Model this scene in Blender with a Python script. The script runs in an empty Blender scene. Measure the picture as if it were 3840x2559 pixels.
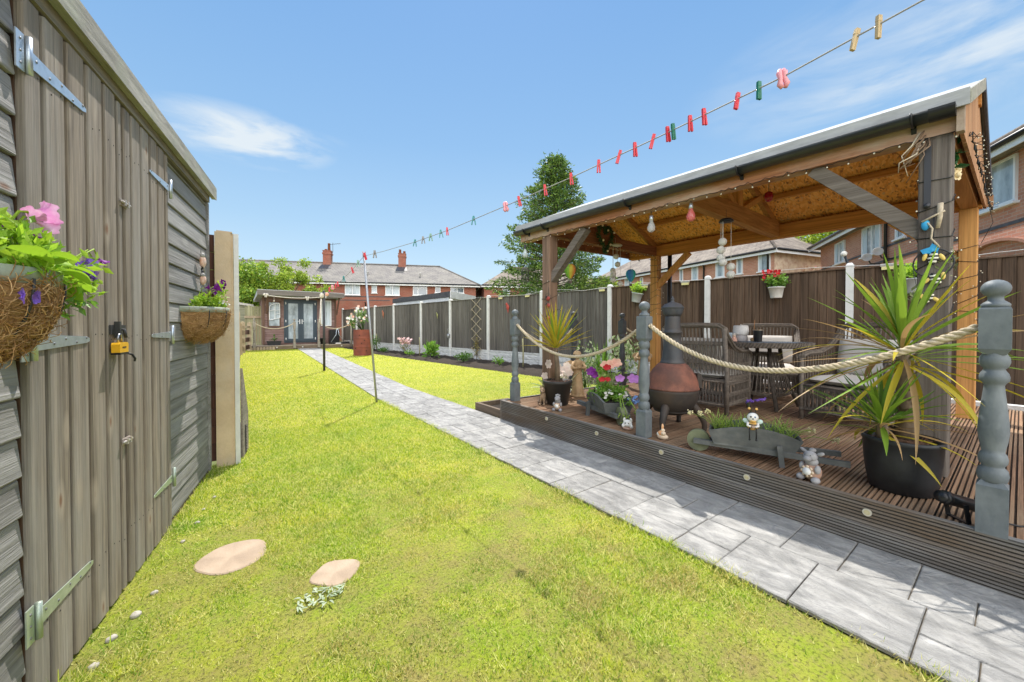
import bpy, math, random
import numpy as np
from mathutils import Vector, Matrix
R = math.radians; PI = math.pi
random.seed(7); rng = np.random.default_rng(11)
S = bpy.context.scene
C = S.collection
U = random.uniform

# ---------------------------------------------------------------- materials
def _nt(name):
    m = bpy.data.materials.new(name); m.use_nodes = True
    t = m.node_tree; b = t.nodes['Principled BSDF']
    return m, t, b
def N(t, typ, **kw):
    n = t.nodes.new(typ)
    for k, v in kw.items():
        if k in n.inputs: n.inputs[k].default_value = v
        else: setattr(n, k, v)
    return n
def L(t, a, ao, b, bi): t.links.new(a.outputs[ao], b.inputs[bi])
def mixc(t, fac, a, b, mode='MIX'):
    n = t.nodes.new('ShaderNodeMix'); n.data_type = 'RGBA'; n.blend_type = mode
    for i, v in ((0, fac), (6, a), (7, b)):
        if hasattr(v, 'links') or hasattr(v, 'is_linked'): t.links.new(v, n.inputs[i])
        elif i == 0: n.inputs[0].default_value = v
        else: n.inputs[i].default_value = (*v, 1) if len(v) == 3 else v
    return n.outputs[2]
def mapr(t, s, a, b, c=0., d=1.):
    n = t.nodes.new('ShaderNodeMapRange'); t.links.new(s, n.inputs[0])
    for i, v in enumerate((a, b, c, d)): n.inputs[i + 1].default_value = v
    return n.outputs[0]
def coord(t, sc=(1, 1, 1)):
    tc = t.nodes.new('ShaderNodeTexCoord'); mp = t.nodes.new('ShaderNodeMapping')
    mp.inputs['Scale'].default_value = sc; L(t, tc, 'Object', mp, 'Vector'); return mp.outputs[0]
def noise(t, vec, scale=1., det=5., rough=.6, dist=0.):
    n = N(t, 'ShaderNodeTexNoise', Scale=scale, Detail=det, Roughness=rough, Distortion=dist)
    t.links.new(vec, n.inputs['Vector']); return n.outputs[0]
def M(name, c1, c2=None, sc=8, st=(1, 1, 1), rough=.7, bump=0., bsc=None, isl=0., metal=0., lo=.35, hi=.65,
      c3=None, s3=1.5, a3=.6, st3=(1, 1, 1), knots=0., trans=0., spec=.4, coat=0., dist=0., isc=None, bd=.01):
    m, t, b = _nt(name)
    b.inputs['Roughness'].default_value = rough; b.inputs['Metallic'].default_value = metal
    b.inputs['Specular IOR Level'].default_value = spec; b.inputs['Coat Weight'].default_value = coat
    v = coord(t, st); nf = noise(t, v, sc, 6, .65, dist)
    col = None
    if c2: col = mixc(t, mapr(t, nf, lo, hi), c1, c2)
    else: col = mixc(t, 0., c1, c1)
    if c3:
        n3 = noise(t, coord(t, st3), s3, 4, .6)
        col = mixc(t, mapr(t, n3, .45, .7, 0, a3), col, c3)
    if knots:
        vo = N(t, 'ShaderNodeTexVoronoi', Scale=1.0); t.links.new(coord(t, (knots, knots, knots * .35) if st[2] < .5 else (knots, knots * .35, knots)), vo.inputs[0])
        col = mixc(t, mapr(t, vo.outputs[0], .05, .13, .75, 0), col, tuple(min(1, x * 1.55) for x in c1))
    if isl or isc:
        g = t.nodes.new('ShaderNodeNewGeometry')
        if isc: col = mixc(t, mapr(t, g.outputs['Random Per Island'], .3, .9, 0, 1), col, isc)
        if isl:
            sep = N(t, 'ShaderNodeTexWhiteNoise', noise_dimensions='1D'); t.links.new(g.outputs['Random Per Island'], sep.inputs['W'])
            k = mapr(t, sep.outputs[0], 0, 1, 1 - isl, 1 + isl)
            cc = t.nodes.new('ShaderNodeCombineColor')
            for i in range(3): t.links.new(k, cc.inputs[i])
            col = mixc(t, 1., col, cc.outputs[0], 'MULTIPLY')
    t.links.new(col, b.inputs['Base Color'])
    if bump:
        bn = noise(t, v, bsc, 6, .7, dist) if bsc else nf
        bp = N(t, 'ShaderNodeBump', Strength=bump, Distance=bd); t.links.new(bn, bp.inputs['Height']); L(t, bp, 0, b, 'Normal')
    if trans:
        tr = t.nodes.new('ShaderNodeBsdfTranslucent'); t.links.new(col, tr.inputs[0])
        mx = t.nodes.new('ShaderNodeMixShader'); mx.inputs[0].default_value = trans
        L(t, b, 0, mx, 1); L(t, tr, 0, mx, 2); L(t, mx, 0, t.nodes['Material Output'], 0)
    return m
def wood(name, c1, c2, ax='z', sc=40, bump=.35, isl=.12, rough=.8, c3=None, s3=1.5, a3=.6, st3=(1, 1, 1), knots=0., lo=.36, hi=.64):
    # grained timber: every board (island) gets its own grain offset and tone
    m, t, b = _nt(name); b.inputs['Roughness'].default_value = rough; b.inputs['Specular IOR Level'].default_value = .3
    i = 'xyz'.index(ax); st = [1, 1, 1]; st[i] = .045
    g = t.nodes.new('ShaderNodeNewGeometry'); off = N(t, 'ShaderNodeVectorMath', operation='SCALE', Scale=17.)
    wn = N(t, 'ShaderNodeTexWhiteNoise', noise_dimensions='1D'); t.links.new(g.outputs['Random Per Island'], wn.inputs['W']); L(t, wn, 1, off, 0)
    tc = t.nodes.new('ShaderNodeTexCoord'); ad = N(t, 'ShaderNodeVectorMath', operation='ADD'); L(t, tc, 'Object', ad, 0); L(t, off, 0, ad, 1)
    def mp(s_): n = t.nodes.new('ShaderNodeMapping'); n.inputs['Scale'].default_value = s_; L(t, ad, 0, n, 0); return n.outputs[0]
    n1 = noise(t, mp(st), sc, 6, .65, .5); st2 = list(st); st2[i] = .018; n2 = noise(t, mp(st2), sc * 3.2, 4, .7, .3)
    col = mixc(t, mapr(t, n1, lo, hi), c1, c2)
    col = mixc(t, mapr(t, n2, .46, .70, 0, .52), col, tuple(x * .42 for x in c2))
    col = mixc(t, mapr(t, n2, .30, .44, .35, 0), col, tuple(min(1, x * 1.35) for x in c1))
    if c3: col = mixc(t, mapr(t, noise(t, mp(st3), s3, 5, .65), .45, .68, 0, a3), col, c3)
    if knots:
        ks = [knots] * 3; ks[i] = knots * .38; vo = N(t, 'ShaderNodeTexVoronoi', Scale=1.); t.links.new(mp(ks), vo.inputs[0])
        col = mixc(t, mapr(t, vo.outputs[0], .11, .22, .55, 0), col, tuple(min(1, x * 1.25) for x in c1))
        col = mixc(t, mapr(t, vo.outputs[0], .03, .08, .85, 0), col, (c2[0] * 1.1, c2[1] * .62, c2[2] * .42))
    k = mapr(t, wn.outputs[0], 0, 1, 1 - isl, 1 + isl); cc = t.nodes.new('ShaderNodeCombineColor')
    for j in range(3): t.links.new(k, cc.inputs[j])
    col = mixc(t, 1., col, cc.outputs[0], 'MULTIPLY'); t.links.new(col, b.inputs['Base Color'])
    sm = N(t, 'ShaderNodeMath', operation='ADD'); t.links.new(n1, sm.inputs[0]); t.links.new(n2, sm.inputs[1])
    bp = N(t, 'ShaderNodeBump', Strength=bump, Distance=.008, invert=True); L(t, sm, 0, bp, 'Height'); L(t, bp, 0, b, 'Normal')
    return m
def glassmat(name, col=(.02, .03, .04), rough=.03):
    return M(name, col, rough=rough, spec=1., coat=.6)
def clearglass(name, col=(.9, .95, 1), alpha=.25):
    m, t, b = _nt(name)
    b.inputs['Base Color'].default_value = (*col, 1); b.inputs['Roughness'].default_value = .03
    b.inputs['Alpha'].default_value = alpha; b.inputs['Specular IOR Level'].default_value = 1
    return m
def leaf(name, a, bcol, tr=.3, isl=.25, rough=.5, **k): return M(name, a, None, isl=isl, isc=bcol, trans=tr, rough=rough, **k)
def brickmat(name, a, b_, mort, plane='xz', w=.225, h=.075, dirt=(.3, .2, .15)):
    m, t, b = _nt(name); b.inputs['Roughness'].default_value = .9
    tc = t.nodes.new('ShaderNodeTexCoord'); sp = t.nodes.new('ShaderNodeSeparateXYZ'); L(t, tc, 'Object', sp, 0)
    ad = N(t, 'ShaderNodeMath', operation='ADD'); L(t, sp, 0, ad, 0); L(t, sp, 1, ad, 1)
    cb = t.nodes.new('ShaderNodeCombineXYZ'); L(t, ad, 0, cb, 0); L(t, sp, 2, cb, 1)
    br = N(t, 'ShaderNodeTexBrick', Scale=1.); br.inputs['Brick Width'].default_value = w; br.inputs['Row Height'].default_value = h
    br.inputs['Mortar Size'].default_value = .007; br.inputs['Color1'].default_value = (*a, 1); br.inputs['Color2'].default_value = (*b_, 1); br.inputs['Mortar'].default_value = (*mort, 1)
    L(t, cb, 0, br, 0)
    n1 = noise(t, coord(t), 1.2, 5, .6)
    col = mixc(t, mapr(t, n1, .4, .75, 0, .5), br.outputs[0], dirt)
    n2 = noise(t, coord(t), 22, 3, .6)
    col = mixc(t, mapr(t, n2, .45, .7, 0, .35), col, tuple(x * .5 for x in a))
    t.links.new(col, b.inputs['Base Color'])
    bp = N(t, 'ShaderNodeBump', Strength=.5, Distance=.01, invert=True); L(t, br, 1, bp, 'Height'); L(t, bp, 0, b, 'Normal')
    return m
def tilemat(name, a, b_, w=.3, h=.12, moss=(.2, .19, .14)):
    m, t, b = _nt(name); b.inputs['Roughness'].default_value = .85
    tc = t.nodes.new('ShaderNodeTexCoord'); sp = t.nodes.new('ShaderNodeSeparateXYZ'); L(t, tc, 'Object', sp, 0)
    ad = N(t, 'ShaderNodeMath', operation='ADD'); L(t, sp, 0, ad, 0); ad.inputs[1].default_value = 0
    cb = t.nodes.new('ShaderNodeCombineXYZ'); L(t, ad, 0, cb, 0); L(t, sp, 2, cb, 1)
    br = N(t, 'ShaderNodeTexBrick', Scale=1.); br.inputs['Brick Width'].default_value = w; br.inputs['Row Height'].default_value = h
    br.inputs['Mortar Size'].default_value = .012; br.inputs['Color1'].default_value = (*a, 1); br.inputs['Color2'].default_value = (*b_, 1); br.inputs['Mortar'].default_value = (*[x * .35 for x in a], 1)
    L(t, cb, 0, br, 0)
    col = mixc(t, mapr(t, noise(t, coord(t, (1, 1, .35)), 1.3, 6, .7), .42, .7, 0, .7), br.outputs[0], moss)
    col = mixc(t, mapr(t, noise(t, coord(t), 9, 4, .7), .5, .75, 0, .5), col, tuple(x * .5 for x in a))
    t.links.new(col, b.inputs['Base Color'])
    bp = N(t, 'ShaderNodeBump', Strength=.7, Distance=.02, invert=True); L(t, br, 1, bp, 'Height'); L(t, bp, 0, b, 'Normal')
    return m

# ---------------------------------------------------------------- mesh helper
class MB:
    def __init__(s, o=(0, 0, 0)): s.v = []; s.f = []; s.m = []; s.s = []; s.o = Vector(o)
    def add(s, vs, fs, mi=0, sm=False):
        k = len(s.v); s.v += [tuple(p) for p in vs]
        for f in fs: s.f.append([i + k for i in f]); s.m.append(mi); s.s.append(sm)
        return s
    def box(s, x0, x1, y0, y1, z0, z1, mi=0):
        return s.add([(x0, y0, z0), (x1, y0, z0), (x1, y1, z0), (x0, y1, z0), (x0, y0, z1), (x1, y0, z1), (x1, y1, z1), (x0, y1, z1)],
                     [(0, 3, 2, 1), (4, 5, 6, 7), (0, 1, 5, 4), (1, 2, 6, 5), (2, 3, 7, 6), (3, 0, 4, 7)], mi)
    def slab(s, x0, x1, y0, y1, z0, z1, b=.006, mi=0):       # box whose top edge is chamfered
        V = []
        for (z, i) in ((z0, 0), (z1 - b, 0), (z1, b)): V += [(x0 + i, y0 + i, z), (x1 - i, y0 + i, z), (x1 - i, y1 - i, z), (x0 + i, y1 - i, z)]
        F = [(3, 2, 1, 0), (8, 9, 10, 11)]
        for w in (0, 4):
            for k in range(4): F.append((w + k, w + (k + 1) % 4, w + 4 + (k + 1) % 4, w + 4 + k))
        return s.add(V, F, mi)
    def prism(s, pts, axis, a, b, mi=0, sm=False):           # polygon extruded along an axis
        n = len(pts)
        def P(p, w): return {'x': (w, p[0], p[1]), 'y': (p[0], w, p[1]), 'z': (p[0], p[1], w)}[axis]
        V = [P(p, a) for p in pts] + [P(p, b) for p in pts]
        F = [tuple(range(n))[::-1], tuple(range(n, 2 * n))] + [(i, (i + 1) % n, n + (i + 1) % n, n + i) for i in range(n)]
        return s.add(V, F, mi, sm)
    def bar(s, p, q, w, h, mi=0, up=(0, 0, 1)):              # rectangular bar from p to q
        p, q = Vector(p), Vector(q); d = (q - p).normalized(); u = Vector(up)
        if abs(d.dot(u)) > .98: u = Vector((0, 1, 0))
        sx = d.cross(u).normalized(); sz = sx.cross(d)
        V = [c + sx * (i * w / 2) + sz * (j * h / 2) for c in (p, q) for (i, j) in ((-1, -1), (1, -1), (1, 1), (-1, 1))]
        return s.add(V, [(0, 3, 2, 1), (4, 5, 6, 7), (0, 1, 5, 4), (1, 2, 6, 5), (2, 3, 7, 6), (3, 0, 4, 7)], mi)
    def tube(s, pts, r, seg=6, mi=0, cap=True, sm=True):
        pts = [Vector(p) for p in pts]; n = len(pts); rs = r if isinstance(r, (list, tuple)) else [r] * n
        if len(rs) != n: q = len(rs); rs = [rs[min(int(i / (n - 1) * (q - 1)), q - 2)] * (1 - (i / (n - 1) * (q - 1) - min(int(i / (n - 1) * (q - 1)), q - 2))) + rs[min(int(i / (n - 1) * (q - 1)), q - 2) + 1] * (i / (n - 1) * (q - 1) - min(int(i / (n - 1) * (q - 1)), q - 2)) for i in range(n)]
        V = []; F = []; u = None
        for i, p in enumerate(pts):
            d = (pts[min(i + 1, n - 1)] - pts[max(i - 1, 0)])
            d = d.normalized() if d.length > 1e-9 else Vector((0, 0, 1))
            if u is None: u = d.orthogonal().normalized()
            else:
                u = u - d * u.dot(d); u = u.normalized() if u.length > 1e-6 else d.orthogonal().normalized()
            w = d.cross(u)
            for k in range(seg): V.append(p + (u * math.cos(2 * PI * k / seg) + w * math.sin(2 * PI * k / seg)) * rs[i])
        for i in range(n - 1):
            for k in range(seg): F.append((i * seg + k, i * seg + (k + 1) % seg, (i + 1) * seg + (k + 1) % seg, (i + 1) * seg + k))
        if cap: F.append(tuple(range(seg))[::-1]); F.append(tuple((n - 1) * seg + k for k in range(seg)))
        return s.add(V, F, mi, sm)
    def lathe(s, prof, c=(0, 0, 0), seg=20, mi=0, sm=True, sx=1., sy=1., wob=None):
        V = []; F = []; n = len(prof)
        for (r, z) in prof:
            for k in range(seg):
                a = 2 * PI * k / seg; rr = r * (wob(a, z) if wob else 1)
                V.append((c[0] + rr * sx * math.cos(a), c[1] + rr * sy * math.sin(a), c[2] + z))
        for i in range(n - 1):
            for k in range(seg): F.append((i * seg + k, i * seg + (k + 1) % seg, (i + 1) * seg + (k + 1) % seg, (i + 1) * seg + k))
        F.append(tuple(range(seg))[::-1]); F.append(tuple((n - 1) * seg + k for k in range(seg)))
        return s.add(V, F, mi, sm)
    def ell(s, c, r, mi=0, seg=12, rot=None):
        r = r if isinstance(r, (tuple, list)) else (r, r, r); n = max(5, seg // 2 + 1); V = []; F = []
        for i in range(n + 1):
            ph = PI * i / n - PI / 2
            for k in range(seg):
                a = 2 * PI * k / seg
                p = Vector((math.cos(ph) * math.cos(a) * r[0], math.cos(ph) * math.sin(a) * r[1], math.sin(ph) * r[2]))
                if rot: p.rotate(rot)
                V.append(p + Vector(c))
        for i in range(n):
            for k in range(seg): F.append((i * seg + k, i * seg + (k + 1) % seg, (i + 1) * seg + (k + 1) % seg, (i + 1) * seg + k))
        return s.add(V, F, mi, True)
    def blade(s, p, d, ln, w, droop=.5, seg=6, mi=0, fold=.25, tw=0., w0=.5, bend=0.):   # strap leaf that arches
        p = Vector(p); d = Vector(d).normalized(); V = []; F = []
        side = d.cross(Vector((0, 0, 1)))
        side = side.normalized() if side.length > .05 else Vector((1, 0, 0)); side.rotate(Matrix.Rotation(tw, 3, d))
        for i in range(seg + 1):
            t = i / seg; ww = w * (w0 + (1 - w0) * min(1, t * 3)) * (1 - max(0, (t - .45) / .55) ** 1.6) + .0008
            nrm = side.cross(d)
            V += [p - side * ww / 2 + nrm * ww * fold, p, p + side * ww / 2 + nrm * ww * fold]
            d = (d + Vector((0, 0, -1)) * (droop / seg) * (.4 + 1.2 * t)).normalized()
            if bend: d.rotate(Matrix.Rotation(bend / seg, 3, 'Z'))
            p = p + d * (ln / seg)
            s2 = side - d * side.dot(d); side = s2.normalized() if s2.length > 1e-4 else side
        for i in range(seg):
            a = 3 * i; F += [(a, a + 1, a + 4, a + 3), (a + 1, a + 2, a + 5, a + 4)]
        return s.add(V, F, mi, True)
    def leaves(s, pts, size, mi=0, up=.3, asp=.45, var=.4, out=None):
        for p in pts:
            d = Vector((U(-1, 1), U(-1, 1), U(-1, 1) + up))
            if out is not None: d += (Vector(p) - Vector(out)).normalized() * .9
            d = d.normalized() if d.length > .01 else Vector((0, 0, 1)); q = d.orthogonal().normalized(); q.rotate(Matrix.Rotation(U(0, 6.28), 3, d))
            l = size * U(1 - var, 1 + var); w = l * asp; p = Vector(p); n_ = d.cross(q)
            s.add([p, p + d * l * .5 + q * w * .5 + n_ * w * .12, p + d * l, p + d * l * .5 - q * w * .5 + n_ * w * .12], [(0, 1, 2, 3)], mi, False)
        return s
    def flower(s, c, nrm, r, mi=0, petals=5, depth=.5, cmi=None):
        n = Vector(nrm).normalized(); a = n.orthogonal().normalized(); b = n.cross(a); c = Vector(c); k = petals * 4; ro = U(0, 6)
        V = [c - n * r * depth]
        for i in range(k):
            t = 2 * PI * i / k; w = .86 + .16 * abs(math.cos(t * petals / 2))
            V.append(c + (a * math.cos(t + ro) + b * math.sin(t + ro)) * r * .45 - n * r * depth * .25)
        for i in range(k):
            t = 2 * PI * i / k; w = .8 + .25 * abs(math.cos(t * petals / 2))
            V.append(c + (a * math.cos(t + ro) + b * math.sin(t + ro)) * r * w + n * r * U(-.08, .12))
        F = [(0, 1 + i, 1 + (i + 1) % k) for i in range(k)] + [(1 + i, 1 + k + i, 1 + k + (i + 1) % k, 1 + (i + 1) % k) for i in range(k)]
        s.add(V, F, mi, True)
        if cmi is not None: s.ell(c - n * r * depth * .4, r * .2, cmi, 6)
        return s
    def mesh(s, name, mats):
        me = bpy.data.meshes.new(name); o = s.o
        me.from_pydata([(p[0] - o[0], p[1] - o[1], p[2] - o[2]) for p in s.v], [], s.f)
        for m in (mats if isinstance(mats, (list, tuple)) else [mats]): me.materials.append(m)
        me.polygons.foreach_set('material_index', s.m); me.polygons.foreach_set('use_smooth', s.s); me.update()
        return me
    def build(s, name, mats, parent=None):
        o = bpy.data.objects.new(name, s.mesh(name, mats)); C.objects.link(o)
        if parent is not None: o.parent = parent
        return o
def thing(name, label, cat, loc=(0, 0, 0), rz=0., group=None):
    o = bpy.data.objects.new(name, None); C.objects.link(o); o.empty_display_size = .1
    o.location = loc; o.rotation_euler = (0, 0, rz); o['label'] = label; o['category'] = cat
    if group: o['group'] = group
    return o
def tag(o, label, cat, group=None, loc=None):
    o['label'] = label; o['category'] = cat
    if group: o['group'] = group
    if loc is not None: o.location = loc
    return o
def struct(o, kind='structure'): o['kind'] = kind; return o
def copytree(o, parent=None):
    c = o.copy(); C.objects.link(c)
    if parent is not None: c.parent = parent
    for ch in list(o.children): copytree(ch, c)
    return c
def tribatch(name, V, k, mats, smooth=False):               # numpy mesh of n separate k-gons
    n = len(V) // k; me = bpy.data.meshes.new(name)
    me.vertices.add(len(V)); me.vertices.foreach_set('co', V.astype(np.float32).ravel())
    me.loops.add(len(V)); me.loops.foreach_set('vertex_index', np.arange(len(V), dtype=np.int32))
    me.polygons.add(n); me.polygons.foreach_set('loop_start', np.arange(0, n * k, k, dtype=np.int32))
    me.polygons.foreach_set('loop_total', np.full(n, k, dtype=np.int32))
    for m in (mats if isinstance(mats, (list, tuple)) else [mats]): me.materials.append(m)
    me.update(calc_edges=True); me.validate()
    return me
def npleaves(P, size, asp=.5, up=0., D=None, var=.35):       # quads at points P
    n = len(P); d = rng.normal(size=(n, 3)); d[:, 2] += up
    if D is not None: d = d * .55 + D
    d /= np.linalg.norm(d, axis=1)[:, None]
    q = np.cross(d, rng.normal(size=(n, 3))); q /= np.linalg.norm(q, axis=1)[:, None] + 1e-9
    l = size * rng.uniform(1 - var, 1 + var, (n, 1)); w = l * asp; nn = np.cross(d, q)
    V = np.stack([P, P + d * l * .5 + q * w * .5 + nn * w * .15, P + d * l, P + d * l * .5 - q * w * .5 + nn * w * .15], 1)
    return V.reshape(-1, 3)
def addnp(name, V, k, mats, parent=None, o=(0, 0, 0)):
    ob = bpy.data.objects.new(name, tribatch(name, V - np.array(o), k, mats)); C.objects.link(ob)
    if parent is not None: ob.parent = parent
    return ob

# ---------------------------------------------------------------- palette
shedv = wood('shed_door_wood', (.34, .28, .22), (.19, .155, .122), 'z', 34, .5, .12, c3=(.40, .385, .36), s3=3, a3=.55, st3=(1, 1, .2), knots=7)
shedh = wood('shed_cladding_wood', (.34, .325, .31), (.2, .19, .18), 'y', 30, .6, .12, c3=(.44, .43, .42), s3=2.2, a3=.5, st3=(1, .3, 1), knots=6)
shedtrim = wood('shed_trim_wood', (.36, .31, .25), (.22, .19, .155), 'y', 30, .4, .1)
shedfas = M('shed_fascia_wood', (.42, .40, .35), (.22, .21, .18), 26, (1, .12, 1), .85, .5, isl=.05, c3=(.3, .32, .24), s3=7)
groove = M('groove_brown', (.10, .05, .026), (.05, .028, .017), 20)
galv = M('galvanised_steel', (.62, .68, .74), (.5, .55, .6), 30, rough=.38, metal=.75, bump=.05)
galvg = M('galvanised_green', (.52, .58, .5), (.4, .48, .38), 20, rough=.45, metal=.6, bump=.05)
darkm = M('dark_metal', (.03, .03, .032), (.05, .05, .05), 20, rough=.5)
blackp = M('black_plastic', (.012, .012, .014), (.02, .02, .022), 12, rough=.35)
concrete = M('concrete_tan', (.68, .52, .34), (.54, .40, .25), 5, rough=.9, bump=.25, bsc=60, c3=(.58, .5, .40), s3=3)
whitec = M('white_painted_concrete', (.78, .77, .74), (.66, .65, .62), 9, rough=.85, bump=.15, bsc=50, c3=(.55, .55, .5), s3=4, a3=.35)
gravelw = M('white_gravel_board', (.70, .69, .67), (.5, .5, .48), 9, (1, 1, 2.2), .9, .9, bsc=16)
brownpanel = wood('red_brown_panel', (.16, .075, .05), (.09, .04, .03), 'z', 25, .3, .1)
fencegrey = wood('fence_grey_board', (.165, .15, .13), (.08, .07, .06), 'z', 26, .5, .38, c3=(.2, .185, .165), s3=5, a3=.5, st3=(1, 1, .12))
fencebrown = wood('fence_brown_board', (.14, .088, .055), (.06, .038, .023), 'z', 26, .5, .42, c3=(.15, .1, .068), s3=5, a3=.5, st3=(1, 1, .15))
deckw = wood('deck_board_wood', (.34, .20, .118), (.20, .115, .066), 'x', 30, .3, .16, c3=(.33, .25, .165), s3=1.6, a3=.5)
decks = M('deck_fascia_wood', (.27, .255, .235), (.14, .13, .118), 22, (1, .06, 1), .75, .4, isl=.1, c3=(.17, .115, .07), s3=2.5, a3=.85, st3=(1, .5, 2.5))
orangew = wood('gazebo_orange_wood', (.64, .30, .085), (.48, .2, .05), 'y', 18, .2, .08)
orangez = wood('gazebo_orange_post', (.68, .36, .12), (.52, .25, .08), 'z', 18, .2, .05, knots=3)
beamw = wood('gazebo_beam_wood', (.52, .235, .11), (.34, .14, .07), 'y', 16, .3, .06, c3=(.52, .40, .30), s3=3.2, a3=.9, st3=(1, .35, 1))
postw = wood('gazebo_weathered_post', (.20, .17, .145), (.12, .095, .08), 'z', 22, .5, .08, knots=3)
bracew = wood('gazebo_brace_wood', (.22, .185, .155), (.13, .105, .085), 'y', 22, .4, .08)
boardw = wood('gable_board_wood', (.52, .30, .16), (.36, .18, .09), 'z', 18, .2, .14)
felt = M('roof_felt_grey', (.42, .43, .43), (.34, .35, .35), 40, rough=.9, bump=.3, c3=(.6, .6, .6), s3=5)
slate = M('roof_slate_dark', (.05, .055, .075), (.08, .085, .1), 20, rough=.6)
newelp = M('blue_grey_paint', (.155, .175, .188), (.11, .128, .14), 14, (1, 1, .5), .55, .2, c3=(.25, .275, .28), s3=6, a3=.6, bsc=45)
newelold = M('weathered_newel', (.36, .31, .25), (.2, .18, .15), 25, (1, 1, .1), .85, .3)
ropem = M('rope_natural', (.62, .53, .38), (.46, .37, .25), 60, rough=.9, bump=.3, isl=.06)
terra = M('chiminea_rust', (.28, .11, .072), (.155, .065, .047), 6, rough=.75, bump=.3, bsc=70, lo=.42, hi=.6, c3=(.10, .055, .045), s3=4, a3=.75)
iron = M('chiminea_iron', (.065, .05, .04), (.035, .03, .028), 8, rough=.65, bump=.15, bsc=50, c3=(.12, .075, .045), s3=4)
irong = M('chiminea_grey', (.075, .08, .09), (.045, .047, .052), 8, (1, 1, .3), .55, .1, c3=(.1, .075, .06), s3=4)
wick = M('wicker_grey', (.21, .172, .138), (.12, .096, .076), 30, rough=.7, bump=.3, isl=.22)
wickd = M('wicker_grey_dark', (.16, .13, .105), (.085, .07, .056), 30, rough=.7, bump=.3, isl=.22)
cush = M('cushion_cream', (.72, .68, .63), (.66, .62, .57), 6, rough=.95, bump=.15, bsc=90)
stone = M('statue_sandstone', (.52, .36, .2), (.36, .23, .12), 9, rough=.9, bump=.35, bsc=30, c3=(.6, .46, .3), s3=6)
pebm = M('pebble_pale', (.58, .53, .45), (.45, .41, .35), 15, rough=.85, isl=.15)
ssm = M('stepping_stone', (.50, .385, .28), (.40, .295, .205), 6, rough=.92, bump=.3, bsc=60, c3=(.30, .23, .17), s3=9, a3=.5)
soil = M('soil_dark', (.05, .035, .024), (.025, .018, .013), 25, rough=1, bump=1., bsc=40)
bark = M('bark_chip_soil', (.20, .11, .07), (.07, .04, .028), 40, rough=1, bump=1.)
trunkm = M('trunk_bark', (.22, .16, .105), (.11, .08, .055), 18, (1, 1, .5), .9, .8)
coir = M('coir_fibre', (.46, .25, .10), (.26, .13, .05), 22, rough=1, bump=.9, isl=.3, isc=(.62, .40, .19))
white = M('white_upvc', (.80, .80, .80), rough=.35)
glass = glassmat('window_glass', (.12, .15, .18))
glassb = M('painted_reflection_glass', (.50, .57, .62), (.16, .19, .2), 2.2, (1, 1, .45), rough=.08, spec=.8)  # pale and dark patches are reflections painted into the glass colour
curt = M('pale_curtain', (.62, .68, .72), (.5, .56, .6), 6, (6, 6, .3), .8)
brick = brickmat('red_brick', (.36, .105, .06), (.27, .07, .042), (.32, .22, .17))
brickp = brickmat('pale_red_brick', (.60, .27, .175), (.48, .19, .12), (.52, .40, .32), dirt=(.55, .34, .23))
render = M('old_render', (.72, .58, .42), (.58, .44, .32), 3, rough=.95, bump=.3, bsc=30, c3=(.4, .2, .14), s3=4, a3=.7)
tileg = tilemat('roof_tile_grey', (.22, .20, .185), (.165, .15, .14), moss=(.30, .275, .23))
tileb = tilemat('roof_tile_brown', (.21, .165, .13), (.145, .112, .09), .24, .13, moss=(.38, .32, .25))
leadm = M('lead_flashing', (.09, .09, .1), (.05, .05, .055), 8, rough=.5)
pinkf = M('petal_pink', (.80, .28, .62), (.86, .55, .78), 30, rough=.6, trans=.35)
purf = M('petal_purple', (.14, .01, .17), (.22, .02, .28), 20, rough=.6, trans=.2)
violf = M('petal_violet', (.30, .16, .62), (.2, .1, .5), 30, rough=.6, trans=.2)
lilacf = M('petal_lilac', (.62, .25, .75), (.75, .35, .85), 20, rough=.6, trans=.3)
redf = M('petal_red', (.62, .02, .025), (.45, .01, .02), 20, rough=.6, trans=.2, isl=.2)
peachf = M('petal_peach', (.85, .45, .35), (.9, .6, .45), 20, rough=.6, trans=.3)
whitef = M('petal_white', (.82, .8, .74), rough=.6, trans=.3, isl=.05)
bluef = M('petal_blue', (.25, .42, .8), rough=.6, trans=.2)
lime = leaf('leaf_lime', (.42, .60, .05), (.24, .44, .04), .4)
green = leaf('leaf_green', (.13, .28, .035), (.22, .38, .05))
greend = leaf('leaf_dark_green', (.05, .13, .02), (.1, .2, .03))
varieg = leaf('leaf_variegated', (.55, .6, .38), (.12, .24, .05))
conif = leaf('conifer_foliage', (.075, .15, .035), (.22, .33, .05), .3, .4)
treel = leaf('tree_foliage_light', (.22, .34, .035), (.44, .53, .06), .35, .35)
treed = leaf('tree_foliage', (.15, .28, .03), (.38, .48, .05), .3, .4)
yucg = leaf('cordyline_green', (.20, .36, .04), (.34, .50, .05), .3, .2)
yucy = leaf('cordyline_yellow', (.68, .46, .03), (.58, .56, .05), .35, .2)
yucb = leaf('cordyline_brown', (.46, .26, .10), (.6, .42, .2), .25, .25)
grassy = leaf('planter_grass', (.24, .38, .06), (.42, .52, .12), .3, .25)

def sticks(mb, c, n, h, sp, r=.003, mi=0):
    for _ in range(n):
        a = U(0, 6.28); mb.tube([c, (c[0] + math.cos(a) * sp * U(.2, 1), c[1] + math.sin(a) * sp * U(.2, 1), c[2] + h * U(.6, 1))], [r, r * .4], 4, mi)
def cloud(c, r, n, shell=.5):
    o = []
    for _ in range(n):
        d = Vector((random.gauss(0, 1), random.gauss(0, 1), random.gauss(0, 1))).normalized() * (shell + (1 - shell) * U(0, 1))
        o.append((c[0] + d.x * r[0], c[1] + d.y * r[1], c[2] + d.z * r[2]))
    return o

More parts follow.
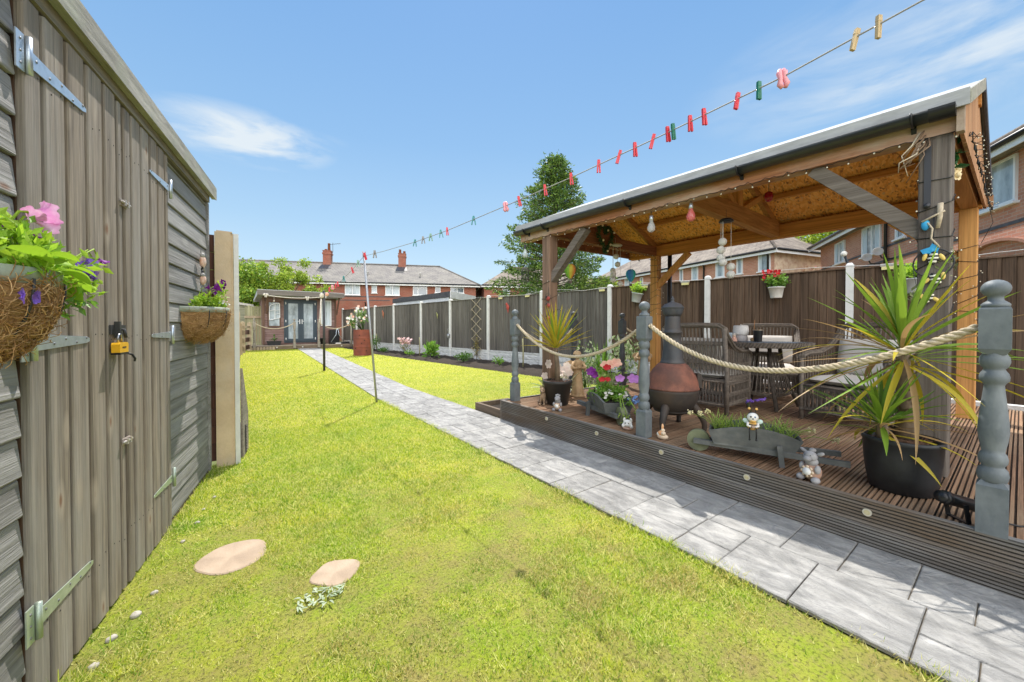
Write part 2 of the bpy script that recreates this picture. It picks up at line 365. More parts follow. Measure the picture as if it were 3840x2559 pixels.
def blooms(parent, mats, items, name='flower', depth=.5, petals=5, cmi=None):   # every bloom a part of its own
    for it in items:
        c, nrm, r = it[:3]; m = MB(); m.flower(c, nrm, r, 0, petals, depth, cmi)
        m.build(name, mats if isinstance(mats, list) and cmi is not None else (random.choice(mats) if isinstance(mats, list) else mats), parent)
# ---------------------------------------------------------------- ground, lawn, path
def path_left(y): return 1.88 if y < 6 else 1.88 + (y - 6) * .0546
def path_right(y): return 2.72 if y < 7 else 2.72 + (y - 7) * .0718
TH = R(9.3); SP = Vector((-.3, 3.05, 0)); SD = Vector((math.sin(TH), math.cos(TH), 0)); SN = Vector((SD.y, -SD.x, 0))
def shed_x(y): return SP.x + (y - SP.y) * math.tan(TH)
def left_x(y): return shed_x(y) if y < 4.05 else -.02 + (y - 4.05) * .0226
def fence_x(y): return 8.55 - .135 * y
def bed_x(y): return 6.35 - .092 * y if y < 16 else 4.88

def lawnmat(name, blades):
    m, t, b = _nt(name); b.inputs['Roughness'].default_value = .75; b.inputs['Specular IOR Level'].default_value = .2
    v = coord(t)
    c = mixc(t, mapr(t, noise(t, v, 1.1, 5, .65), .38, .66), (.42, .58, .04), (.72, .74, .055))
    c = mixc(t, mapr(t, noise(t, v, 3.4, 5, .7), .5, .72, 0, .75), c, (.84, .74, .17))
    c = mixc(t, mapr(t, noise(t, v, 2.3, 3, .6), .58, .72, 0, .7), c, (.27, .50, .03))
    # worn bronze patches close to the camera side, greener along the path
    sp = t.nodes.new('ShaderNodeSeparateXYZ'); t.links.new(v, sp.inputs[0])
    near = mapr(t, sp.outputs[1], 1.2, 4.2, 1, 0)
    pat = N(t, 'ShaderNodeMath', operation='MULTIPLY'); t.links.new(near, pat.inputs[0])
    t.links.new(mapr(t, noise(t, v, 2.9, 6, .72),   .43, .62, 0, .9), pat.inputs[1])
    c = mixc(t, pat.outputs[0], c, (.52, .41, .14))
    far = mapr(t, sp.outputs[1], 3., 9, 0, .6)
    c = mixc(t, far, c, (.74, .72, .03))
    if blades:
        g = t.nodes.new('ShaderNodeNewGeometry')
        c = mixc(t, mapr(t, g.outputs['Random Per Island'], .62, .7, 0, .7), c, (.96, .90, .42))
        c = mixc(t, mapr(t, g.outputs['Random Per Island'], .26, .36, .85, 0), c, (.13, .30, .02))
        t.links.new(c, b.inputs['Base Color'])
        tr = t.nodes.new('ShaderNodeBsdfTranslucent'); t.links.new(c, tr.inputs[0]); mx = t.nodes.new('ShaderNodeMixShader'); mx.inputs[0].default_value = .5
        L(t, b, 0, mx, 1); L(t, tr, 0, mx, 2); L(t, mx, 0, t.nodes['Material Output'], 0)
    else:
        c = mixc(t, .45, c, (.09, .095, .022))
        c = mixc(t, mapr(t, noise(t, v, 40, 5, .75), .5, .66, 0, .6), c, (.36, .28, .12))
        c = mixc(t, mapr(t, noise(t, v, 75, 4, .75), .5, .66, 0, .8), c, (.035, .04, .012))
        t.links.new(c, b.inputs['Base Color'])
        bp = N(t, 'ShaderNodeBump', Strength=.8, Distance=.02); t.links.new(noise(t, v, 90, 5, .75), bp.inputs['Height']); L(t, bp, 0, b, 'Normal')
    return m
lawnm = lawnmat('lawn_turf', False); bladem = lawnmat('grass_blade', True)
gm = M('ground_earth', (.16, .2, .06), (.2, .17, .1), 2, rough=1)
struct(MB().box(-300, 300, -300, 300, -.4, -.06).build('ground', gm))
def strip(xa, xb, ys, z, nx=1, zf=None):
    m = MB(); V = []
    for y in ys:
        for i in range(nx + 1):
            x = xa(y) + (xb(y) - xa(y)) * i / nx
            V.append((x, y, z + (zf(x, y) if zf else 0)))
    k = nx + 1
    return m.add(V, [(r * k + i, r * k + i + 1, (r + 1) * k + i + 1, (r + 1) * k + i) for r in range(len(ys) - 1) for i in range(nx)], 0, True)
fr = lambda a, b, n: [a + (b - a) * i / n for i in range(n + 1)]
la = strip(lambda y: left_x(y) + .0, path_left, fr(-3, 22.3, 50), 0)
lb = strip(path_right, bed_x, fr(3.9, 22.4, 40), 0)
for v_, f_ in ((lb.v, lb.f),): la.add(v_, f_, 0, True)
struct(la.build('lawn', lawnm))
# grass blades: short mown turf, denser near the camera
def blades(n, y0, y1, xa, xb, h, w, far=False):
    y = y0 + (y1 - y0) * rng.random(n); a = np.array([xa(v) for v in y]); bb = np.array([xb(v) for v in y])
    x = a + (bb - a) * rng.random(n)
    keep = np.ones(n, bool)
    for (sx, sy, rx, ry, rot) in SSTONES:
        dx, dy = x - sx, y - sy; c_, s_ = math.cos(rot), math.sin(rot)
        keep &= ((dx * c_ + dy * s_) / rx) ** 2 + ((-dx * s_ + dy * c_) / ry) ** 2 > .94
    worn = (vnoise(x, y, 2.3, 1) * .6 + vnoise(x, y, 7, 2) * .4) * np.clip((5.2 - y) / 3, 0, 1)
    tuft = vnoise(x, y, 26, 3) * .6 + vnoise(x, y, 11, 4) * .4
    keep &= rng.random(n) > np.clip((worn - .40) * 3.0, 0, .7); keep &= rng.random(n) < .45 + 1.1 * tuft
    x, y, tuft, worn = x[keep], y[keep], tuft[keep], worn[keep]; n = len(x)
    clump = (.45 + 1.05 * tuft) * (1 - .4 * np.clip((worn - .4) * 3, 0, 1))
    ang = rng.random(n) * 6.283; hh = h * rng.uniform(.5, 1.3, n) * clump; ww = w * rng.uniform(.7, 1.3, n)
    lean = rng.normal(size=(n, 2)) * hh[:, None] * .6
    P = np.stack([x, y, np.full(n, -.003)], 1); d = np.stack([np.cos(ang), np.sin(ang), np.zeros(n)], 1) * ww[:, None] / 2
    T = P + np.concatenate([lean, hh[:, None]], 1)
    return np.stack([P - d, P + d, T], 1).reshape(-1, 3)
SSTONES = [(.0, 2.395, .150, .150, .3), (.395, 1.945, .107, .10, .2)]
def vnoise(x, y, s, seed):
    h = np.random.default_rng(seed).random((64, 64)); X, Y = x * s + 100, y * s + 100; i, j = np.floor(X).astype(int), np.floor(Y).astype(int); u, v = X - i, Y - j; u = u * u * (3 - 2 * u); v = v * v * (3 - 2 * v)
    f = lambda a, b: h[a % 64, b % 64]
    return (f(i, j) * (1 - u) + f(i + 1, j) * u) * (1 - v) + (f(i, j + 1) * (1 - u) + f(i + 1, j + 1) * u) * v
gl = [blades(150000, .55, 2.6, left_x, path_left, .019, .0042), blades(110000, 2.6, 5, left_x, path_left, .021, .006),
      blades(46000, 5, 10, left_x, path_left, .024, .008), blades(26000, 10, 22.2, left_x, path_left, .024, .013),
      blades(24000, 4.0, 9, path_right, bed_x, .024, .008), blades(22000, 9, 22.2, path_right, bed_x, .024, .013),
      blades(9000, -1.5, .55, left_x, path_left, .026, .006),
      blades(9000, -.8, 6, lambda y: path_left(y) - .035, lambda y: path_left(y) + .03 + .02 * math.sin(y * 3.1) * math.sin(y * 7.7), .036, .0055),
      blades(1500, 6, 22, lambda y: path_left(y) - .03, lambda y: path_left(y) + .03, .028, .01),
      blades(1500, 4.6, 20, lambda y: path_right(y) - .03, lambda y: path_right(y) + .03, .028, .01),
      blades(1800, .6, 4, lambda y: left_x(y) + .02, lambda y: left_x(y) + .12, .05, .005)]
g = addnp('grass', np.concatenate(gl), 3, bladem); struct(g, 'stuff')
# path of riven grey slabs
pavm = M('paving_riven_grey', (.43, .415, .39), (.29, .283, .27), 9, (1, .5, 1), .9, 1., bsc=13, isl=.12, lo=.40, hi=.62, c3=(.19, .188, .18), s3=6.5, a3=.6, dist=1.6, bd=.03)
jointm = M('paving_joint', (.16, .13, .095), (.07, .06, .045), 30, rough=1)
pm = MB()
ys = fr(-3, 22.4, 60)
b_ = strip(lambda y: path_left(y) - .0, path_right, ys, .0135); pm.add(b_.v, b_.f, 1)
def slab_piece(s0, s1, y0, y1):
    gp = .0022; b = .004; zz = .02 + U(-.0025, .0025); V = []
    def X(s, y): return path_left(y) + (path_right(y) - path_left(y)) * s
    for (z, i) in ((.004, 0), (zz - b, 0), (zz, b)):
        e = gp + i
        V += [(X(s0, y0 + e) + e, y0 + e, z), (X(s1, y0 + e) - e, y0 + e, z), (X(s1, y1 - e) - e, y1 - e, z), (X(s0, y1 - e) + e, y1 - e, z)]
    for k in range(12): V[k] = (V[k][0], V[k][1], V[k][2] + U(-.0015, .0015))
    F = [(8, 9, 10, 11)] + [(w + k, w + (k + 1) % 4, w + 4 + (k + 1) % 4, w + 4 + k) for w in (0, 4) for k in range(4)]
    pm.add(V, F, 0)
rs = random.Random(5)
def course(c0, c1, y, phase):          # one lane of random-length slabs, some split in two
    k = phase
    while y < 22.3:
        g_ = rs.choice([.235, .30, .36, .36]) * (1 if y < 8 else 1.3); j = rs.uniform(-.02, .02); q = rs.random(); m_ = (c0 + c1) / 2 + rs.uniform(-.03, .03)
        if q < .46: slab_piece(c0, c1, y, y + g_)
        elif q < .74: slab_piece(c0, m_, y, y + g_); slab_piece(m_, c1, y, y + g_)
        else: slab_piece(c0, m_, y, y + g_ * .5); slab_piece(c0, m_, y + g_ * .5, y + g_); slab_piece(m_, c1, y, y + g_)
        y += g_
course(.0, .5, -2.83, 1); course(.5, 1, -2.95, 2)
struct(pm.build('path', [pavm, jointm]))
# planting bed along the fence
bed = strip(lambda y: bed_x(y) + .02, lambda y: fence_x(y) + .02, fr(3.9, 22.3, 120), .03, 10,
            lambda x, y: .035 * math.sin(x * 9 + y * 5) * math.sin(y * 11 - x * 4) + U(-.025, .025) - (.09 if x < bed_x(y) + .1 else 0))
struct(bed.build('soil_bed', soil))
bk = MB().box(6.95, 8.9, -3.2, 3.9, -.05, .03); struct(bk.build('bare_soil', soil))
# stepping stones
for (i, (sx, sy, rx, ry, rot)) in enumerate(SSTONES):
    m = MB(); n = 30; V = []
    for (z, e) in ((-.03, 1), (.002, 1), (.006, .96)):
        for k in range(n):
            a = 2 * PI * k / n; w = (1 + .03 * math.sin(3 * a + i) + .025 * math.sin(5 * a)) * e
            if i == 1: w *= 1 + .06 * math.cos(4 * a + .5)
            V.append((math.cos(a) * rx * w, math.sin(a) * ry * w, z))
    m.add(V, [(k, (k + 1) % n, n + (k + 1) % n, n + k) for k in range(n)] + [(n + k, n + (k + 1) % n, 2 * n + (k + 1) % n, 2 * n + k) for k in range(n)] + [tuple(range(2 * n, 3 * n))])
    o = m.build('stepping_stone', ssm); o.rotation_euler.z = rot
    tag(o, ['large round tan stepping stone set in the lawn nearer the shed doors', 'smaller tan stepping stone in the lawn just behind the silvery weed'][i], 'stepping stone', 'stepping stones in the lawn', (sx, sy, 0))
# lawn weeds
def weed(x, y, r, n, mat, label, up=.35):
    m = MB()
    for i in range(n):
        a = U(0, 6.28); rr = U(0, r * .45)
        m.blade((math.cos(a) * rr, math.sin(a) * rr, .012), (math.cos(a), math.sin(a), U(.02, up)), r * U(.45, 1), r * .11, .25, 4)
    tag(m.build('weed', mat), label, 'weed', None, (x, y, 0))
silver = leaf('leaf_silver', (.46, .52, .36), (.3, .4, .22), .2)
m = MB()
for _ in range(64):
    q = math.sqrt(U(0, 1)); a = U(0, 6.28); b_ = U(0, 6.28); m.blade((.095 * q * math.cos(a), .06 * q * math.sin(a), .012), (math.cos(b_), math.sin(b_), U(.05, .5)), U(.016, .04), U(.006, .010), .6, 4)
tag(m.build('weed', silver), 'flat silvery patch of weed in the lawn in front of the small stepping stone', 'weed', None, (.305, 1.80, 0))
weed(.18, 1.16, .07, 20, green, 'small green broadleaf weed near the bottom edge of the lawn')
for (x, y, r) in ((-.42, 2.03, .028), (-.33, 2.27, .022), (-.37, 2.14, .03), (-.44, 1.9, .024), (-.27, 2.72, .018), (-.22, 2.93, .022), (-.5, 1.72, .03), (-.2, 3.12, .017), (-.46, 1.8, .018), (-.15, 3.3, .02)):
    m = MB(); m.ell((0, 0, .004), (r * .65, r * U(.42, .65), r * .42), 0, 12); m.v = [tuple(c * U(.86, 1.1) for c in p) for p in m.v]
    o = m.build('pebble', pebm); o.rotation_euler.z = U(0, 6)
    tag(o, 'small pale pebble lying in the grass at the foot of the shed', 'pebble', 'pebbles along the shed base', (x + .05, y, 0))

# ---------------------------------------------------------------- shed (local x = out of the wall, y = along it)
shed = thing('garden_shed', 'weathered grey wooden shed with double plank doors beside the lawn', 'shed', SP, -TH)
m = MB(); m.box(-2.2, -.012, -5, .88, .02, 2.19); m.build('shed_body', shedh, shed)
m = MB()
def clad(u0, u1):
    z = .03
    while z < 2.17:
        h = .1175; zt = min(z + h + .012, 2.178)
        m.prism([(-.012, z), (.013, z), (.015, z + .004), (.006, zt - .022), (.002, zt - .016), (-.012, zt)], 'y', u0, u1); z += h
clad(-5, -1.312)
o = m.build('cladding', shedh, shed); m = MB(); clad(-.036, .885); m.build('cladding', shedh, shed)
m = MB(); m.box(-.02, .022, .862, .9, .0, 2.17); m.build('corner_post', shedh, shed)
m = MB(); m.box(-.01, .026, -5, .905, 2.18, 2.272); m.build('head_trim', shedtrim, shed)
m = MB(); m.box(-.02, .008, -1.31, -.04, -.03, .03); m.box(-.02, .012, -5, -1.312, -.04, .028); m.box(-.02, .010, -.036, .9, -.04, .028); m.build('base_rail', M('shed_base_wood', (.2, .14, .09), (.1, .075, .05), 18, (1, .1, 1), .9, .4), shed)
rf = MB(); rf.prism([(-2.45, 2.5), (-2.45, 2.53), (.058, 2.325), (.058, 2.298)], 'y', -5, .965); roof = rf.build('roof', M('shed_roof_felt', (.2, .2, .19), (.14, .14, .13), 30, rough=.95, bump=.3), shed)
m = MB(); m.box(.03, .055, -5, .96, 2.225, 2.297); m.box(-.0, .03, -5, .955, 2.275, 2.297, 1); m.box(.0551, .062, -5, .962, 2.222, 2.318); m.build('fascia', [shedfas, shedtrim], roof)
SC = M('screw_head', (.25, .25, .26), rough=.4, metal=.6)
def plank_door(us, label, handing):
    d = MB()
    d.box(-.008, .006, us[0], us[-1], .03, 2.17, 1)
    for a, b in zip(us[:-1], us[1:]):
        g_ = .0062; n = 7
        pts = [(.003, a + g_), (.020, a + g_), (.024, a + g_ + .004), (.0245, (a + b) / 2), (.024, b - g_ - .014), (.015, b - g_ - .010), (.013, b - g_ - .002), (.003, b - g_)]
        d.prism([(p[0], p[1]) for p in pts], 'z', .012 + U(-.004, .004), 2.168 + U(-.006, .004), 0)
        for z in (.25, 1.13, 1.95):
            for q in (.3, .7): d.ell((.0245, a + (b - a) * q, z + U(-.02, .02)), (.0015, .003, .003), 2, 6)
    o = d.build('plank_door', [shedv, groove, M('nail_dark', (.06, .05, .04))], shed); o['label'] = label; return o
d1 = plank_door([-1.30, -1.2, -1.072, -.945, -.815, -.70, -.645], 'left leaf of the shed doors', 1)
d2 = plank_door([-.637, -.557, -.445, -.333, -.222, -.112, -.05], 'right leaf of the shed doors', -1)
def hinge(door, u, z, sg, ln, mat, big):
    m = MB(); x = .0262; h0, h1 = (.026, .012) if big else (.02, .009)
    V = [(u + sg * .012, z - h0), (u + sg * ln * .93, z - h1), (u + sg * ln, z - h1 * .5), (u + sg * ln, z + h1 * .5), (u + sg * ln * .93, z + h1), (u + sg * .012, z + h0)]
    m.prism(V if sg > 0 else V[::-1], 'x', x, x + .003, 0)
    m.tube([(x + .006, u, z - .055), (x + .006, u, z + .055)], .0085, 10, 0)
    pw = .045 if big else .012
    m.box(x - .002, x + .0015, min(u - sg * .01, u - sg * pw), max(u - sg * .01, u - sg * pw), z - .055, z + .055)
    for k in range(5 if big else 3):
        uu = u + sg * ln * (.13 + .8 * k / (4 if big else 2)); m.ell((x + .0035, uu, z + .007 * (-1) ** k), (.002, .0045, .0045), 1, 8)
    for dz in (-.035, 0, .035): m.ell((x + .002, u - sg * pw * .6, z + dz), (.002, .004, .004), 1, 8)
    m.build('strap_hinge', [mat, SC], door)
for z, mt in ((1.985, galv), (1.13, galv), (.285, galvg)): hinge(d1, -1.287, z, 1, .325, mt, True); hinge(d2, -.052, z, -1, .30, mt, False)
for (u, z) in ((-.655, 1.728), (-.665, .668)):
    m = MB(); m.box(.025, .029, u - .035, u + .035, z - .014, z + .014); m.tube([(.034, u - .045, z), (.034, u + .04, z)], .006, 8); m.box(.027, .04, u - .02, u - .008, z - .013, z + .013); m.box(.027, .04, u + .012, u + .024, z - .013, z + .013)
    m.build('bolt_latch', M('bolt_metal', (.5, .48, .45), (.4, .33, .28), 30, rough=.5, metal=.5), d1)
m = MB(); m.box(.025, .03, -.80, -.66, 1.145, 1.185); m.tube([(.03, -.735, 1.165), (.05, -.735, 1.165), (.055, -.735, 1.13)], .006, 8); m.box(.028, .046, -.765, -.75, 1.13, 1.2); m.build('hasp', darkm, d1)
def shedp(u, off, z): p = SP + SD * u + SN * off; return Vector((p.x, p.y, z))
pl = thing('padlock', 'yellow weatherproof padlock with black base hanging from the shed door hasp', 'padlock', shedp(-.765, .045, 1.098), -TH); pl.scale = (.72, .72, .72)
m = MB(); m.prism([(-.055, -.04), (.055, -.04), (.057, .008), (.047, .018), (-.047, .018), (-.057, .008)], 'x', -.018, .02); m.build('lock_body', M('padlock_yellow', (.82, .44, .02), rough=.35), pl)
m = MB(); m.prism([(-.057, -.052), (.057, -.052), (.058, -.041), (-.058, -.041)], 'x', -.02, .022); m.build('base_cap', blackp, pl)
m = MB(); m.box(.0205, .0215, -.024, .022, -.014, -.006); m.build('lock_marking', blackp, pl)
m = MB(); m.tube([(0, -.022, .015), (0, -.022, .05), (0, -.01, .066), (0, .01, .066), (0, .022, .05), (0, .022, .015)], .006, 8); m.build('shackle', M('steel', (.4, .4, .42), rough=.3, metal=.9), pl)
m = MB(); m.tube([(.01, .05, -.045), (.03, .075, -.06), (.04, .085, -.085), (.035, .095, -.1)], .006, 6); m.build('strap', blackp, pl)

# ---------------------------------------------------------------- hanging baskets on the shed
def basket(u, z, r, label, seed, full):
    random.seed(seed)
    b = thing('wall_basket', label, 'wall basket', shedp(u, .0, z), -TH, 'coir wall baskets on the shed')
    m = MB(); n = 18; ring = 9; V = []; F = []
    for i in range(ring + 1):                                 # half bowl
        t = i / ring; rr = r * math.cos(t * PI / 2 * .86) ** .7; zz = -r * .92 * math.sin(t * PI / 2)
        for k in range(n + 1):
            a = -PI / 2 + PI * k / n; w = 1 + U(-.03, .03); V.append((.014 + rr * w * math.cos(a) * 1.0, rr * w * math.sin(a), zz + U(-.004, .004)))
    for i in range(ring):
        for k in range(n): p = i * (n + 1) + k; F.append((p, p + 1, p + n + 2, p + n + 1))
    m.add(V, F, 0, True)
    for _ in range(1900):                                      # loose coir strands
        t = U(0, .98); a = U(-PI / 2, PI / 2); rr = r * math.cos(t * PI / 2 * .86) ** .7
        p = Vector((.016 + rr * math.cos(a), rr * math.sin(a), -r * .92 * math.sin(t * PI / 2))); q = p * 1.0
        tg = Vector((U(-1, 1), U(-1, 1), U(-.6, .6))); nn = Vector((math.cos(a), math.sin(a), -t)).normalized(); tg = (tg - nn * tg.dot(nn)).normalized(); l = r * U(.1, .3)
        out = .001 if random.random() < .93 else .02
        m.tube([p + nn * .001, p + tg * l * .35 + nn * (.004 + out * .5), p + tg * l * .75 + nn * (.003 + out), p + tg * l - nn * .01 + nn * out * 1.5], .0009, 3, 0, False)
    m.build('coir_liner', coir, b)
    m = MB(); V = []
    pts = [(.012 + r * 1.03 * math.cos(a), r * 1.03 * math.sin(a)) for a in fr(-PI / 2, PI / 2, 22)]
    for (z0, z1, e) in ((-.005, .032, 0), (-.005, .032, .004)):
        pass
    k = len(pts); V = [(p[0], p[1], -.012) for p in pts] + [(p[0], p[1], .026) for p in pts] + [(p[0] * .97, p[1] * .975, .026) for p in pts] + [(p[0] * .97, p[1] * .975, -.012) for p in pts]
    m.add(V, [(j * k + i, j * k + i + 1, ((j + 1) % 4) * k + i + 1, ((j + 1) % 4) * k + i) for j in range(4) for i in range(k - 1)], 0, True)
    m.box(.002, .012, -r * 1.05, r * 1.05, -.012, .026)
    fm = m.build('basket_rim', M('basket_rim_metal', (.36, .39, .31), (.27, .30, .24), 20, rough=.6), b)
    m = MB()
    for a in (-.9, -.3, .3, .9): m.tube([(.014 + r * 1.04 * math.cos(a) * math.cos(t) ** .7, r * 1.04 * math.sin(a) * math.cos(t) ** .7, -r * .96 * math.sin(t)) for t in fr(0, 1.35, 8)], .003, 5)
    m.build('basket_wire', darkm, b)
    m = MB(); V = []
    m.add([(.012, 0, .0)] + [(.012 + r * .97 * math.cos(a), r * .97 * math.sin(a), U(-.005, .01)) for a in fr(-PI / 2, PI / 2, 16)], [(0, i + 1, i + 2) for i in range(16)]); m.build('soil', soil, b)
    return b
b1 = basket(-1.62, 1.29, .2, 'larger coir wall basket with pink petunia at the near end of the shed', 3, True)
m = MB(); random.seed(17)
for _ in range(95):
    a = U(-1.5, 1.5); rr = U(.03, .2); z = U(.015, .10 + .05 * (rr < .14)); sticks(m, (.02 + rr * math.cos(a), rr * math.sin(a), 0), 1, z, .03, .003)
    c = (.02 + rr * math.cos(a), rr * math.sin(a) + U(-.02, .05), z); m.leaves(cloud(c, (.032, .04, .03), 13, .2), .034, 0, .35, .4)
for _ in range(34):
    p = (U(.08, .22), U(.1, .25), U(-.01, .085)); m.leaves(cloud(p, (.025, .03, .025), 12, .2), .03, 0, .3, .38)
m.build('petunia_foliage', lime, b1)
m = MB()
for _ in range(26): p = (U(.12, .215), U(.02, .19), U(-.07, .02)); m.leaves(cloud(p, (.02, .03, .03), 10, .2), .028, 0, -.1, .4)
m.build('hanging_foliage', green, b1)
brd = leaf('leaf_broad_lime', (.40, .62, .04), (.30, .52, .035), .45, .1)
for (y_, x_, z_, dy, dz, l) in ((.02, .21, .045, .55, .0, .12), (.08, .2, .03, .8, -.35, .11), (.15, .16, .02, .9, -.75, .10), (-.06, .21, .05, .6, .2, .12), (-.12, .2, .06, .8, .0, .12), (.0, .215, .03, .9, -.1, .13), (.19, .12, -.01, .6, -.9, .085), (.11, .19, .0, .8, -.9, .09)):
    m = MB(); l *= .78; m.blade((x_, y_, z_), (.35, dy, dz), l, l * .5, .6, 8, 0, .16, U(-.3, .3), .35); m.build('broad_leaf', brd, b1)
def petunia(c, n_, r, mt, back, par):
    m = MB(); c = Vector(c); n_ = Vector(n_).normalized(); a = n_.orthogonal().normalized(); b_ = n_.cross(a); k = 30; V = []
    for (q, w) in ((.12, -1.15), (.2, -.6), (.5, -.22), (.82, .0), (1.02, .03)):
        for i in range(k):
            t = 2 * PI * i / k; ru = 1 + (.10 * math.cos(5 * t) + .05 * math.sin(11 * t)) * (q > .4); wv = (.09 * math.sin(10 * t + .6) + .05 * math.sin(7 * t)) * max(0, q - .35)
            V.append(c + (a * math.cos(t) + b_ * math.sin(t)) * r * q * ru + n_ * r * (w + wv * 1.6))
    m.add(V, [(j * k + i, j * k + (i + 1) % k, (j + 1) * k + (i + 1) % k, (j + 1) * k + i) for j in range(4) for i in range(k)], 0, True)
    e = c - n_ * r * 1.15; m.tube([e + n_ * .004, e - n_ * .02, Vector(back)], [r * .14, r * .1, .0025], 6, 1); m.build('petunia_flower', [mt, lime], par)
petunia((.178, .075, .178), (.5, .8, .15), .031, pinkf, (.1, .0, .05), b1)
petunia((.18, .082, .143), (.55, .75, -.35), .028, pinkf, (.1, .0, .03), b1)
petunia((.165, .05, .17), (.2, .6, .8), .022, pinkf, (.1, .0, .03), b1)
petunia((.2, .272, .085), (.1, .5, -.85), .02, purf, (.15, .17, .05), b1)
petunia((.195, .258, .082), (.3, .2, -.9), .017, purf, (.15, .17, .05), b1)
petunia((.1, .1, .135), (-.2, .3, .9), .022, purf, (.08, .06, .02), b1)
petunia((.12, .16, .125), (.3, .4, .8), .02, purf, (.08, .1, .02), b1)
m = MB()
for _ in range(60): p = Vector((.195, .205, .05)) + Vector((U(-.015, .02), U(-.03, .035), U(-.03, .03))); m.flower(p, (U(-1, 1), U(-1, 1), U(-.5, 1)), .0075, 0, 5, .3)
m.build('violet_blossom', violf, b1)
for _ in range(4): m = MB(); m.flower((.225, U(-.13, -.05), U(-.05, -.02)), (1, U(-.5, .5), 0), .013, 0, 4, .6); m.build('violet_flower', violf, b1)
b2 = basket(.40, 1.285, .215, 'smaller coir wall basket of purple petunias at the far end of the shed', 4, False)
m = MB()
for _ in range(30):
    a = U(-1.3, 1.5); rr = U(.03, .19); c = (.02 + rr * math.cos(a), rr * math.sin(a), U(.02, .1)); m.leaves(cloud(c, (.04, .045, .035), 14, .2), .034, 0, .3, .5)
for _ in range(5): m.leaves(cloud((.17, .1 + U(-.03, .04), .11 + U(0, .09)), (.03, .03, .04), 14, .2), .03, 0, .5, .45)
m.leaves(cloud((.2, .02, -.04), (.02, .03, .04), 14), .035)
m.build('petunia_foliage', lime, b2)
for _ in range(10): c = (U(.1, .2), U(-.1, .07), U(.11, .18)); petunia(c, (.8, U(-.5, .5), U(-.2, .7)), U(.022, .03), purf, (.1, U(-.05, .05), .04), b2)
petunia((.17, .16, .22), (.5, .6, .3), .026, purf, (.14, .1, .1), b2); petunia((.18, .15, .19), (.7, .3, -.2), .024, purf, (.14, .1, .1), b2)
m = MB()
for _ in range(40): m.flower((U(.1, .21), U(-.02, .19), U(.02, .09)), (1, U(-1, 1), U(0, 1)), .008, 0, 5, .3)
m.build('white_blossom', whitef, b2)
# bird ornament on the shed
rb = thing('bird_ornament', 'hanging metal bird ornament with peach breasts above the small wall basket', 'ornament', shedp(.60, .03, 1.60), -TH)
pk = M('ornament_peach', (.75, .4, .25), (.85, .7, .6), 20, rough=.5)
for (z, s_) in ((.06, 1.), (-.075, .8)):
    m = MB(); m.ell((.01, 0, z), (.018, .028 * s_, .05 * s_), 0, 12); m.ell((.012, -.012, z + .045 * s_), (.016, .018 * s_, .018 * s_), 1, 10); m.ell((.02, .012, z + .0), (.01, .02 * s_, .035 * s_), 0, 10); m.tube([(.012, .02, z - .03), (.012, .035, z - .075 * s_)], [.01, .003], 6, 1)
    m.build('bird', [pk, M('ornament_grey', (.4, .38, .36), rough=.5)], rb)
m = MB(); m.tube([(0, 0, .16), (.004, .0, .0), (0, -.015, -.12)], .002, 5)
for k in range(9): a = U(0, 6.28); m.blade((.004, 0, U(-.05, .02)), (.4, math.cos(a), math.sin(a)), .035, .014, .2, 3)
m.build('hanger', darkm, rb)

# ---------------------------------------------------------------- left boundary
lf = thing('boundary_fence', 'left boundary of slotted concrete posts and red brown panels', 'fence', (-.03, 4.05, 0))
o3 = (-.03, 4.05, 0)
m = MB(o3)
def hpost(m, x, y, z1, w=.115, rot=0.):
    m.prism([(x - w, y - .06), (x + w * .55, y - .06), (x + w * .55, y - .035), (x + w * .8, y - .035), (x + w * .8, y + .08), (x - w, y + .08), (x - w, y + .02), (x - w * .55, y + .02), (x - w * .55, y - .0), (x - w, y - .0)], 'z', -.05, z1 - .012)
    m.prism([(x - w + .012, y - .05), (x + w * .7, y - .05), (x + w * .7, y + .07), (x - w + .012, y + .07)], 'z', z1 - .012, z1)
hpost(m, -.032, 4.03, 1.975, .07); m.build('concrete_post', concrete, lf)
m = MB(o3); m.box(.0255, .06, 3.985, 4.12, 0, 1.962); m.build('painted_post_edge', whitec, lf)
m = MB(o3)
for z in fr(.05, 1.8, 12): m.box(-.5, -.105, 4.02, 4.05, z, z + .14)
m.build('red_brown_panel', brownpanel, lf)
for k in range(1, 8):
    m = MB(o3); hpost(m, -.12 + k * 2.1 * .0226, 4.05 + k * 2.1, 1.75); m.build('concrete_post', concrete, lf)
    m = MB(o3); x = -.2 + k * .047
    for j in range(14): m.box(x + .012 * (j % 2), x + .02 + .012 * (j % 2), 4.2 + (k - 1) * 2.1 + j * .14, 4.2 + (k - 1) * 2.1 + j * .14 + .145, .05, 1.65)
    m.build('red_brown_panel', brownpanel, lf)
m = MB(); m.add([(.065, 4.14, .0), (.112, 4.46, .0), (.112, 4.46, .36), (.065, 4.2, .8), (.083, 4.13, .0), (.13, 4.45, .0), (.13, 4.45, .36), (.083, 4.2, .8)], [(0, 1, 2, 3), (7, 6, 5, 4), (0, 4, 5, 1), (1, 5, 6, 2), (2, 6, 7, 3), (3, 7, 4, 0)])
tag(m.build('spare_board', shedtrim), 'offcut board leaning low against the back of the concrete post', 'board')
m = MB(); m.box(.03, .105, 4.26, 4.40, .0, .27)
for z in fr(.02, .25, 9): m.box(.106, .111, 4.25, 4.41, z, z + .014)
tag(m.build('slatted_crate', M('crate_dark', (.09, .08, .07), (.05, .045, .04), 20, rough=.8)), 'small dark slatted crate behind the concrete post at the lawn edge', 'crate')
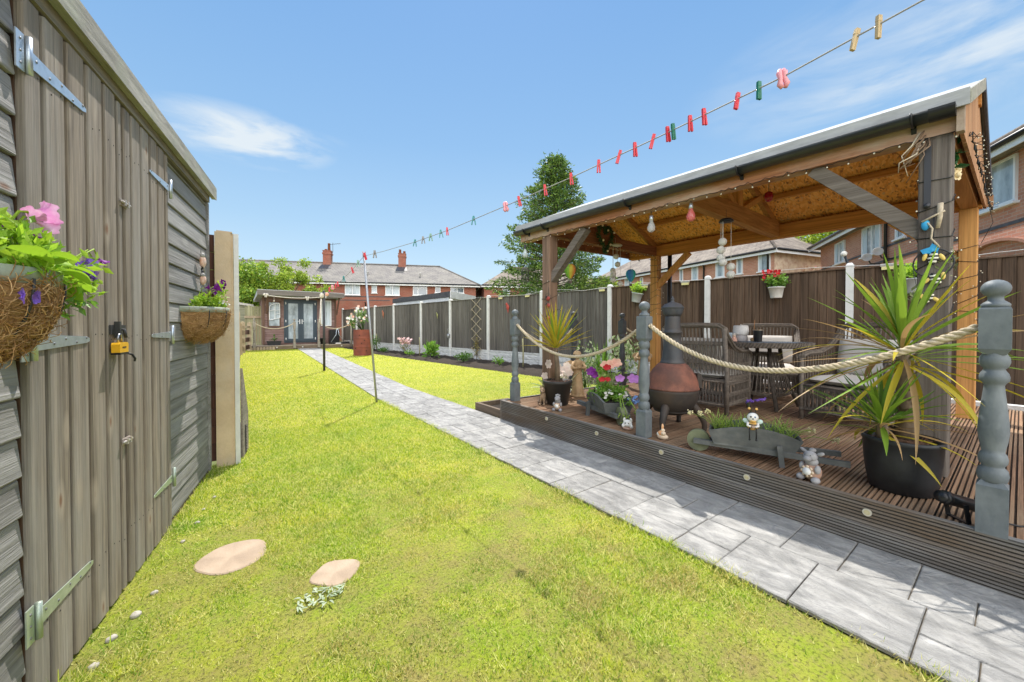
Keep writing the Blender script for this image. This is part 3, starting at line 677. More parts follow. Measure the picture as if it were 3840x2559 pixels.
# low fence at the far end
lw = thing('low_fence', 'low fence of tan posts and brown boards left of the summerhouse deck', 'fence', (.5, 21.2, 0))
o4 = (.5, 21.2, 0)
tanp = wood('fence_tan_post', (.5, .4, .28), (.36, .27, .18), 'z', 20, .3, .1)
for (x, y, h) in ((.42, 20.3, 1.33), (.72, 22.2, 1.32), (.3, 19.2, 1.25)):
    m = MB(o4); m.box(x - .09, x + .09, y - .07, y + .07, -.02, h); m.prism([(x - .1, h), (x + .1, h), (x, h + .07)], 'y', y - .08, y + .08); m.build('fence_post', tanp, lw)
for (a, b) in (((.3, 19.2), (.42, 20.3)), ((.42, 20.3), (.72, 22.2))):
    for z in (.2, .55, .9, 1.15):
        m = MB(o4); m.bar((a[0], a[1], z), (b[0], b[1], z), .03, .2 if z < 1 else .09); m.build('fence_board', brownpanel if z < 1 else tanp, lw)
# ---------------------------------------------------------------- long panel fence on the right
FR = math.atan(.135)
fence = thing('panel_fence', 'long fence of white concrete posts and dark vertical boards along the right side', 'fence', (8.55, 0, 0), FR)
FYS = [y * 1.0091 for y in (-2.7, -.5, 1.72, 3.92, 6.21, 8.47, 10.86, 13.07, 15.18, 17.58, 19.59, 21.84, 23.9)]
gapm = M('board_gap_shade', (.02, .015, .012), rough=1)  # dark backing sheet, painted-in shade for the gaps between fence boards
pb = MB(); pb.prism([(-.058, -.05), (.06, -.05), (.06, .05), (-.058, .05)], 'z', -.05, 2.2); 
pb.add([(-.058, -.05, 2.2), (.06, -.05, 2.2), (.06, .05, 2.2), (-.058, .05, 2.2), (-.03, -.025, 2.235), (.035, -.025, 2.235), (.035, .025, 2.235), (-.03, .025, 2.235)], [(0, 1, 5, 4), (1, 2, 6, 5), (2, 3, 7, 6), (3, 0, 4, 7), (4, 5, 6, 7)])
pme = pb.mesh('concrete_post', whitec)
for y in FYS: o = bpy.data.objects.new('concrete_post', pme); C.objects.link(o); o.parent = fence; o.location = (0, y, 0)
for i, (a, b) in enumerate(zip(FYS[:-1], FYS[1:])):
    a += .05; b -= .05; m = MB(); n = 17; w = (b - a) / n; rnd = random.Random(i + 3)
    top = 2.13 + rnd.uniform(-.015, .015)
    for k in range(n):
        y0 = a + k * w; t_ = rnd.uniform(-.006, .006); m.prism([(-.004 + t_, y0), (-.026 + t_, y0 + .006), (-.010 + t_, y0 + w - .004), (.002 + t_, y0 + w - .004)], 'z', .3 if i > 2 else .02, top - rnd.uniform(0, .008))
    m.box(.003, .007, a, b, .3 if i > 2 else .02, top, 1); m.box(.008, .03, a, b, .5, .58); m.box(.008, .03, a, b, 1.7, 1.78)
    m.box(-.045, .03, a, b, top, top + .022)
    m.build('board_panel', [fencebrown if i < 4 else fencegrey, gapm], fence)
    if i <= 2: continue
    m = MB(); V = []; nz, ny = 10, 26
    for iz in range(nz + 1):
        for iy in range(ny + 1):
            row = iz * 3 // (nz + 1); off = rnd.uniform(0, .012) + (.0 if iz * 3 % (nz + 1) < 3 else .008)
            V.append((-.03 - off, a + (b - a) * iy / ny, .0 + .37 * iz / nz))
    m.add(V, [(r * (ny + 1) + c, r * (ny + 1) + c + 1, (r + 1) * (ny + 1) + c + 1, (r + 1) * (ny + 1) + c) for r in range(nz) for c in range(ny)])
    m.box(-.025, .025, a, b, 0, .37); m.build('gravel_board', gravelw, fence)
def fp(y, off, z): return Vector((fence_x(y) - off, y, z))
# cable along the fence top
m = MB((8.3, 1, 2.1)); pts = []
for k in range(60):
    y = -1 + k * .4; pts.append(fp(y, .06, 2.165 + .03 * math.sin(k * .9) + (.015 if k % 5 else -.02)))
m.tube(pts, .005, 5); tag(m.build('fence_cable', M('cable_pale', (.55, .53, .5), rough=.6)), 'thin pale cable strung along the top of the panel fence', 'cable', None, (8.3, 1, 2.1))
# solar lights on the fence top
lampm = M('lamp_housing', (.42, .40, .36), (.3, .29, .26), 20, rough=.5); lampd = M('lamp_diffuser_yellow', (.75, .68, .32), rough=.4)
for (y, lab) in ((1.27, 'grey solar fence light above the green plant pot by the front post'), (4.35, 'cream solar fence light on the panel left of the post behind the chiminea'), (6.4, 'solar fence light on the post top behind the wind chime by the wreath'), (5.27, 'solar fence light next to the small tilted pot'), (9.0, 'small solar fence light just left of the post behind the gazebo corner'), (10.2, 'small solar fence light above the red bird on the fence')):
    p = fp(y, .05, 2.14); l = thing('solar_light', lab, 'solar light', p, FR, 'solar lights on the fence')
    m = MB(); m.prism([(-.05, -.02), (.06, .0), (.06, .035), (-.05, .015)], 'y', -.085, .085); m.build('housing', lampm, l)
    m = MB(); m.prism([(-.045, -.07), (-.01, -.07), (.03, -.002), (-.048, -.021)], 'y', -.07, .07); m.build('diffuser', lampd, l)
# wall pots on the fence
def fpot(y, z, r, h, label, potm, tilt, fol, fmat, flowers=None):
    t_ = thing('fence_pot', label, 'flower pot', fp(y, .12, z), FR, 'flower pots hung on the fence')
    m = MB(); m.lathe([(r * .7, 0), (r * .72, .005), (r * .97, h - .02), (r * 1.06, h - .018), (r * 1.06, h), (r * .9, h), (r * .85, h - .03)], seg=20); m.build('pot', potm, t_)
    m = MB(); m.leaves(cloud((0, 0, h + .11), (fol, fol, .13), 420, .3), .06, 0, .2, .5); m.build('foliage', fmat, t_)
    m = MB(); m.tube([(0, 0, h), (.09, 0, h + .05), (.1, 0, h + .12)], .004, 5); m.build('hook', darkm, t_)
    if flowers:
        m = MB()
        for _ in range(46): p = (U(-.12, .1), U(-.05, .2), h + U(.12, .32)); m.flower(p, (U(-1, .2), U(-1, .5), U(-.2, 1)), .028, 0, 5, .5)
        m.build('flower', flowers, t_)
    t_.rotation_euler = (tilt, 0, FR); return t_
greypot = M('pot_pale_grey', (.55, .57, .56), (.45, .47, .47), 12, rough=.6)
whpot = M('pot_white', (.78, .77, .72), (.68, .66, .6), 20, (1, 1, .3), .6, .2)
fpot(2.70, 1.70, .125, .2, 'white fence pot with red geraniums over leafy greenery', whpot, 0, .21, green, redf)
fpot(.97, 1.68, .13, .22, 'pale grey fence pot of bright green foliage beside the front gazebo post', greypot, 0, .24, lime)
fpot(5.45, 1.75, .13, .22, 'pale grey fence pot hanging askew with lime trailing leaves', greypot, .22, .17, lime)
# ornaments on the fence
def fbird(y, z, s_, col, label):
    t_ = thing('bird_plaque', label, 'ornament', fp(y, .05, z), FR, 'bird plaques on the fence')
    m = MB(); m.ell((-.01, 0, 0), (.02, .07 * s_, .1 * s_), 0, 12); m.ell((-.014, .05 * s_, .11 * s_), (.02, .05 * s_, .05 * s_), 0, 10); m.prism([(.09 * s_, .11 * s_), (.14 * s_, .105 * s_), (.09 * s_, .09 * s_)], 'x', -.02, -.005, 1); m.prism([(-.05 * s_, -.06 * s_), (-.02 * s_, -.2 * s_), (.03 * s_, -.06 * s_)], 'x', -.015, -.005); m.build('bird', [col, darkm], t_)
redo = M('ornament_red', (.5, .09, .06), (.35, .05, .04), 20, rough=.5)
fbird(9.87, 1.79, .95, redo, 'red bird plaque on the fence panel right of the trellis')
fbird(18.6, 1.78, 1.1, M('ornament_terracotta', (.42, .15, .08), rough=.6), 'terracotta bird plaque on a far fence panel behind the rusty barrel')
fbird(13.9, 1.62, .7, M('ornament_moss', (.3, .3, .12), rough=.7), 'small mossy plaque on the fence panel left of the trellis')
m = MB(); m.tube([(0, .0, .25), (-.02, .03, .2), (-.02, -.03, .12), (0, 0, .05)], .008, 6); m.lathe([(.03, -.12), (.06, -.1), (.06, .02), (.02, .05)], seg=10)
tag(m.build('hanging_lantern', M('lantern_grey', (.3, .31, .32), rough=.4, metal=.4)), 'little grey lantern hung low on the fence post left of the trellis', 'lantern', None, fp(13.07, .1, .85))
# trellis
m = MB()
for k in range(6):
    z = .02 + k * .345
    for sg in (1, -1):
        a = .0; m.bar((0 + .004 * sg, -.28 * sg, z), (.004 * sg, .28 * sg, z + .40), .012, .018)
tr = m.build('trellis', M('trellis_wood', (.5, .42, .3), (.35, .29, .2), 20, rough=.85)); tr.rotation_euler.z = FR
tag(tr, 'narrow expanding diamond trellis fixed to the fence panel', 'trellis', None, fp(11.45, .07, .0))
cl = thing('climbing_plant', 'sparse climbing plant at the foot of the trellis', 'plant', fp(11.3, .16, .02))
m = MB()
for k in range(7): m.tube([(0, 0, 0), (U(-.05, .0), U(-.15, .15), .4), (U(-.05, .02), U(-.25, .25), U(.6, 1.05))], [.006, .003], 5)
m.build('stem', trunkm, cl)
m = MB(); m.leaves(cloud((-.02, 0, .5), (.08, .2, .42), 190, .2), .05, 0, 0, .6); m.build('foliage', leaf('leaf_olive', (.2, .2, .05), (.35, .27, .08)), cl)
# planting in the bed
def tuft(x, y, r, h, n, mat, label, cat='plant', size=.07, up=.8, stem=True, z=.05, flowers=None, name='border_plant', fn=0, fr_=.03, asp=.45):
    t_ = thing(name, label, cat, (x, y, z))
    if stem: m = MB(); sticks(m, (0, 0, 0), 14, h * .9, r * .8, .005); m.build('stem', greend, t_)
    m = MB(); m.leaves(cloud((0, 0, h * .52), (r, r, h * .5), n, .25), size, 0, up, asp); m.build('foliage', mat, t_)
    if flowers:
        m = MB()
        for _ in range(fn):
            a = U(0, 6.28); q = r * U(.3, 1); m.flower((math.cos(a) * q, math.sin(a) * q, h * U(.65, 1.05)), (U(-1, .3), U(-1, .5), U(0, 1)), fr_ * U(.7, 1.2), 0, 5, .4)
        m.build('flower', flowers, t_)
    return t_
def bedat(y, k): return bed_x(y) + (fence_x(y) - bed_x(y)) * k
blush = M('petal_blush', (.72, .42, .42), (.8, .6, .58), 20, rough=.6, trans=.2)
tuft(bedat(14.9, .45), 14.9, .3, .62, 120, leaf('leaf_reddish', (.28, .2, .1), (.3, .3, .1)), 'pink flowering border plant in front of the fence left of the lantern', flowers=blush, fn=60, fr_=.05)
tuft(bedat(17.9, .35), 17.9, .36, .75, 420, greend, 'dark green bushy shrub in the bed beyond the barrel')
tuft(bedat(18.9, .3), 18.9, .26, .42, 220, green, 'low green plant with orange flowers beside the rusty barrel', flowers=peachf, fn=14, fr_=.05)
tuft(bedat(12.6, .35), 12.6, .3, .5, 150, green, 'broad leaved green border plant between lantern post and trellis', size=.2, up=.7)
tuft(bedat(10.5, .3), 10.5, .34, .3, 320, greend, 'low grey green mound at the bed edge in front of the trellis')
tuft(bedat(8.9, .35), 8.9, .2, .26, 90, green, 'small green seedling near the tall cane in the bed')
tuft(bedat(16.3, .25), 16.3, .25, .22, 160, greend, 'low dark ground plant at the far bed edge')
tuft(bedat(13.8, .2), 13.8, .2, .2, 110, green, 'flat green plant at the bed edge before the pink flowers')
tuft(7.0, 6.2, .3, .35, 300, green, 'mound of fresh green leaves in the bed behind the angel statue')
for (y, k, h, lab) in ((14.2, .6, .72, 'short cane beside the pink border plant'), (8.35, .55, .8, 'short weathered cane standing in the bed near the deck corner'), (18.4, .6, .8, 'thin cane behind the dark green shrub')):
    m = MB(); m.tube([(0, 0, -.05), (.01, .01, h * .6), (.0, .02, h)], [.022, .02, .018], 7); tag(m.build('cane', M('cane_green_wood', (.4, .38, .2), (.28, .25, .14), 20, (1, 1, .3), .8)), lab, 'cane', 'canes in the bed', (bedat(y, k), y, .03))
# tall plants behind the deck edge
t_ = thing('iris_clump', 'clump of upright sword leaves behind the deck beside the rear newel post', 'plant', (5.2, 4.35, .03))
m = MB()
for _ in range(24): a = U(0, 6.28); m.blade((U(-.07, .07), U(-.07, .07), 0), (math.cos(a) * .18, math.sin(a) * .18, 1), U(.6, 1.0), .04, .2, 6)
m.build('leaf', green, t_)
tuft(4.95, 4.5, .36, .85, 420, varieg, 'pale variegated leafy plant left of the sword leaves', size=.07)
tuft(6.05, 4.5, .4, 1.02, 430, varieg, 'taller pale variegated shrub right of the rear newel post', size=.08)

# ---------------------------------------------------------------- washing line
LP = [(2.02, -1.0, 2.385), (1.95, .22, 2.318), (1.93, .63, 2.26), (1.90, 1.2, 2.222), (1.87, 1.84, 2.192), (1.83, 2.55, 2.172), (1.79, 3.5, 2.16), (1.75, 4.27, 2.17), (1.70, 5.3, 2.215), (1.66, 6.06, 2.262)]
LQ = [(1.66, 6.06, 2.262), (1.72, 7.0, 2.17), (1.78, 7.9, 2.115), (1.84, 8.8, 2.075), (1.9, 9.8, 2.07), (1.965, 10.9, 2.105)]
m = MB((1.9, 2, 2.2)); m.tube(LP + LQ[1:], .0035, 5); tag(m.build('washing_line', M('line_cord', (.3, .29, .27), rough=.7)), 'thin washing line running from the top of the prop over the path', 'washing line', None, (1.9, 2, 2.2))
def on(poly, y):
    for a, b in zip(poly[:-1], poly[1:]):
        if a[1] <= y <= b[1]: k = (y - a[1]) / (b[1] - a[1]); return Vector(a) + (Vector(b) - Vector(a)) * k
    return Vector(poly[-1])
pr = thing('line_prop', 'leaning silver pole propping up the washing line on the lawn edge', 'line prop', (1.81, 5.95, 0))
m = MB(); m.tube([(0, 0, -.02), (-.15, .11, 2.262)], .0165, 10); m.build('pole', M('prop_steel', (.45, .46, .47), (.36, .36, .37), 8, rough=.45, metal=.6), pr)
m = MB(); m.tube([(-.15, .11, 2.25), (-.15, .11, 2.3)], .02, 8); m.tube([(-.15, .11, 2.29), (-.17, .12, 2.33)], .006, 6); m.tube([(-.15, .11, 2.29), (-.13, .1, 2.33)], .006, 6); m.build('end_fork', M('fork_plastic', (.4, .15, .14), rough=.5), pr)
po = thing('line_post', 'dark metal washing line post at the path edge', 'line post', (1.97, 10.94, 0))
m = MB(); m.tube([(0, 0, -.05), (0, 0, 2.1)], .03, 12); m.ell((0, 0, 2.1), (.034, .034, .02)); m.build('pole', darkm, po)
m = MB(); m.tube([(0, 0, 2.0), (.12, -.02, 2.08)], .012, 6); m.ell((-.05, -.03, 1.98), (.06, .05, .07), 1, 8); m.ell((.07, -.04, 2.02), (.05, .05, .05), 2, 8); m.tube([(-.06, 0, 1.9), (-.1, -.02, 1.3), (-.08, -.03, 1.25)], .018, 6, 1); m.build('line_cleat', [darkm, M('cord_pale', (.68, .62, .52), (.55, .48, .4), 30, rough=.9), peachf], po)
pegw = wood('peg_wood', (.62, .47, .27), (.5, .36, .2), 'z', 90, .2, 0); pegr = M('peg_red', (.62, .035, .05), rough=.35); pegg = M('peg_green', (.01, .16, .09), rough=.35); pegt = M('peg_teal', (.06, .26, .26), rough=.4); pegk = M('peg_pink', (.78, .32, .36), rough=.4); pegd = M('peg_grey', (.3, .28, .27), rough=.5); pegl = M('peg_sage', (.24, .4, .3), rough=.5)
spm = M('spring_steel', (.5, .5, .5), rough=.3, metal=.9)
def pegmesh(mt, op, soft=False):
    m = MB(); h = .08
    for sg in (-1, 1):
        w = .0055 if not soft else .009
        top = (sg * .004, -.0 , h * .45); bot = (sg * op, 0, -h * .55)
        if soft: m.tube([(sg * .005, 0, h * .5), (sg * .011, 0, h * .3), (sg * .008, 0, 0), (sg * .014, 0, -h * .3), (sg * .006, 0, -h * .5)], [.007, .012, .009, .012, .008], 8)
        else: m.bar(top, bot, .011, w * 1.6, 0, (1, 0, 0)); m.bar((sg * .0035, 0, h * .47), (sg * .005, 0, h * .2), .012, .009, 0, (1, 0, 0))
    m.tube([(-.009, -.0068, 0), (.009, -.0068, 0)], .003, 5, 1); m.tube([(-.006, -.007, .006), (.006, -.007, -.006)], .0016, 4, 1)
    return m.mesh('clothes_peg', [mt, spm])
PM = {'w': pegmesh(pegw, .004), 'r': pegmesh(pegr, .008), 'rn': pegmesh(pegr, .005), 'g': pegmesh(pegg, .006), 't': pegmesh(pegt, .018), 'k': pegmesh(pegk, .01, True), 'd': pegmesh(pegd, .018), 'l': pegmesh(pegl, .018)}
PEGS = [(.33, 'w', 0, 'natural wooden clothes peg, the upright one highest on the line'), (.395, 'w', -12, 'natural wooden clothes peg hanging tilted beside the upright wooden one'), (.63, 'k', 8, 'chunky pink soft grip clothes peg between the wooden and green pegs'),
 (.72, 'g', -2, 'dark green clothes peg next to the chunky pink one'), (.81, 'rn', -12, 'slanted red clothes peg just below the dark green one'), (.96, 'r', 5, 'upper of two close red pegs over the gazebo roof middle'), (1.03, 'r', 3, 'lower of two close red pegs over the gazebo roof middle'),
 (1.12, 'g', 8, 'blue green clothes peg touching a red peg'), (1.15, 'r', 5, 'red clothes peg touching the blue green one'), (1.24, 'rn', -14, 'slanted red peg first after the touching red and blue green pair'), (1.35, 'r', 4, 'upright red peg second after the touching pair'), (1.46, 'rn', -16, 'slanted red peg third after the touching pair'), (1.61, 'r', 0, 'red peg against open sky just right of the conifer top'),
 (1.84, 'r', 6, 'upper red peg in front of the conifer crown'), (2.09, 'r', 8, 'middle red peg in front of the conifer crown'), (2.38, 'r', 12, 'lower red peg at the left edge of the conifer'), (2.55, 'k', 8, 'pale pink faded peg left of the conifer'), (3.03, 't', 0, 'lone teal peg splayed open in the sky left of the conifer'), (3.52, 'r', 4, 'single red peg among the far teal and grey pegs'),
 (3.65, 't', 6, 'teal splayed peg beside the single far red peg'), (3.88, 'l', 0, 'sage green splayed peg in the far cluster'), (4.06, 'd', 3, 'pale grey splayed peg in the far cluster'), (4.27, 't', -4, 'leftmost teal splayed peg of the far cluster'), (5.6, 'd', 0, 'dark grey splayed peg nearest the prop top'), (6.0, 'r', 15, 'red peg clipped at the top of the prop'),
 (6.5, 'l', 8, 'pale green peg first below the prop towards the dark post'), (7.0, 'r', 20, 'red peg below the pale green one past the prop'), (7.9, 't', 5, 'teal peg alone between prop and dark post'), (8.65, 'r', 8, 'first red peg after the lone teal one towards the dark post'), (8.95, 'r', -6, 'second red peg after the lone teal one towards the dark post'), (9.4, 'k', 5, 'pink peg close to the dark post'), (9.9, 'r', 0, 'red peg hung beside the dark post above the summerhouse roof')]
CY = -math.atan((1176.5 - 530) / 870)
for (y, c, tl, lab) in PEGS:
    p = on(LP if y < 6.06 else LQ, y); o = bpy.data.objects.new('clothes_peg', PM[c]); C.objects.link(o)
    o.rotation_euler = (U(-.05, .05), R(tl), CY + PI + U(-.3, .3)); s_ = 1.0 if y < 5 else 1.35; o.scale = (s_, s_, s_)
    tag(o, lab, 'clothes peg', 'pegs on the washing line', p + Vector((0, 0, -.006)))

# ---------------------------------------------------------------- rusty barrel with a rose
rust = M('barrel_rust', (.27, .075, .045), (.17, .05, .035), 4, rough=.8, bump=.2, bsc=40, c3=(.12, .05, .04), s3=2.5, isl=0)
ba = thing('rusty_barrel', 'rusty red oil drum planter standing on the lawn by the far fence', 'planter', (4.32, 15.98, 0))
m = MB(); pf = []
for z in fr(0, 1.04, 52):
    r = .365 + .014 * math.exp(-((z - .35) / .02) ** 2) + .014 * math.exp(-((z - .7) / .02) ** 2) + (.01 if z < .02 or z > 1.02 else 0); pf.append((r, z))
pf += [(.345, 1.04), (.34, .96)]; m.lathe(pf, seg=28)
for (a, z) in ((-2.2, .82), (-2.0, .5), (-1.5, .2), (-2.7, .3), (-1.7, .62)): m.ell((.37 * math.cos(a), .37 * math.sin(a), z), .022, 1, 8)
m.build('drum', [rust, M('drum_hole', (.02, .015, .012))], ba)
m = MB(); m.lathe([(.342, .97), (.3, .99), (.01, 1.0)], seg=20); m.build('soil', soil, ba)
ro = thing('rose_bush', 'leggy rose bush with pale blooms growing in the rusty barrel', 'rose', (4.32, 15.98, .98))
m = MB(); st_ = []
for k in range(11):
    a = U(0, 6.28); e = Vector((math.cos(a) * U(.1, .3), math.sin(a) * .2, U(.5, 1.05))) if k < 6 else Vector((-.45 + U(-.1, .1), U(-.2, .1), U(.3, .6)))
    m.tube([(0, 0, 0), e * .5 + Vector((0, 0, .1)), e], [.012, .008, .004], 5); st_.append(e)
m.build('stem', greend, ro)
m = MB()
for e in st_: m.leaves(cloud(e * .8, (.16, .16, .2), 42, .1), .085, 0, .2, .55)
m.build('foliage', leaf('leaf_rose', (.13, .24, .05), (.3, .4, .14)), ro)
m = MB()
for e in st_:
    for _ in range(4): m.flower(e + Vector((U(-.12, .12), U(-.14, .05), U(-.1, .12))), (U(-1, 1), -1, U(-.3, 1)), U(.035, .06), U(0, 1) > .55, 5, .4)
m.build('flower', [whitef, peachf], ro)
# ---------------------------------------------------------------- deck
DZ = .255
deck = thing('timber_deck', 'raised brown grooved timber deck with grey fascia beside the path', 'deck', (4.8, .5, 0))
od = (4.8, .5, 0)
m = MB(od); y = -3.2; w = .1325; k = 0
while y < 3.82:
    y1 = min(y + w, 3.845); b = y1 - y - .008; pts = [(y, DZ - .03)]
    n = 5; p0 = y + .003; GM = []
    pts.append((p0, DZ - .002)); pts.append((p0 + .003, DZ))
    gw = (b - .012) / n
    for j in range(n):
        a = p0 + .006 + j * gw
        pts += [(a + gw * .06, DZ), (a + gw * .58, DZ), (a + gw * .64, DZ - .009), (a + gw * .98, DZ - .009)]; GM += [len(pts) - 2]
    pts += [(p0 + b - .003, DZ), (p0 + b, DZ - .002), (p0 + b, DZ - .03)]
    n = len(pts)
    V = [(2.725, p[0], p[1]) for p in pts] + [(6.95, p[0], p[1]) for p in pts]
    q0 = len(m.f); m.add(V, [(i, i + 1, n + i + 1, n + i) for i in range(n - 1)] + [tuple(range(n))[::-1]]); y += w; k += 1
    for i in GM: m.m[q0 + i] = 1
    for i in (0, n - 2): m.m[q0 + i] = 1
m.build('deck_boards', [deckw, M('deck_groove_dirt', (.075, .05, .033), (.04, .028, .02), 30, rough=1)], deck)
m = MB(od); m.box(2.76, 6.93, -3.2, 3.82, .0, .222); m.build('deck_frame', M('deck_frame_dark', (.03, .025, .02), rough=.9), deck)
def fascia(m, axis, c, a, b, z0, z1, sg):
    n = 7; h = (z1 - z0) / n; pts = [(c - sg * .025, z0), (c, z0 + .002)]; GM = []
    for j in range(n):
        q = z0 + .004 + j * (h - .0005); pts += [(c, q + h * .08), (c, q + h * .52), (c - sg * .006, q + h * .60), (c - sg * .006, q + h * .98)]; GM.append(len(pts) - 2)
    pts += [(c, z1 - .003), (c - sg * .004, z1), (c - sg * .035, z1)]
    n = len(pts); P = (lambda p, w_: (p[0], w_, p[1])) if axis == 'y' else (lambda p, w_: (w_, p[0], p[1]))
    q0 = len(m.f); m.add([P(p, a) for p in pts] + [P(p, b) for p in pts], [(i, i + 1, n + i + 1, n + i) for i in range(n - 1)] + [tuple(range(n)), tuple(range(n, 2 * n))])
    for i in GM: m.m[q0 + i] = 1
deckg = M('fascia_groove_dirt', (.05, .045, .038), (.03, .026, .022), 30, rough=1)
for (z0, z1) in ((.005, .127), (.132, .262)):
    m = MB(od); fascia(m, 'y', 2.69, -3.2, 3.85, z0, z1, -1); m.build('fascia_board', [decks, deckg], deck)
for (z0, z1) in ((.005, .127), (.132, .262)):
    m = MB(od); fascia(m, 'x', 3.872, 2.692, 6.95, z0, z1, 1); m.build('fascia_board', [decks, deckg], deck)
lens = M('deck_lamp_lens', (.62, .55, .35), (.5, .43, .25), 40, rough=.35); ringm = M('deck_lamp_ring', (.66, .63, .56), rough=.35, metal=.6)
for y in (3.0, 2.315, 1.665, 1.055, .475):
    m = MB(od); m.tube([(2.693, y, .198), (2.683, y, .198)], .019, 20, 0, True, False); r_ = m.build('deck_light', ringm, deck)
    m = MB(od); m.tube([(2.684, y, .198), (2.681, y, .198)], .0125, 18, 0, True, False); m.build('lens', lens, r_)
m = MB(); m.box(6.95, 7.07, -3.2, 3.9, 0, .30); tag(m.build('back_kerb', gravelw), 'pale concrete kerb along the back of the deck', 'kerb')
ed = thing('timber_edging', 'low timber edging box beside the left end of the deck', 'edging', (2.9, 4.3, 0))
m = MB((2.9, 4.3, 0)); tm = M('edging_wood', (.22, .16, .11), (.13, .1, .075), 20, (1, .1, 1), .9, .4)
m.box(2.74, 2.785, 3.9, 4.55, 0, .115); m.box(2.785, 3.3, 4.5, 4.545, 0, .114); m.build('timber', tm, ed)
m = MB((2.9, 4.3, 0)); m.box(2.786, 3.9, 3.9, 4.49, 0, .055); m.leaves([(U(2.8, 3.5), U(3.9, 4.45), .06) for _ in range(60)], .03); m.build('soil', soil, ed)

# ---------------------------------------------------------------- turned newel posts and ropes
def newel(x, y, label, mat, h=1.13, z=DZ, grp='newel posts round the deck', rz=0., s_=1., ballflat=1.):
    t_ = thing('newel_post', label, 'newel post', (x, y, z), rz, grp); k = h / 1.13
    m = MB(); q = .046 * s_
    m.prism([(-q, -q), (q, -q), (q, q), (-q, q)], 'z', 0, .215 * k)
    m.add([(-q, -q, .215 * k), (q, -q, .215 * k), (q, q, .215 * k), (-q, q, .215 * k)] + [(a * q * .7, b * q * .7, .237 * k) for a, b in ((-1, -1), (1, -1), (1, 1), (-1, 1))], [(0, 1, 5, 4), (1, 2, 6, 5), (2, 3, 7, 6), (3, 0, 4, 7), (4, 5, 6, 7)])
    pf = [(.036, .225), (.044, .24), (.0475, .262), (.044, .285), (.034, .297), (.034, .303), (.042, .315), (.0445, .335), (.04, .355), (.034, .364), (.036, .38), (.043, .42), (.046, .455), (.0455, .48), (.042, .53), (.036, .59), (.031, .645), (.030, .662), (.034, .672), (.0435, .682), (.0445, .70), (.041, .715), (.033, .728), (.031, .735), (.040, .745), (.0455, .765), (.044, .785), (.036, .80), (.036, .815)]
    m.lathe([(r * s_, zz * k) for r, zz in pf], seg=24)
    z0, z1 = .812 * k, 1.0 * k
    ch = .5
    for (za, zb, qa, qb) in ((z0 - .012, z0 + .012, .72, 1), (z0 + .012, z1, 1, 1), (z1, z1 + .008, 1, .93)):
        V = [(a * q * f_, b * q * f_, zz) for zz, f_ in ((za, qa), (zb, qb)) for a, b in ((-1, -1), (1, -1), (1, 1), (-1, 1))]
        m.add(V, [(0, 3, 2, 1), (4, 5, 6, 7), (0, 1, 5, 4), (1, 2, 6, 5), (2, 3, 7, 6), (3, 0, 4, 7)])
    m.build('post', mat, t_)
    m = MB(); pf = [(.03, 1.006), (.042, 1.01), (.043, 1.022), (.036, 1.03), (.024, 1.04), (.0235, 1.05)]
    c_, rb_ = 1.092, .0445
    for i in range(11):
        a = -1.0 + (PI / 2 + 1.0) * i / 10; pf.append((max(.001, rb_ * math.cos(a)), c_ + rb_ * math.sin(a) * .9 * ballflat))
    m.lathe([(r * s_, zz * k) for r, zz in pf], seg=24); m.build('ball_finial', mat, t_)
    return t_
newel(2.835, 3.75, 'grey blue turned newel post at the left front corner of the deck', newelp)
newel(2.775, 1.88, 'grey blue turned newel post in front of the chiminea', newelp)
newel(2.735, .07, 'large grey blue newel post at the right end of the deck', newelp)
ndark = M('newel_dark_grey', (.075, .08, .085), (.05, .055, .06), 14, rough=.55, bump=.1)
newel(3.86, 3.74, 'dark newel post behind the cordyline and angel statue', ndark)
newel(4.95, 3.75, 'dark newel post at the back left edge of the deck by the sword leaves', ndark)
def rope(a, b, sag, r, label, o_=None, grp='rope swags between newel posts', n=None, skew=0.):
    a, b = Vector(a), Vector(b); ln = (b - a).length * 1.08; n = n or int(ln / .011); base = []
    for i in range(n + 1):
        t = i / n; base.append(a + (b - a) * t + Vector((0, 0, -sag * 4 * t * (1 - t) * (1 + skew * (t - .5)))))
    m = MB(a); d = (b - a).normalized(); u = d.cross(Vector((0, 0, 1))).normalized()
    tw = 2 * PI * ln / (r * 5.2) / n
    for s_ in range(3):
        P = []
        for i, p in enumerate(base):
            tg = (base[min(i + 1, n)] - base[max(i - 1, 0)]).normalized(); v = tg.cross(u).normalized(); ph = i * tw + s_ * 2 * PI / 3
            P.append(p + (u * math.cos(ph) + v * math.sin(ph)) * r * .52)
        m.tube(P, r * .54, 7)
    tag(m.build('rope', ropem), label, 'rope', grp, a)
rope((2.83, 3.70, 1.20), (2.78, 1.93, 1.16), .31, .0165, 'rope swag from the left corner newel to the newel by the chiminea')
rope((2.775, 1.83, 1.19), (2.74, .12, 1.175), .285, .0185, 'long rope swag in front of the wicker chairs and big cordyline', skew=-.25)
rope((2.87, 3.75, 1.18), (3.36, 3.72, .93), .03, .015, 'short rope from the left corner newel to the gazebo front post')
rope((3.42, 3.72, .92), (3.83, 3.74, 1.15), .05, .015, 'short rope rising from the gazebo front post to the dark newel')
rope((4.98, 3.72, 1.16), (5.84, 3.72, .95), .05, .015, 'thin rope from the dark back newel to the rear gazebo post')

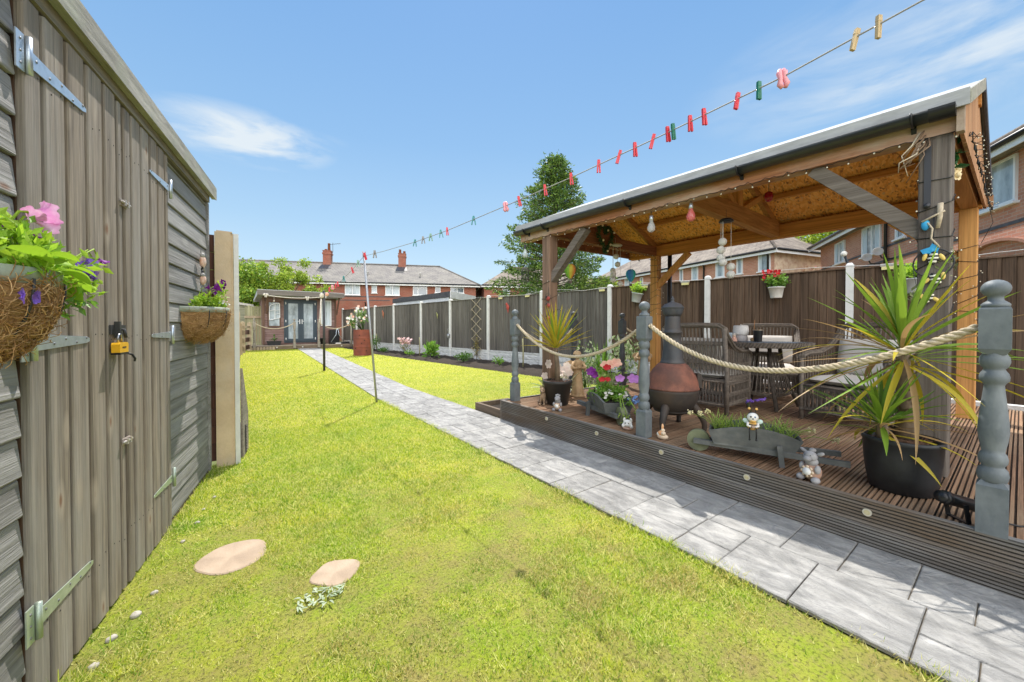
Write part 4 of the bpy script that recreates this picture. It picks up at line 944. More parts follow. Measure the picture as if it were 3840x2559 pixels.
# ---------------------------------------------------------------- gazebo (local y along its length, local z from the deck)
GR = R(3.5)
gz = thing('garden_gazebo', 'open timber gazebo with a shallow grey felt roof standing on the deck', 'gazebo', (3.55, .3, DZ), GR)
H = 2.35 - DZ          # underside of the beams
def post(x, y, mat, h=H, q=.07):
    m = MB(); m.prism([(x - q, y - q + .006), (x - q + .006, y - q), (x + q - .006, y - q), (x + q, y - q + .006), (x + q, y + q - .006), (x + q - .006, y + q), (x - q + .006, y + q), (x - q, y + q - .006)], 'z', 0, h); return m.build('post', mat, gz)
fpost = post(.02, .03, postw); lpost = post(.02, 3.4, wood('gazebo_brown_post', (.30, .19, .13), (.18, .115, .08), 'z', 22, .5, .08, knots=3)); post(2.42, .03, orangez, H, .062); post(2.42, 3.4, orangez, H, .062)
m = MB(); m.box(-.06, .06, -.055, 3.88, H, H + .15); m.build('front_beam', beamw, gz)
m = MB(); m.box(2.36, 2.48, -.055, 3.88, H, H + .17); m.build('rear_beam', orangew, gz)
reds = wood('gable_red_wood', (.30, .125, .06), (.20, .08, .045), 'x', 16, .2, .1); orx = wood('gazebo_orange_x', (.52, .26, .09), (.38, .17, .055), 'x', 16, .2, .06)
def xb(y0, y1, z0, z1, mat, nm): m = MB(); m.box(.061, 2.359, y0, y1, z0, z1); m.build(nm, mat, gz)
xb(-.03, .08, H + .004, H + .15, orx, 'end_beam'); xb(3.35, 3.46, H + .004, H + .15, reds, 'end_beam'); xb(1.62, 1.72, H + .01, H + .2, orx, 'tie_beam')
EZ, RZ, RX = 2.54 - DZ, 3.125 - DZ, 1.25; EXF, EXR = -.115, 2.70
def slope(x): return EZ + (RZ - EZ) * (x - EXF) / (RX - EXF) if x < RX else RZ - (RZ - 2.46 + DZ) * (x - RX) / (EXR - RX)
m = MB(); m.bar((.02, .06, H - .60), (.02, .64, H - .005), .09, .09); m.build('brace', bracew, gz)
m = MB(); m.bar((.02, 3.37, H - .58), (.02, 2.80, H - .005), .09, .09); m.build('brace', bracew, gz)
for y0, y1 in ((.04, .58), (3.39, 2.84)): m = MB(); m.bar((2.42, y0, H - .52), (2.42, y1, H - .01), .08, .08); m.build('brace', orangez, gz)
m = MB(); m.box(1.2, 1.29, 1.63, 1.71, H + .2, RZ - .06); m.build('king_post', orangez, gz)
for sg in (-1, 1): m = MB(); m.bar((RX + sg * .1, 1.67, H + .19), (RX + sg * .62, 1.67, slope(RX + sg * .62) - .05), .07, .06); m.build('strut', orangez, gz)
m = MB(); m.box(1.215, 1.285, -.09, 3.85, RZ - .19, RZ - .045); m.build('ridge_beam', orangew, gz)
raf = orx
for y in (.04, .85, 1.67, 2.5, 3.4):
    for (a, b) in ((.06, 1.21), (1.29, 2.4)):
        if .5 < y < 3.2 and y != 1.67: continue
        m = MB(); m.bar((a, y, slope(a) - .085), (b, y, slope(b) - .085), .05, .09); m.build('rafter', raf, gz)
for x in (.62, 1.9): m = MB(); m.box(x - .03, x + .03, .05, 3.45, slope(x) - .1, slope(x) - .045); m.build('purlin', orangew, gz)
# oriented strand board ceiling
mo, t, b = _nt('strand_board'); b.inputs['Roughness'].default_value = .75
vz = N(t, 'ShaderNodeTexVoronoi', Scale=1.0, Randomness=1.0); mpv = coord(t, (30, 62, 24)); wv = N(t, 'ShaderNodeTexNoise', Scale=5., Detail=3.); 
vm = N(t, 'ShaderNodeVectorMath', operation='ADD'); t.links.new(mpv, vm.inputs[0]); sc_ = N(t, 'ShaderNodeVectorMath', operation='SCALE', Scale=3.); L(t, wv, 1, sc_, 0); t.links.new(coord(t), wv.inputs[0]); L(t, sc_, 0, vm, 1); L(t, vm, 0, vz, 0)
cr = t.nodes.new('ShaderNodeSeparateColor'); L(t, vz, 1, cr, 0)
oc = mixc(t, mapr(t, cr.outputs[0], 0, 1), (.70, .29, .05), (.92, .50, .13)); oc = mixc(t, mapr(t, cr.outputs[1], .75, .95), oc, (.36, .15, .045)); oc = mixc(t, mapr(t, cr.outputs[2], .85, 1, 0, .7), oc, (.78, .52, .24)); t.links.new(oc, b.inputs['Base Color'])
for (xa, xb_) in ((EXF + .06, RX), (RX, EXR - .05)):
    m = MB(); z0, z1 = slope(xa) - .034, slope(xb_) - .034
    m.prism([(xa, z0), (xb_, z1), (xb_, z1 + .014), (xa, z0 + .014)], 'y', -.06, 3.85); m.build('ceiling_board', mo, gz)
m = MB(); th_ = .022
m.prism([(EXF, EZ - .02), (EXF, EZ + .014), (RX, RZ + .014), (EXR, slope(EXR) + .014), (EXR, slope(EXR) - .02), (RX, RZ - .02)], 'y', -.1, 3.9)
rf_ = m.build('roof', felt, gz)
m = MB(); m.prism([(EXF - .012, EZ - .075), (EXF + .0, EZ - .075), (EXF + .0, EZ + .016), (EXF + .03, EZ + .03), (EXF - .012, EZ + .022)], 'y', -.108, 3.91); m.build('drip_edge', M('drip_edge_grey', (.46, .46, .45), (.34, .34, .33), 30, (1, .2, 1), .7, .2), rf_)
for (ya, yb) in ((-.112, -.098), (3.90, 3.912)):
    m = MB(); m.prism([(RX, RZ + .02), (RX, RZ - .09), (EXR + .02, slope(EXR) - .09), (EXR + .02, slope(EXR) + .02)], 'y', ya, yb); m.build('slate_verge', slate, rf_)
    m = MB(); m.prism([(EXF, EZ + .012), (EXF, EZ - .07), (RX, RZ - .07), (RX, RZ + .018)], 'y', ya, yb); m.build('barge_board', shedfas, rf_)
# vertical boarding in both gables
for y in (-.075, 3.86):
    m = MB(); x = EXF + .08
    while x < EXR - .12:
        x1 = min(x + .105, EXR - .06); a, b_ = x + .003, x1 - .003; m.add([(a, y, H + .02), (b_, y, H + .02), (b_, y, slope(b_) - .03), (a, y, slope(a) - .03), (a, y + .018, H + .02), (b_, y + .018, H + .02), (b_, y + .018, slope(b_) - .03), (a, y + .018, slope(a) - .03)], [(0, 1, 2, 3), (7, 6, 5, 4), (0, 4, 5, 1), (1, 5, 6, 2), (2, 6, 7, 3), (3, 7, 4, 0)]); x = x1
    m.build('gable_boards', boardw if y < 1 else reds, gz)
m = MB(); m.box(-.1, -.04, -.088, -.057, H - .02, H + .17); m.build('gable_trim', M('pale_trim', (.42, .33, .25), (.3, .22, .16), 18, rough=.8), gz)
m = MB(); m.box(2.5, 2.53, -.12, 3.9, H + .02, H + .13); m.build('rear_fascia', boardw, gz)
# gutter, brackets, down pipe
gut = M('gutter_black', (.035, .035, .033), (.05, .05, .047), 8, rough=.35, coat=.2)
m = MB(); n = 12; r = .056; V = []; ys = [-.05, 3.9]; gx, gz0 = -.125, H + .128
for y in ys:
    for rr in (r, r - .005):
        for k in range(n + 1): a = PI + PI * k / n; V.append((gx + rr * math.cos(a), y, gz0 + rr * math.sin(a)))
k = n + 1
F = [(i, i + 1, 2 * k + i + 1, 2 * k + i) for i in range(n)] + [(k + i, 3 * k + i, 3 * k + i + 1, k + i + 1) for i in range(n)] + [tuple(range(k)), tuple(2 * k + i for i in range(k))]
F += [(0, 2 * k, 3 * k, k), (n, k + n, 3 * k + n, 2 * k + n)]
m.add(V, F, 0, True); gt = m.build('gutter', gut, gz)
for y in (.12, 1.1, 2.15, 3.35, 3.7):
    m = MB(); m.tube([(gx + (r + .005) * math.cos(a), y, gz0 + (r + .005) * math.sin(a)) for a in fr(PI * .98, 2 * PI, 12)], .007, 6); m.prism([(gx + .04, gz0 - .06), (-.061, gz0 - .085), (-.061, gz0 + .01), (gx + .055, gz0)], 'y', y - .012, y + .012); m.build('gutter_bracket', blackp, gt)
m = MB(); m.prism([(gx + (r + .005) * math.cos(a), gz0 + (r + .005) * math.sin(a)) for a in fr(PI, 2 * PI, 14)], 'y', -.058, .05); m.build('gutter_end_cap', blackp, gt)
m = MB(); m.tube([(2.50, 3.2, H + .05), (2.50, 3.2, .0)], .034, 12); m.build('down_pipe', blackp, gz)
m = MB(); m.box(-.056, -.0505, .045, .075, H - .42, H - .05); m.tube([(-.054, .06, H - .42), (-.065, .06, H - .42)], .016, 10); m.build('strap_plate', M('strap_dark_steel', (.06, .06, .065), rough=.5, metal=.5), fpost)
def gw(x, y, z): v = Vector((x, y - .0612 * x, 0)); v.rotate(Matrix.Rotation(GR, 3, 'Z')); return Vector((3.55 + v.x, .3 + v.y, DZ + z))
def shear(o):                       # both ends of the roof stand square to the deck, not to the beams
    if o.type == 'MESH':
        for v in o.data.vertices: v.co.y -= .0612 * v.co.x
    for c_ in o.children: shear(c_)
shear(gz)
# string lights wound on the posts and along the beams
wire = M('light_wire_black', (.015, .017, .014), rough=.5); bul = M('bulb_cap_pale', (.8, .75, .6), rough=.4)
sl = thing('string_lights', 'black string of tiny lights along the gazebo beams and posts', 'string lights', gw(0, 1.7, H))
og = gw(0, 1.7, H); m = MB(og); BL = []
class bl:
    @staticmethod
    def ell(q, r, *a): BL.append((q, r))
P = []
for i in range(130):
    y = -.05 + 3.85 * i / 129; P.append(gw(-.064 + U(-.004, .004), y, H + .0 + U(-.018, .012)))
m.tube(P, .0025, 4)
for p in P[::4]: q = p + Vector((U(-.01, .0), U(-.01, .01), U(-.035, -.01))); m.tube([p, q], .002, 4); bl.ell(q, .006, 0, 6)
def wind(x, y, q, z0, z1, turns):
    P = []; c = [(-q, -q), (q, -q), (q, q), (-q, q)]
    for k in range(int(turns * 4) + 1):
        a = c[k % 4]; P.append(gw(x + a[0], y + a[1], z0 + (z1 - z0) * k / (turns * 4) + U(-.04, .04)))
    m.tube(P, .003, 4)
    for p in P: q_ = p + Vector((U(-.03, .03), U(-.03, .03), U(-.03, .03))); m.tube([p, q_], .002, 4); bl.ell(q_, .005, 0, 6)
wind(.02, .03, .074, 1.0, 1.85, 5); wind(2.42, .03, .066, .95, 1.7, 6); wind(2.42, 3.4, .066, 1.1, 2.05, 9); wind(.02, 3.4, .074, 1.1, 1.5, 2)
P = []
for i in range(90):
    x = 2.5 * i / 89; P.append(gw(x, -.098 + U(-.012, .0), H - .01 + U(-.03, .03))); 
    if i % 2: q_ = P[-1] + Vector((U(-.03, .05), U(-.05, .0), U(-.05, .03))); m.tube([P[-1], q_], .002, 4); bl.ell(q_, .004, 0, 5)
m.tube(P, .003, 4); m.tube([gw(2.42, -.1, H), gw(2.5, -.12, 1.95), gw(2.45, -.05, 1.75)], .003, 4)
P = [gw(.1 + 2.2 * i / 40, 3.33, H + U(-.03, .01)) for i in range(41)]; m.tube(P, .0025, 4)
for p in P[::2]: q_ = p + Vector((U(-.02, .02), -.01, U(-.05, -.01))); m.tube([p, q_], .002, 4); bl.ell(q_, .005, 0, 5)
m.build('wire', wire, sl)
BL.sort(key=lambda e: (e[0] - Vector((0, 0, 1.18))).length)
for q, r in BL[:100]: b2_ = MB(og); b2_.ell(q, r, 0, 6); b2_.build('bulb', bul, sl)
b2_ = MB(og)
for q, r in BL[100:]: b2_.ell(q, r, 0, 6)
b2_.build('bulb', bul, sl)['kind'] = 'stuff'

# ---------------------------------------------------------------- things hung in the gazebo
def bulb(p, ln, label, glassc, cap=galv, s_=1.):
    t_ = thing('bulb_light', label, 'hanging light', p, 0, 'glass bulb lights hung from the gazebo')
    m = MB(); m.tube([(0, 0, 0), (0, 0, -ln)], .002, 4); m.tube([(-.018 * s_, 0, -ln), (0, 0, -ln + .03), (.018 * s_, 0, -ln)], .002, 4); m.build('cord', darkm, t_)
    m = MB(); m.lathe([(.0, 0), (.017 * s_, -.002), (.019 * s_, -.03), (.018 * s_, -.05), (.013 * s_, -.052)], (0, 0, -ln - .005), 14); m.build('cap', cap, t_)
    m = MB(); m.lathe([(.014 * s_, -.04), (.018 * s_, -.07), (.032 * s_, -.1), (.040 * s_, -.13), (.036 * s_, -.155), (.02 * s_, -.17), (.001, -.173)], (0, 0, -ln), 18); m.build('glass_bulb', glassc, t_)
gclear = clearglass('clear_bulb_glass', (.85, .9, .92), .3); gred = clearglass('red_bulb_glass', (.85, .2, .2), .5); gdred = M('dark_red_glass', (.28, .01, .02), rough=.08)
bulb(gw(.01, 1.96, H), .04, 'clear glass bulb light hanging under the front beam', gclear)
bulb(gw(.01, 1.56, H), .015, 'pink tinted glass bulb light right of the clear one', gred)
bulb(gw(-.12, 3.72, H + .1), .17, 'clear bulb light hanging from the gutter corner outside the left post', gclear, darkm, .95)
lr = thing('red_lantern', 'small dark red glass lantern on a long black cord', 'lantern', gw(.55, 1.12, slope(.55) - .06))
m = MB(); m.tube([(0, 0, 0), (0, 0, -.33)], .003, 5); m.build('cord', darkm, lr)
m = MB(); m.lathe([(.01, -.33), (.032, -.345), (.036, -.38), (.03, -.41), (.012, -.425)], seg=12); m.build('glass', gdred, lr)
wb = M('mobile_white', (.8, .78, .74), (.7, .68, .64), 30, rough=.5, trans=.15)
def chime(p, label, drops, capm, r=.055, br=.038, gap=.09):
    t_ = thing('solar_chime', label, 'wind chime', p, 0, 'white ball wind chimes')
    m = MB(); m.lathe([(.001, .035), (r * .8, .03), (r * 1.1, .01), (r * 1.1, 0), (r * .6, -.004)], seg=18); m.tube([(0, 0, .03), (0, 0, .12)], .002, 4); m.build('solar_cap', capm, t_)
    for (a, l, n) in drops:
        x, y = math.cos(a) * r * .8, math.sin(a) * r * .8
        m = MB(); m.tube([(x, y, 0), (x, y, -l - gap * n)], .0022, 4); c_ = m.build('cord', M('cord_white', (.75, .72, .65), rough=.8), t_)
        for k in range(n): m = MB(); m.ell((x, y, -l - gap * .5 - k * gap), br, 0, 16); m.build('ball', wb, c_)
chime(Vector((3.9, 1.735, 2.2)), 'white ball wind chime with black cap hanging over the table', [(2.4, .235, 2), (2.9, .16, 1), (3.0, .36, 1), (5.6, .40, 2)], blackp, .06, .039, .076)
chime(gw(1.25, 3.32, H + .02), 'white ball wind chime with pale cap near the wreath', [(.5, .1, 1), (.2, .22, 1), (1.2, .31, 2), (3.4, .38, 2), (5.2, .52, 1)], M('chime_cap_pale', (.5, .48, .42), rough=.5), .09, .042, .085)
wr = thing('heart_wreath', 'dark green heart shaped wreath with tiny lights on the left gable', 'wreath', gw(1.0, 3.3, H + .12), GR)
m = MB(); hp = []
for i in range(60): a = 2 * PI * i / 60; hp.append((.0105 * 16 * math.sin(a) ** 3 * .95, 0, .0125 * (13 * math.cos(a) - 5 * math.cos(2 * a) - 2 * math.cos(3 * a) - math.cos(4 * a))))
for p in hp: m.leaves(cloud(p, (.025, .025, .025), 16, .2), .035, 0, 0, .5)
m.build('foliage', M('wreath_green', (.025, .075, .025), (.05, .11, .04), 30, isl=.3), wr)
m = MB()
for k in (3, 14, 22, 31, 40, 49): m.ell((hp[k][0], -.04, hp[k][2]), .016, 0, 8)
m.build('rosebud', M('rosebud_cream', (.85, .75, .55), rough=.6), wr)
def balloon(p, label, cols, ln):
    t_ = thing('balloon_ornament', label, 'balloon ornament', p, 0, 'paper hot air balloon ornaments')
    n = 10; mats = cols
    m = MB(); V = []; F = []; pr_ = [(.002, .085), (.03, .08), (.055, .058), (.063, .028), (.06, 0), (.048, -.03), (.03, -.06), (.018, -.078)]; seg = 30
    for i, (r_, z) in enumerate(pr_):
        for k in range(seg): w_ = 1 - .06 * (k % 3 == 0); V.append((r_ * w_ * math.cos(2 * PI * k / seg), r_ * w_ * math.sin(2 * PI * k / seg), z))
    m.v = V
    for i in range(len(pr_) - 1):
        for k in range(seg): m.f.append([i * seg + k, (i + 1) * seg + k, (i + 1) * seg + (k + 1) % seg, i * seg + (k + 1) % seg]); m.m.append(int(k // 3) % len(mats)); m.s.append(True)
    m.build('envelope', mats, t_)
    m = MB(); m.lathe([(.012, -.135), (.016, -.132), (.018, -.105), (.015, -.104)], seg=10)
    for a in (0, 1.57, 3.14, 4.71): m.tube([(.016 * math.cos(a), .016 * math.sin(a), -.105), (.02 * math.cos(a), .02 * math.sin(a), -.075)], .0015, 4)
    m.build('basket', wick, t_); t_.scale = (1.2, 1.2, 1.2)
    m = MB(); m.tube([(0, 0, .085), (0, 0, .085 + ln)], .0015, 4); m.build('cord', darkm, t_)
def tis(n, c): return M(n, c, rough=.6, trans=.35)
balloon(gw(.35, 3.36, H - .43), 'rainbow paper balloon ornament beside the left front post', [tis('tissue_orange', (.85, .3, .08)), tis('tissue_peach', (.85, .5, .3)), tis('tissue_yellow', (.85, .75, .1)), tis('tissue_lime', (.45, .8, .1)), tis('tissue_green', (.25, .7, .08)), tis('tissue_lime2', (.4, .75, .1)), tis('tissue_yellow2', (.8, .7, .1)), tis('tissue_orange2', (.85, .4, .1)), tis('tissue_red', (.8, .2, .1)), tis('tissue_coral', (.85, .35, .2))], .3)
balloon(gw(1.68, 3.36, H - .38), 'blue and teal paper balloon ornament above the tilted pot', [tis('tissue_blue', (.08, .3, .75)), tis('tissue_sky', (.12, .45, .75)), tis('tissue_teal', (.05, .6, .5)), tis('tissue_aqua', (.1, .7, .6)), tis('tissue_azure', (.06, .38, .7))], .3)
cg = thing('bird_cage_feeder', 'small black wire cage hanging below the corner bulb light', 'feeder', gw(-.12, 3.72, H - .4))
m = MB()
for k in range(12): a = 2 * PI * k / 12; m.tube([(.05 * math.cos(a), .05 * math.sin(a), -.17), (.05 * math.cos(a), .05 * math.sin(a), -.02), (.01 * math.cos(a), .01 * math.sin(a), .03)], .002, 4)
for z in (-.17, -.12, -.07, -.02): m.tube([(.05 * math.cos(a), .05 * math.sin(a), z) for a in fr(0, 2 * PI, 16)], .0022, 4)
m.tube([(0, 0, .03), (0, 0, .2)], .002, 4); m.build('wire_cage', darkm, cg)
# on the front right post
tw = thing('driftwood_twig', 'dry twisted twig ornament at the top of the front right post', 'twig', gw(-.06, .05, H))
m = MB()
for _ in range(9): a = Vector((0, U(0, .06), U(-.03, .05))); m.tube([a, a + Vector((-.03, U(-.02, .06), U(-.1, -.02))), a + Vector((-.025 + U(-.03, .02), U(0, .12), U(-.2, -.08))), a + Vector((-.01, U(0, .1), U(-.26, -.12)))], [.006, .005, .003, .002], 5, int(U(0, 1) > .7))
m.build('twigs', [M('twig_brown', (.3, .2, .13), (.2, .13, .08), 30), M('twig_pale', (.7, .6, .45), rough=.8)], tw)
bh = thing('seahorse_hanger', 'blue and driftwood hanging ornament on the front right post', 'ornament', gw(-.058, .035, H - .42), GR)
m = MB(); bm = M('ornament_blue', (.03, .3, .62), (.05, .42, .7), 20, rough=.4)
m.ell((-.01, .03, -.12), (.012, .02, .035), 0, 10); m.build('blue_head', bm, bh); m = MB(); m.prism([(-.02, -.3), (.04, -.3), (.05, -.275), (.01, -.262), (.0, -.24), (-.03, -.27)], 'x', -.02, -.005); m.ell((-.012, -.005, -.31), (.012, .02, .03), 0, 8); m.ell((-.012, .0, -.285), (.01, .02, .03), 0, 8); m.build('blue_tail', bm, bh)
m = MB(); dw = M('driftwood_pale', (.6, .5, .36), (.45, .36, .25), 30, rough=.8); m.tube([(-.01, -.03, 0), (-.014, -.03, -.08), (-.012, -.022, -.15)], [.014, .012, .009], 8); m.tube([(-.018, .045, -.1), (-.02, .0, -.075), (-.02, -.05, -.05)], .006, 6); m.tube([(-.02, .02, -.11), (-.022, .0, -.15), (-.022, .005, -.21), (-.022, -.02, -.25), (-.022, -.03, -.27)], .005, 6); m.build('driftwood', dw, bh)
br_ = thing('bee_ring', 'round wire hanging with three striped bees on the front right post', 'ornament', gw(-.065, .03, H - .78), GR)
m = MB(); m.tube([(0, .085 * math.cos(a), .085 * math.sin(a)) for a in fr(0, 2 * PI, 28)], .004, 6); m.tube([(0, 0, .085), (0, 0, .3)], .003, 5); m.tube([(0, 0, -.085), (0, .02, -.26)], .002, 4); m.tube([(-.004, .085, -.03), (0, .06, -.2)], .002, 4); m.build('wire_ring', darkm, br_)
by, bk_, bw = M('bee_yellow', (.8, .58, .15), rough=.4), M('bee_black', (.02, .02, .02), rough=.4), M('bee_cream', (.8, .76, .62), rough=.4)
for (y, z, tl) in ((.0, .03, .1), (-.01, -.10, -.35), (.02, -.215, .45)):
    m = MB(); d = Vector((0, math.sin(tl), -math.cos(tl))); q = Vector((0, math.cos(tl), math.sin(tl))); c = Vector((-.01, y, z))
    for k in range(7): m.ell(c + d * (-.03 + k * .0105), (.014, .026 * math.sin(.5 + k * .36), .011), k % 2 + 1 if k else 1, 10)
    for sg in (-1, 1): m.ell(c + q * sg * .036 + d * -.005, (.006, .011, .024), 0, 10, Matrix.Rotation(-tl + sg * .35, 3, 'X'))
    m.build('bee', [by, bk_, bw], br_)
ogm = M('ornament_green', (.16, .2, .08), (.3, .3, .16), 40, isl=.3)
m = MB(); m.leaves(cloud((0.02, -.06, 0), (.02, .04, .1), 60, .1), .03); m.build('greenery', ogm, br_)
m = MB(); m.leaves(cloud((-.005, .08, -.2), (.01, .03, .05), 40, .1), .03); m.build('greenery', ogm, br_)
sf = thing('artificial_spray', 'green artificial leaf spray with cream roses under the right end beam', 'artificial flowers', gw(.4, .02, H + .1))
m = MB(); m.leaves(cloud((0, 0, -.12), (.07, .05, .2), 160, .2), .07); m.build('foliage', M('silk_green', (.03, .16, .05), (.08, .26, .1), 20, isl=.3, rough=.5), sf)
m = MB()
for p in ((-.05, -.03, -.02), (.03, -.05, -.2), (.0, -.05, -.25)): m.flower(p, (-.5, -1, 0), .035, 0, 5, .4); m.ell(p, .018, 0, 8)
m.build('rose', M('silk_cream', (.75, .6, .35), rough=.7), sf)
lo = thing('ladybird_string', 'string of small red ladybirds hanging on the left front post', 'ornament', gw(-.06, 3.34, 1.28), GR)
for k, z in enumerate((.0, -.09, -.25)):
    m = MB(); m.ell((-.01, 0, z), (.014, .035, .028), 0, 10); m.ell((-.015, .02, z + .02), (.012, .016, .016), 1, 8)
    for (a, b) in ((-.01, .008), (.012, -.004), (-.015, -.012)): m.ell((-.022, a, z + b), (.004, .006, .006), 1, 6)
    m.build('ladybird', [redo, bk_], lo)
m = MB(); m.tube([(0, 0, .15), (-.004, 0, -.3)], .002, 4); m.tube([(-.012, .045 * math.cos(a), .02 + .05 * math.sin(a)) for a in fr(0, 2 * PI, 16)], .002, 4); m.build('cord', darkm, lo)
# ---------------------------------------------------------------- chiminea
cm = thing('chiminea', 'rusty round chiminea with tall grey chimney standing on the deck', 'chiminea', (3.22, 1.89, DZ))
m = MB(); m.lathe([(.04, .125), (.1, .135), (.15, .165), (.19, .215), (.213, .28), (.22, .34), (.222, .362)], seg=32); m.lathe([(.154, .158), (.158, .165), (.163, .172)], seg=32); m.build('lower_bowl', iron, cm)
m = MB(); m.lathe([(.222, .362), (.226, .366), (.226, .376), (.221, .382), (.214, .43), (.196, .485), (.165, .535), (.13, .575), (.108, .592)], seg=32)
for k in range(8): a = k * .785 + .2; m.ell((.226 * math.cos(a), .226 * math.sin(a), .371), .006, 0, 6)
m.build('upper_dome', terra, cm)
ch_ = MB(); ch_.lathe([(.104, .588), (.104, .602), (.096, .61), (.093, .625), (.089, .64), (.073, .80), (.072, .86), (.08, .862), (.08, .875), (.071, .88), (.068, .90), (.064, 1.0), (.063, 1.02)], seg=28); chim = ch_.build('chimney', irong, cm)
m = MB(); m.lathe([(.066, 1.015), (.08, 1.04), (.091, 1.075), (.093, 1.088), (.097, 1.09), (.097, 1.096), (.09, 1.1), (.07, 1.125), (.03, 1.14), (.018, 1.145), (.012, 1.16), (.018, 1.168), (.012, 1.178), (.004, 1.195), (.001, 1.2)], seg=28); m.build('chimney_cap', irong, cm)
for a in (-2.9, -1.25, .3, 1.7):
    c, s_ = math.cos(a), math.sin(a); m = MB(); P = []
    for k in range(9):
        t_ = k / 8; r_ = .16 + .085 * math.sin(t_ * 2.2) + .03 * t_; P.append((c * r_, s_ * r_, .24 * (1 - t_)))
    m.tube(P, [.034, .036, .034, .031, .028, .025, .022, .021, .022], 8); m.build('leg', iron, cm)
m = MB(); a = -.85; c, s_ = math.cos(a), math.sin(a); m.prism([(-.06, .38), (.06, .38), (.05, .5), (-.05, .5)], 'x', .2, .235); m.lathe([(.03, 0), (.02, .02)], (.235, 0, .44), 8)
o = m.build('door_flap', iron, cm); o.rotation_euler.z = a
m = MB(); m.tube([(c * .245 + -s_ * .035 * math.cos(q), s_ * .245 + c * .035 * math.cos(q), .335 + .035 * math.sin(q)) for q in fr(0, 2 * PI, 16)], .006, 6); m.build('ring_handle', iron, cm)

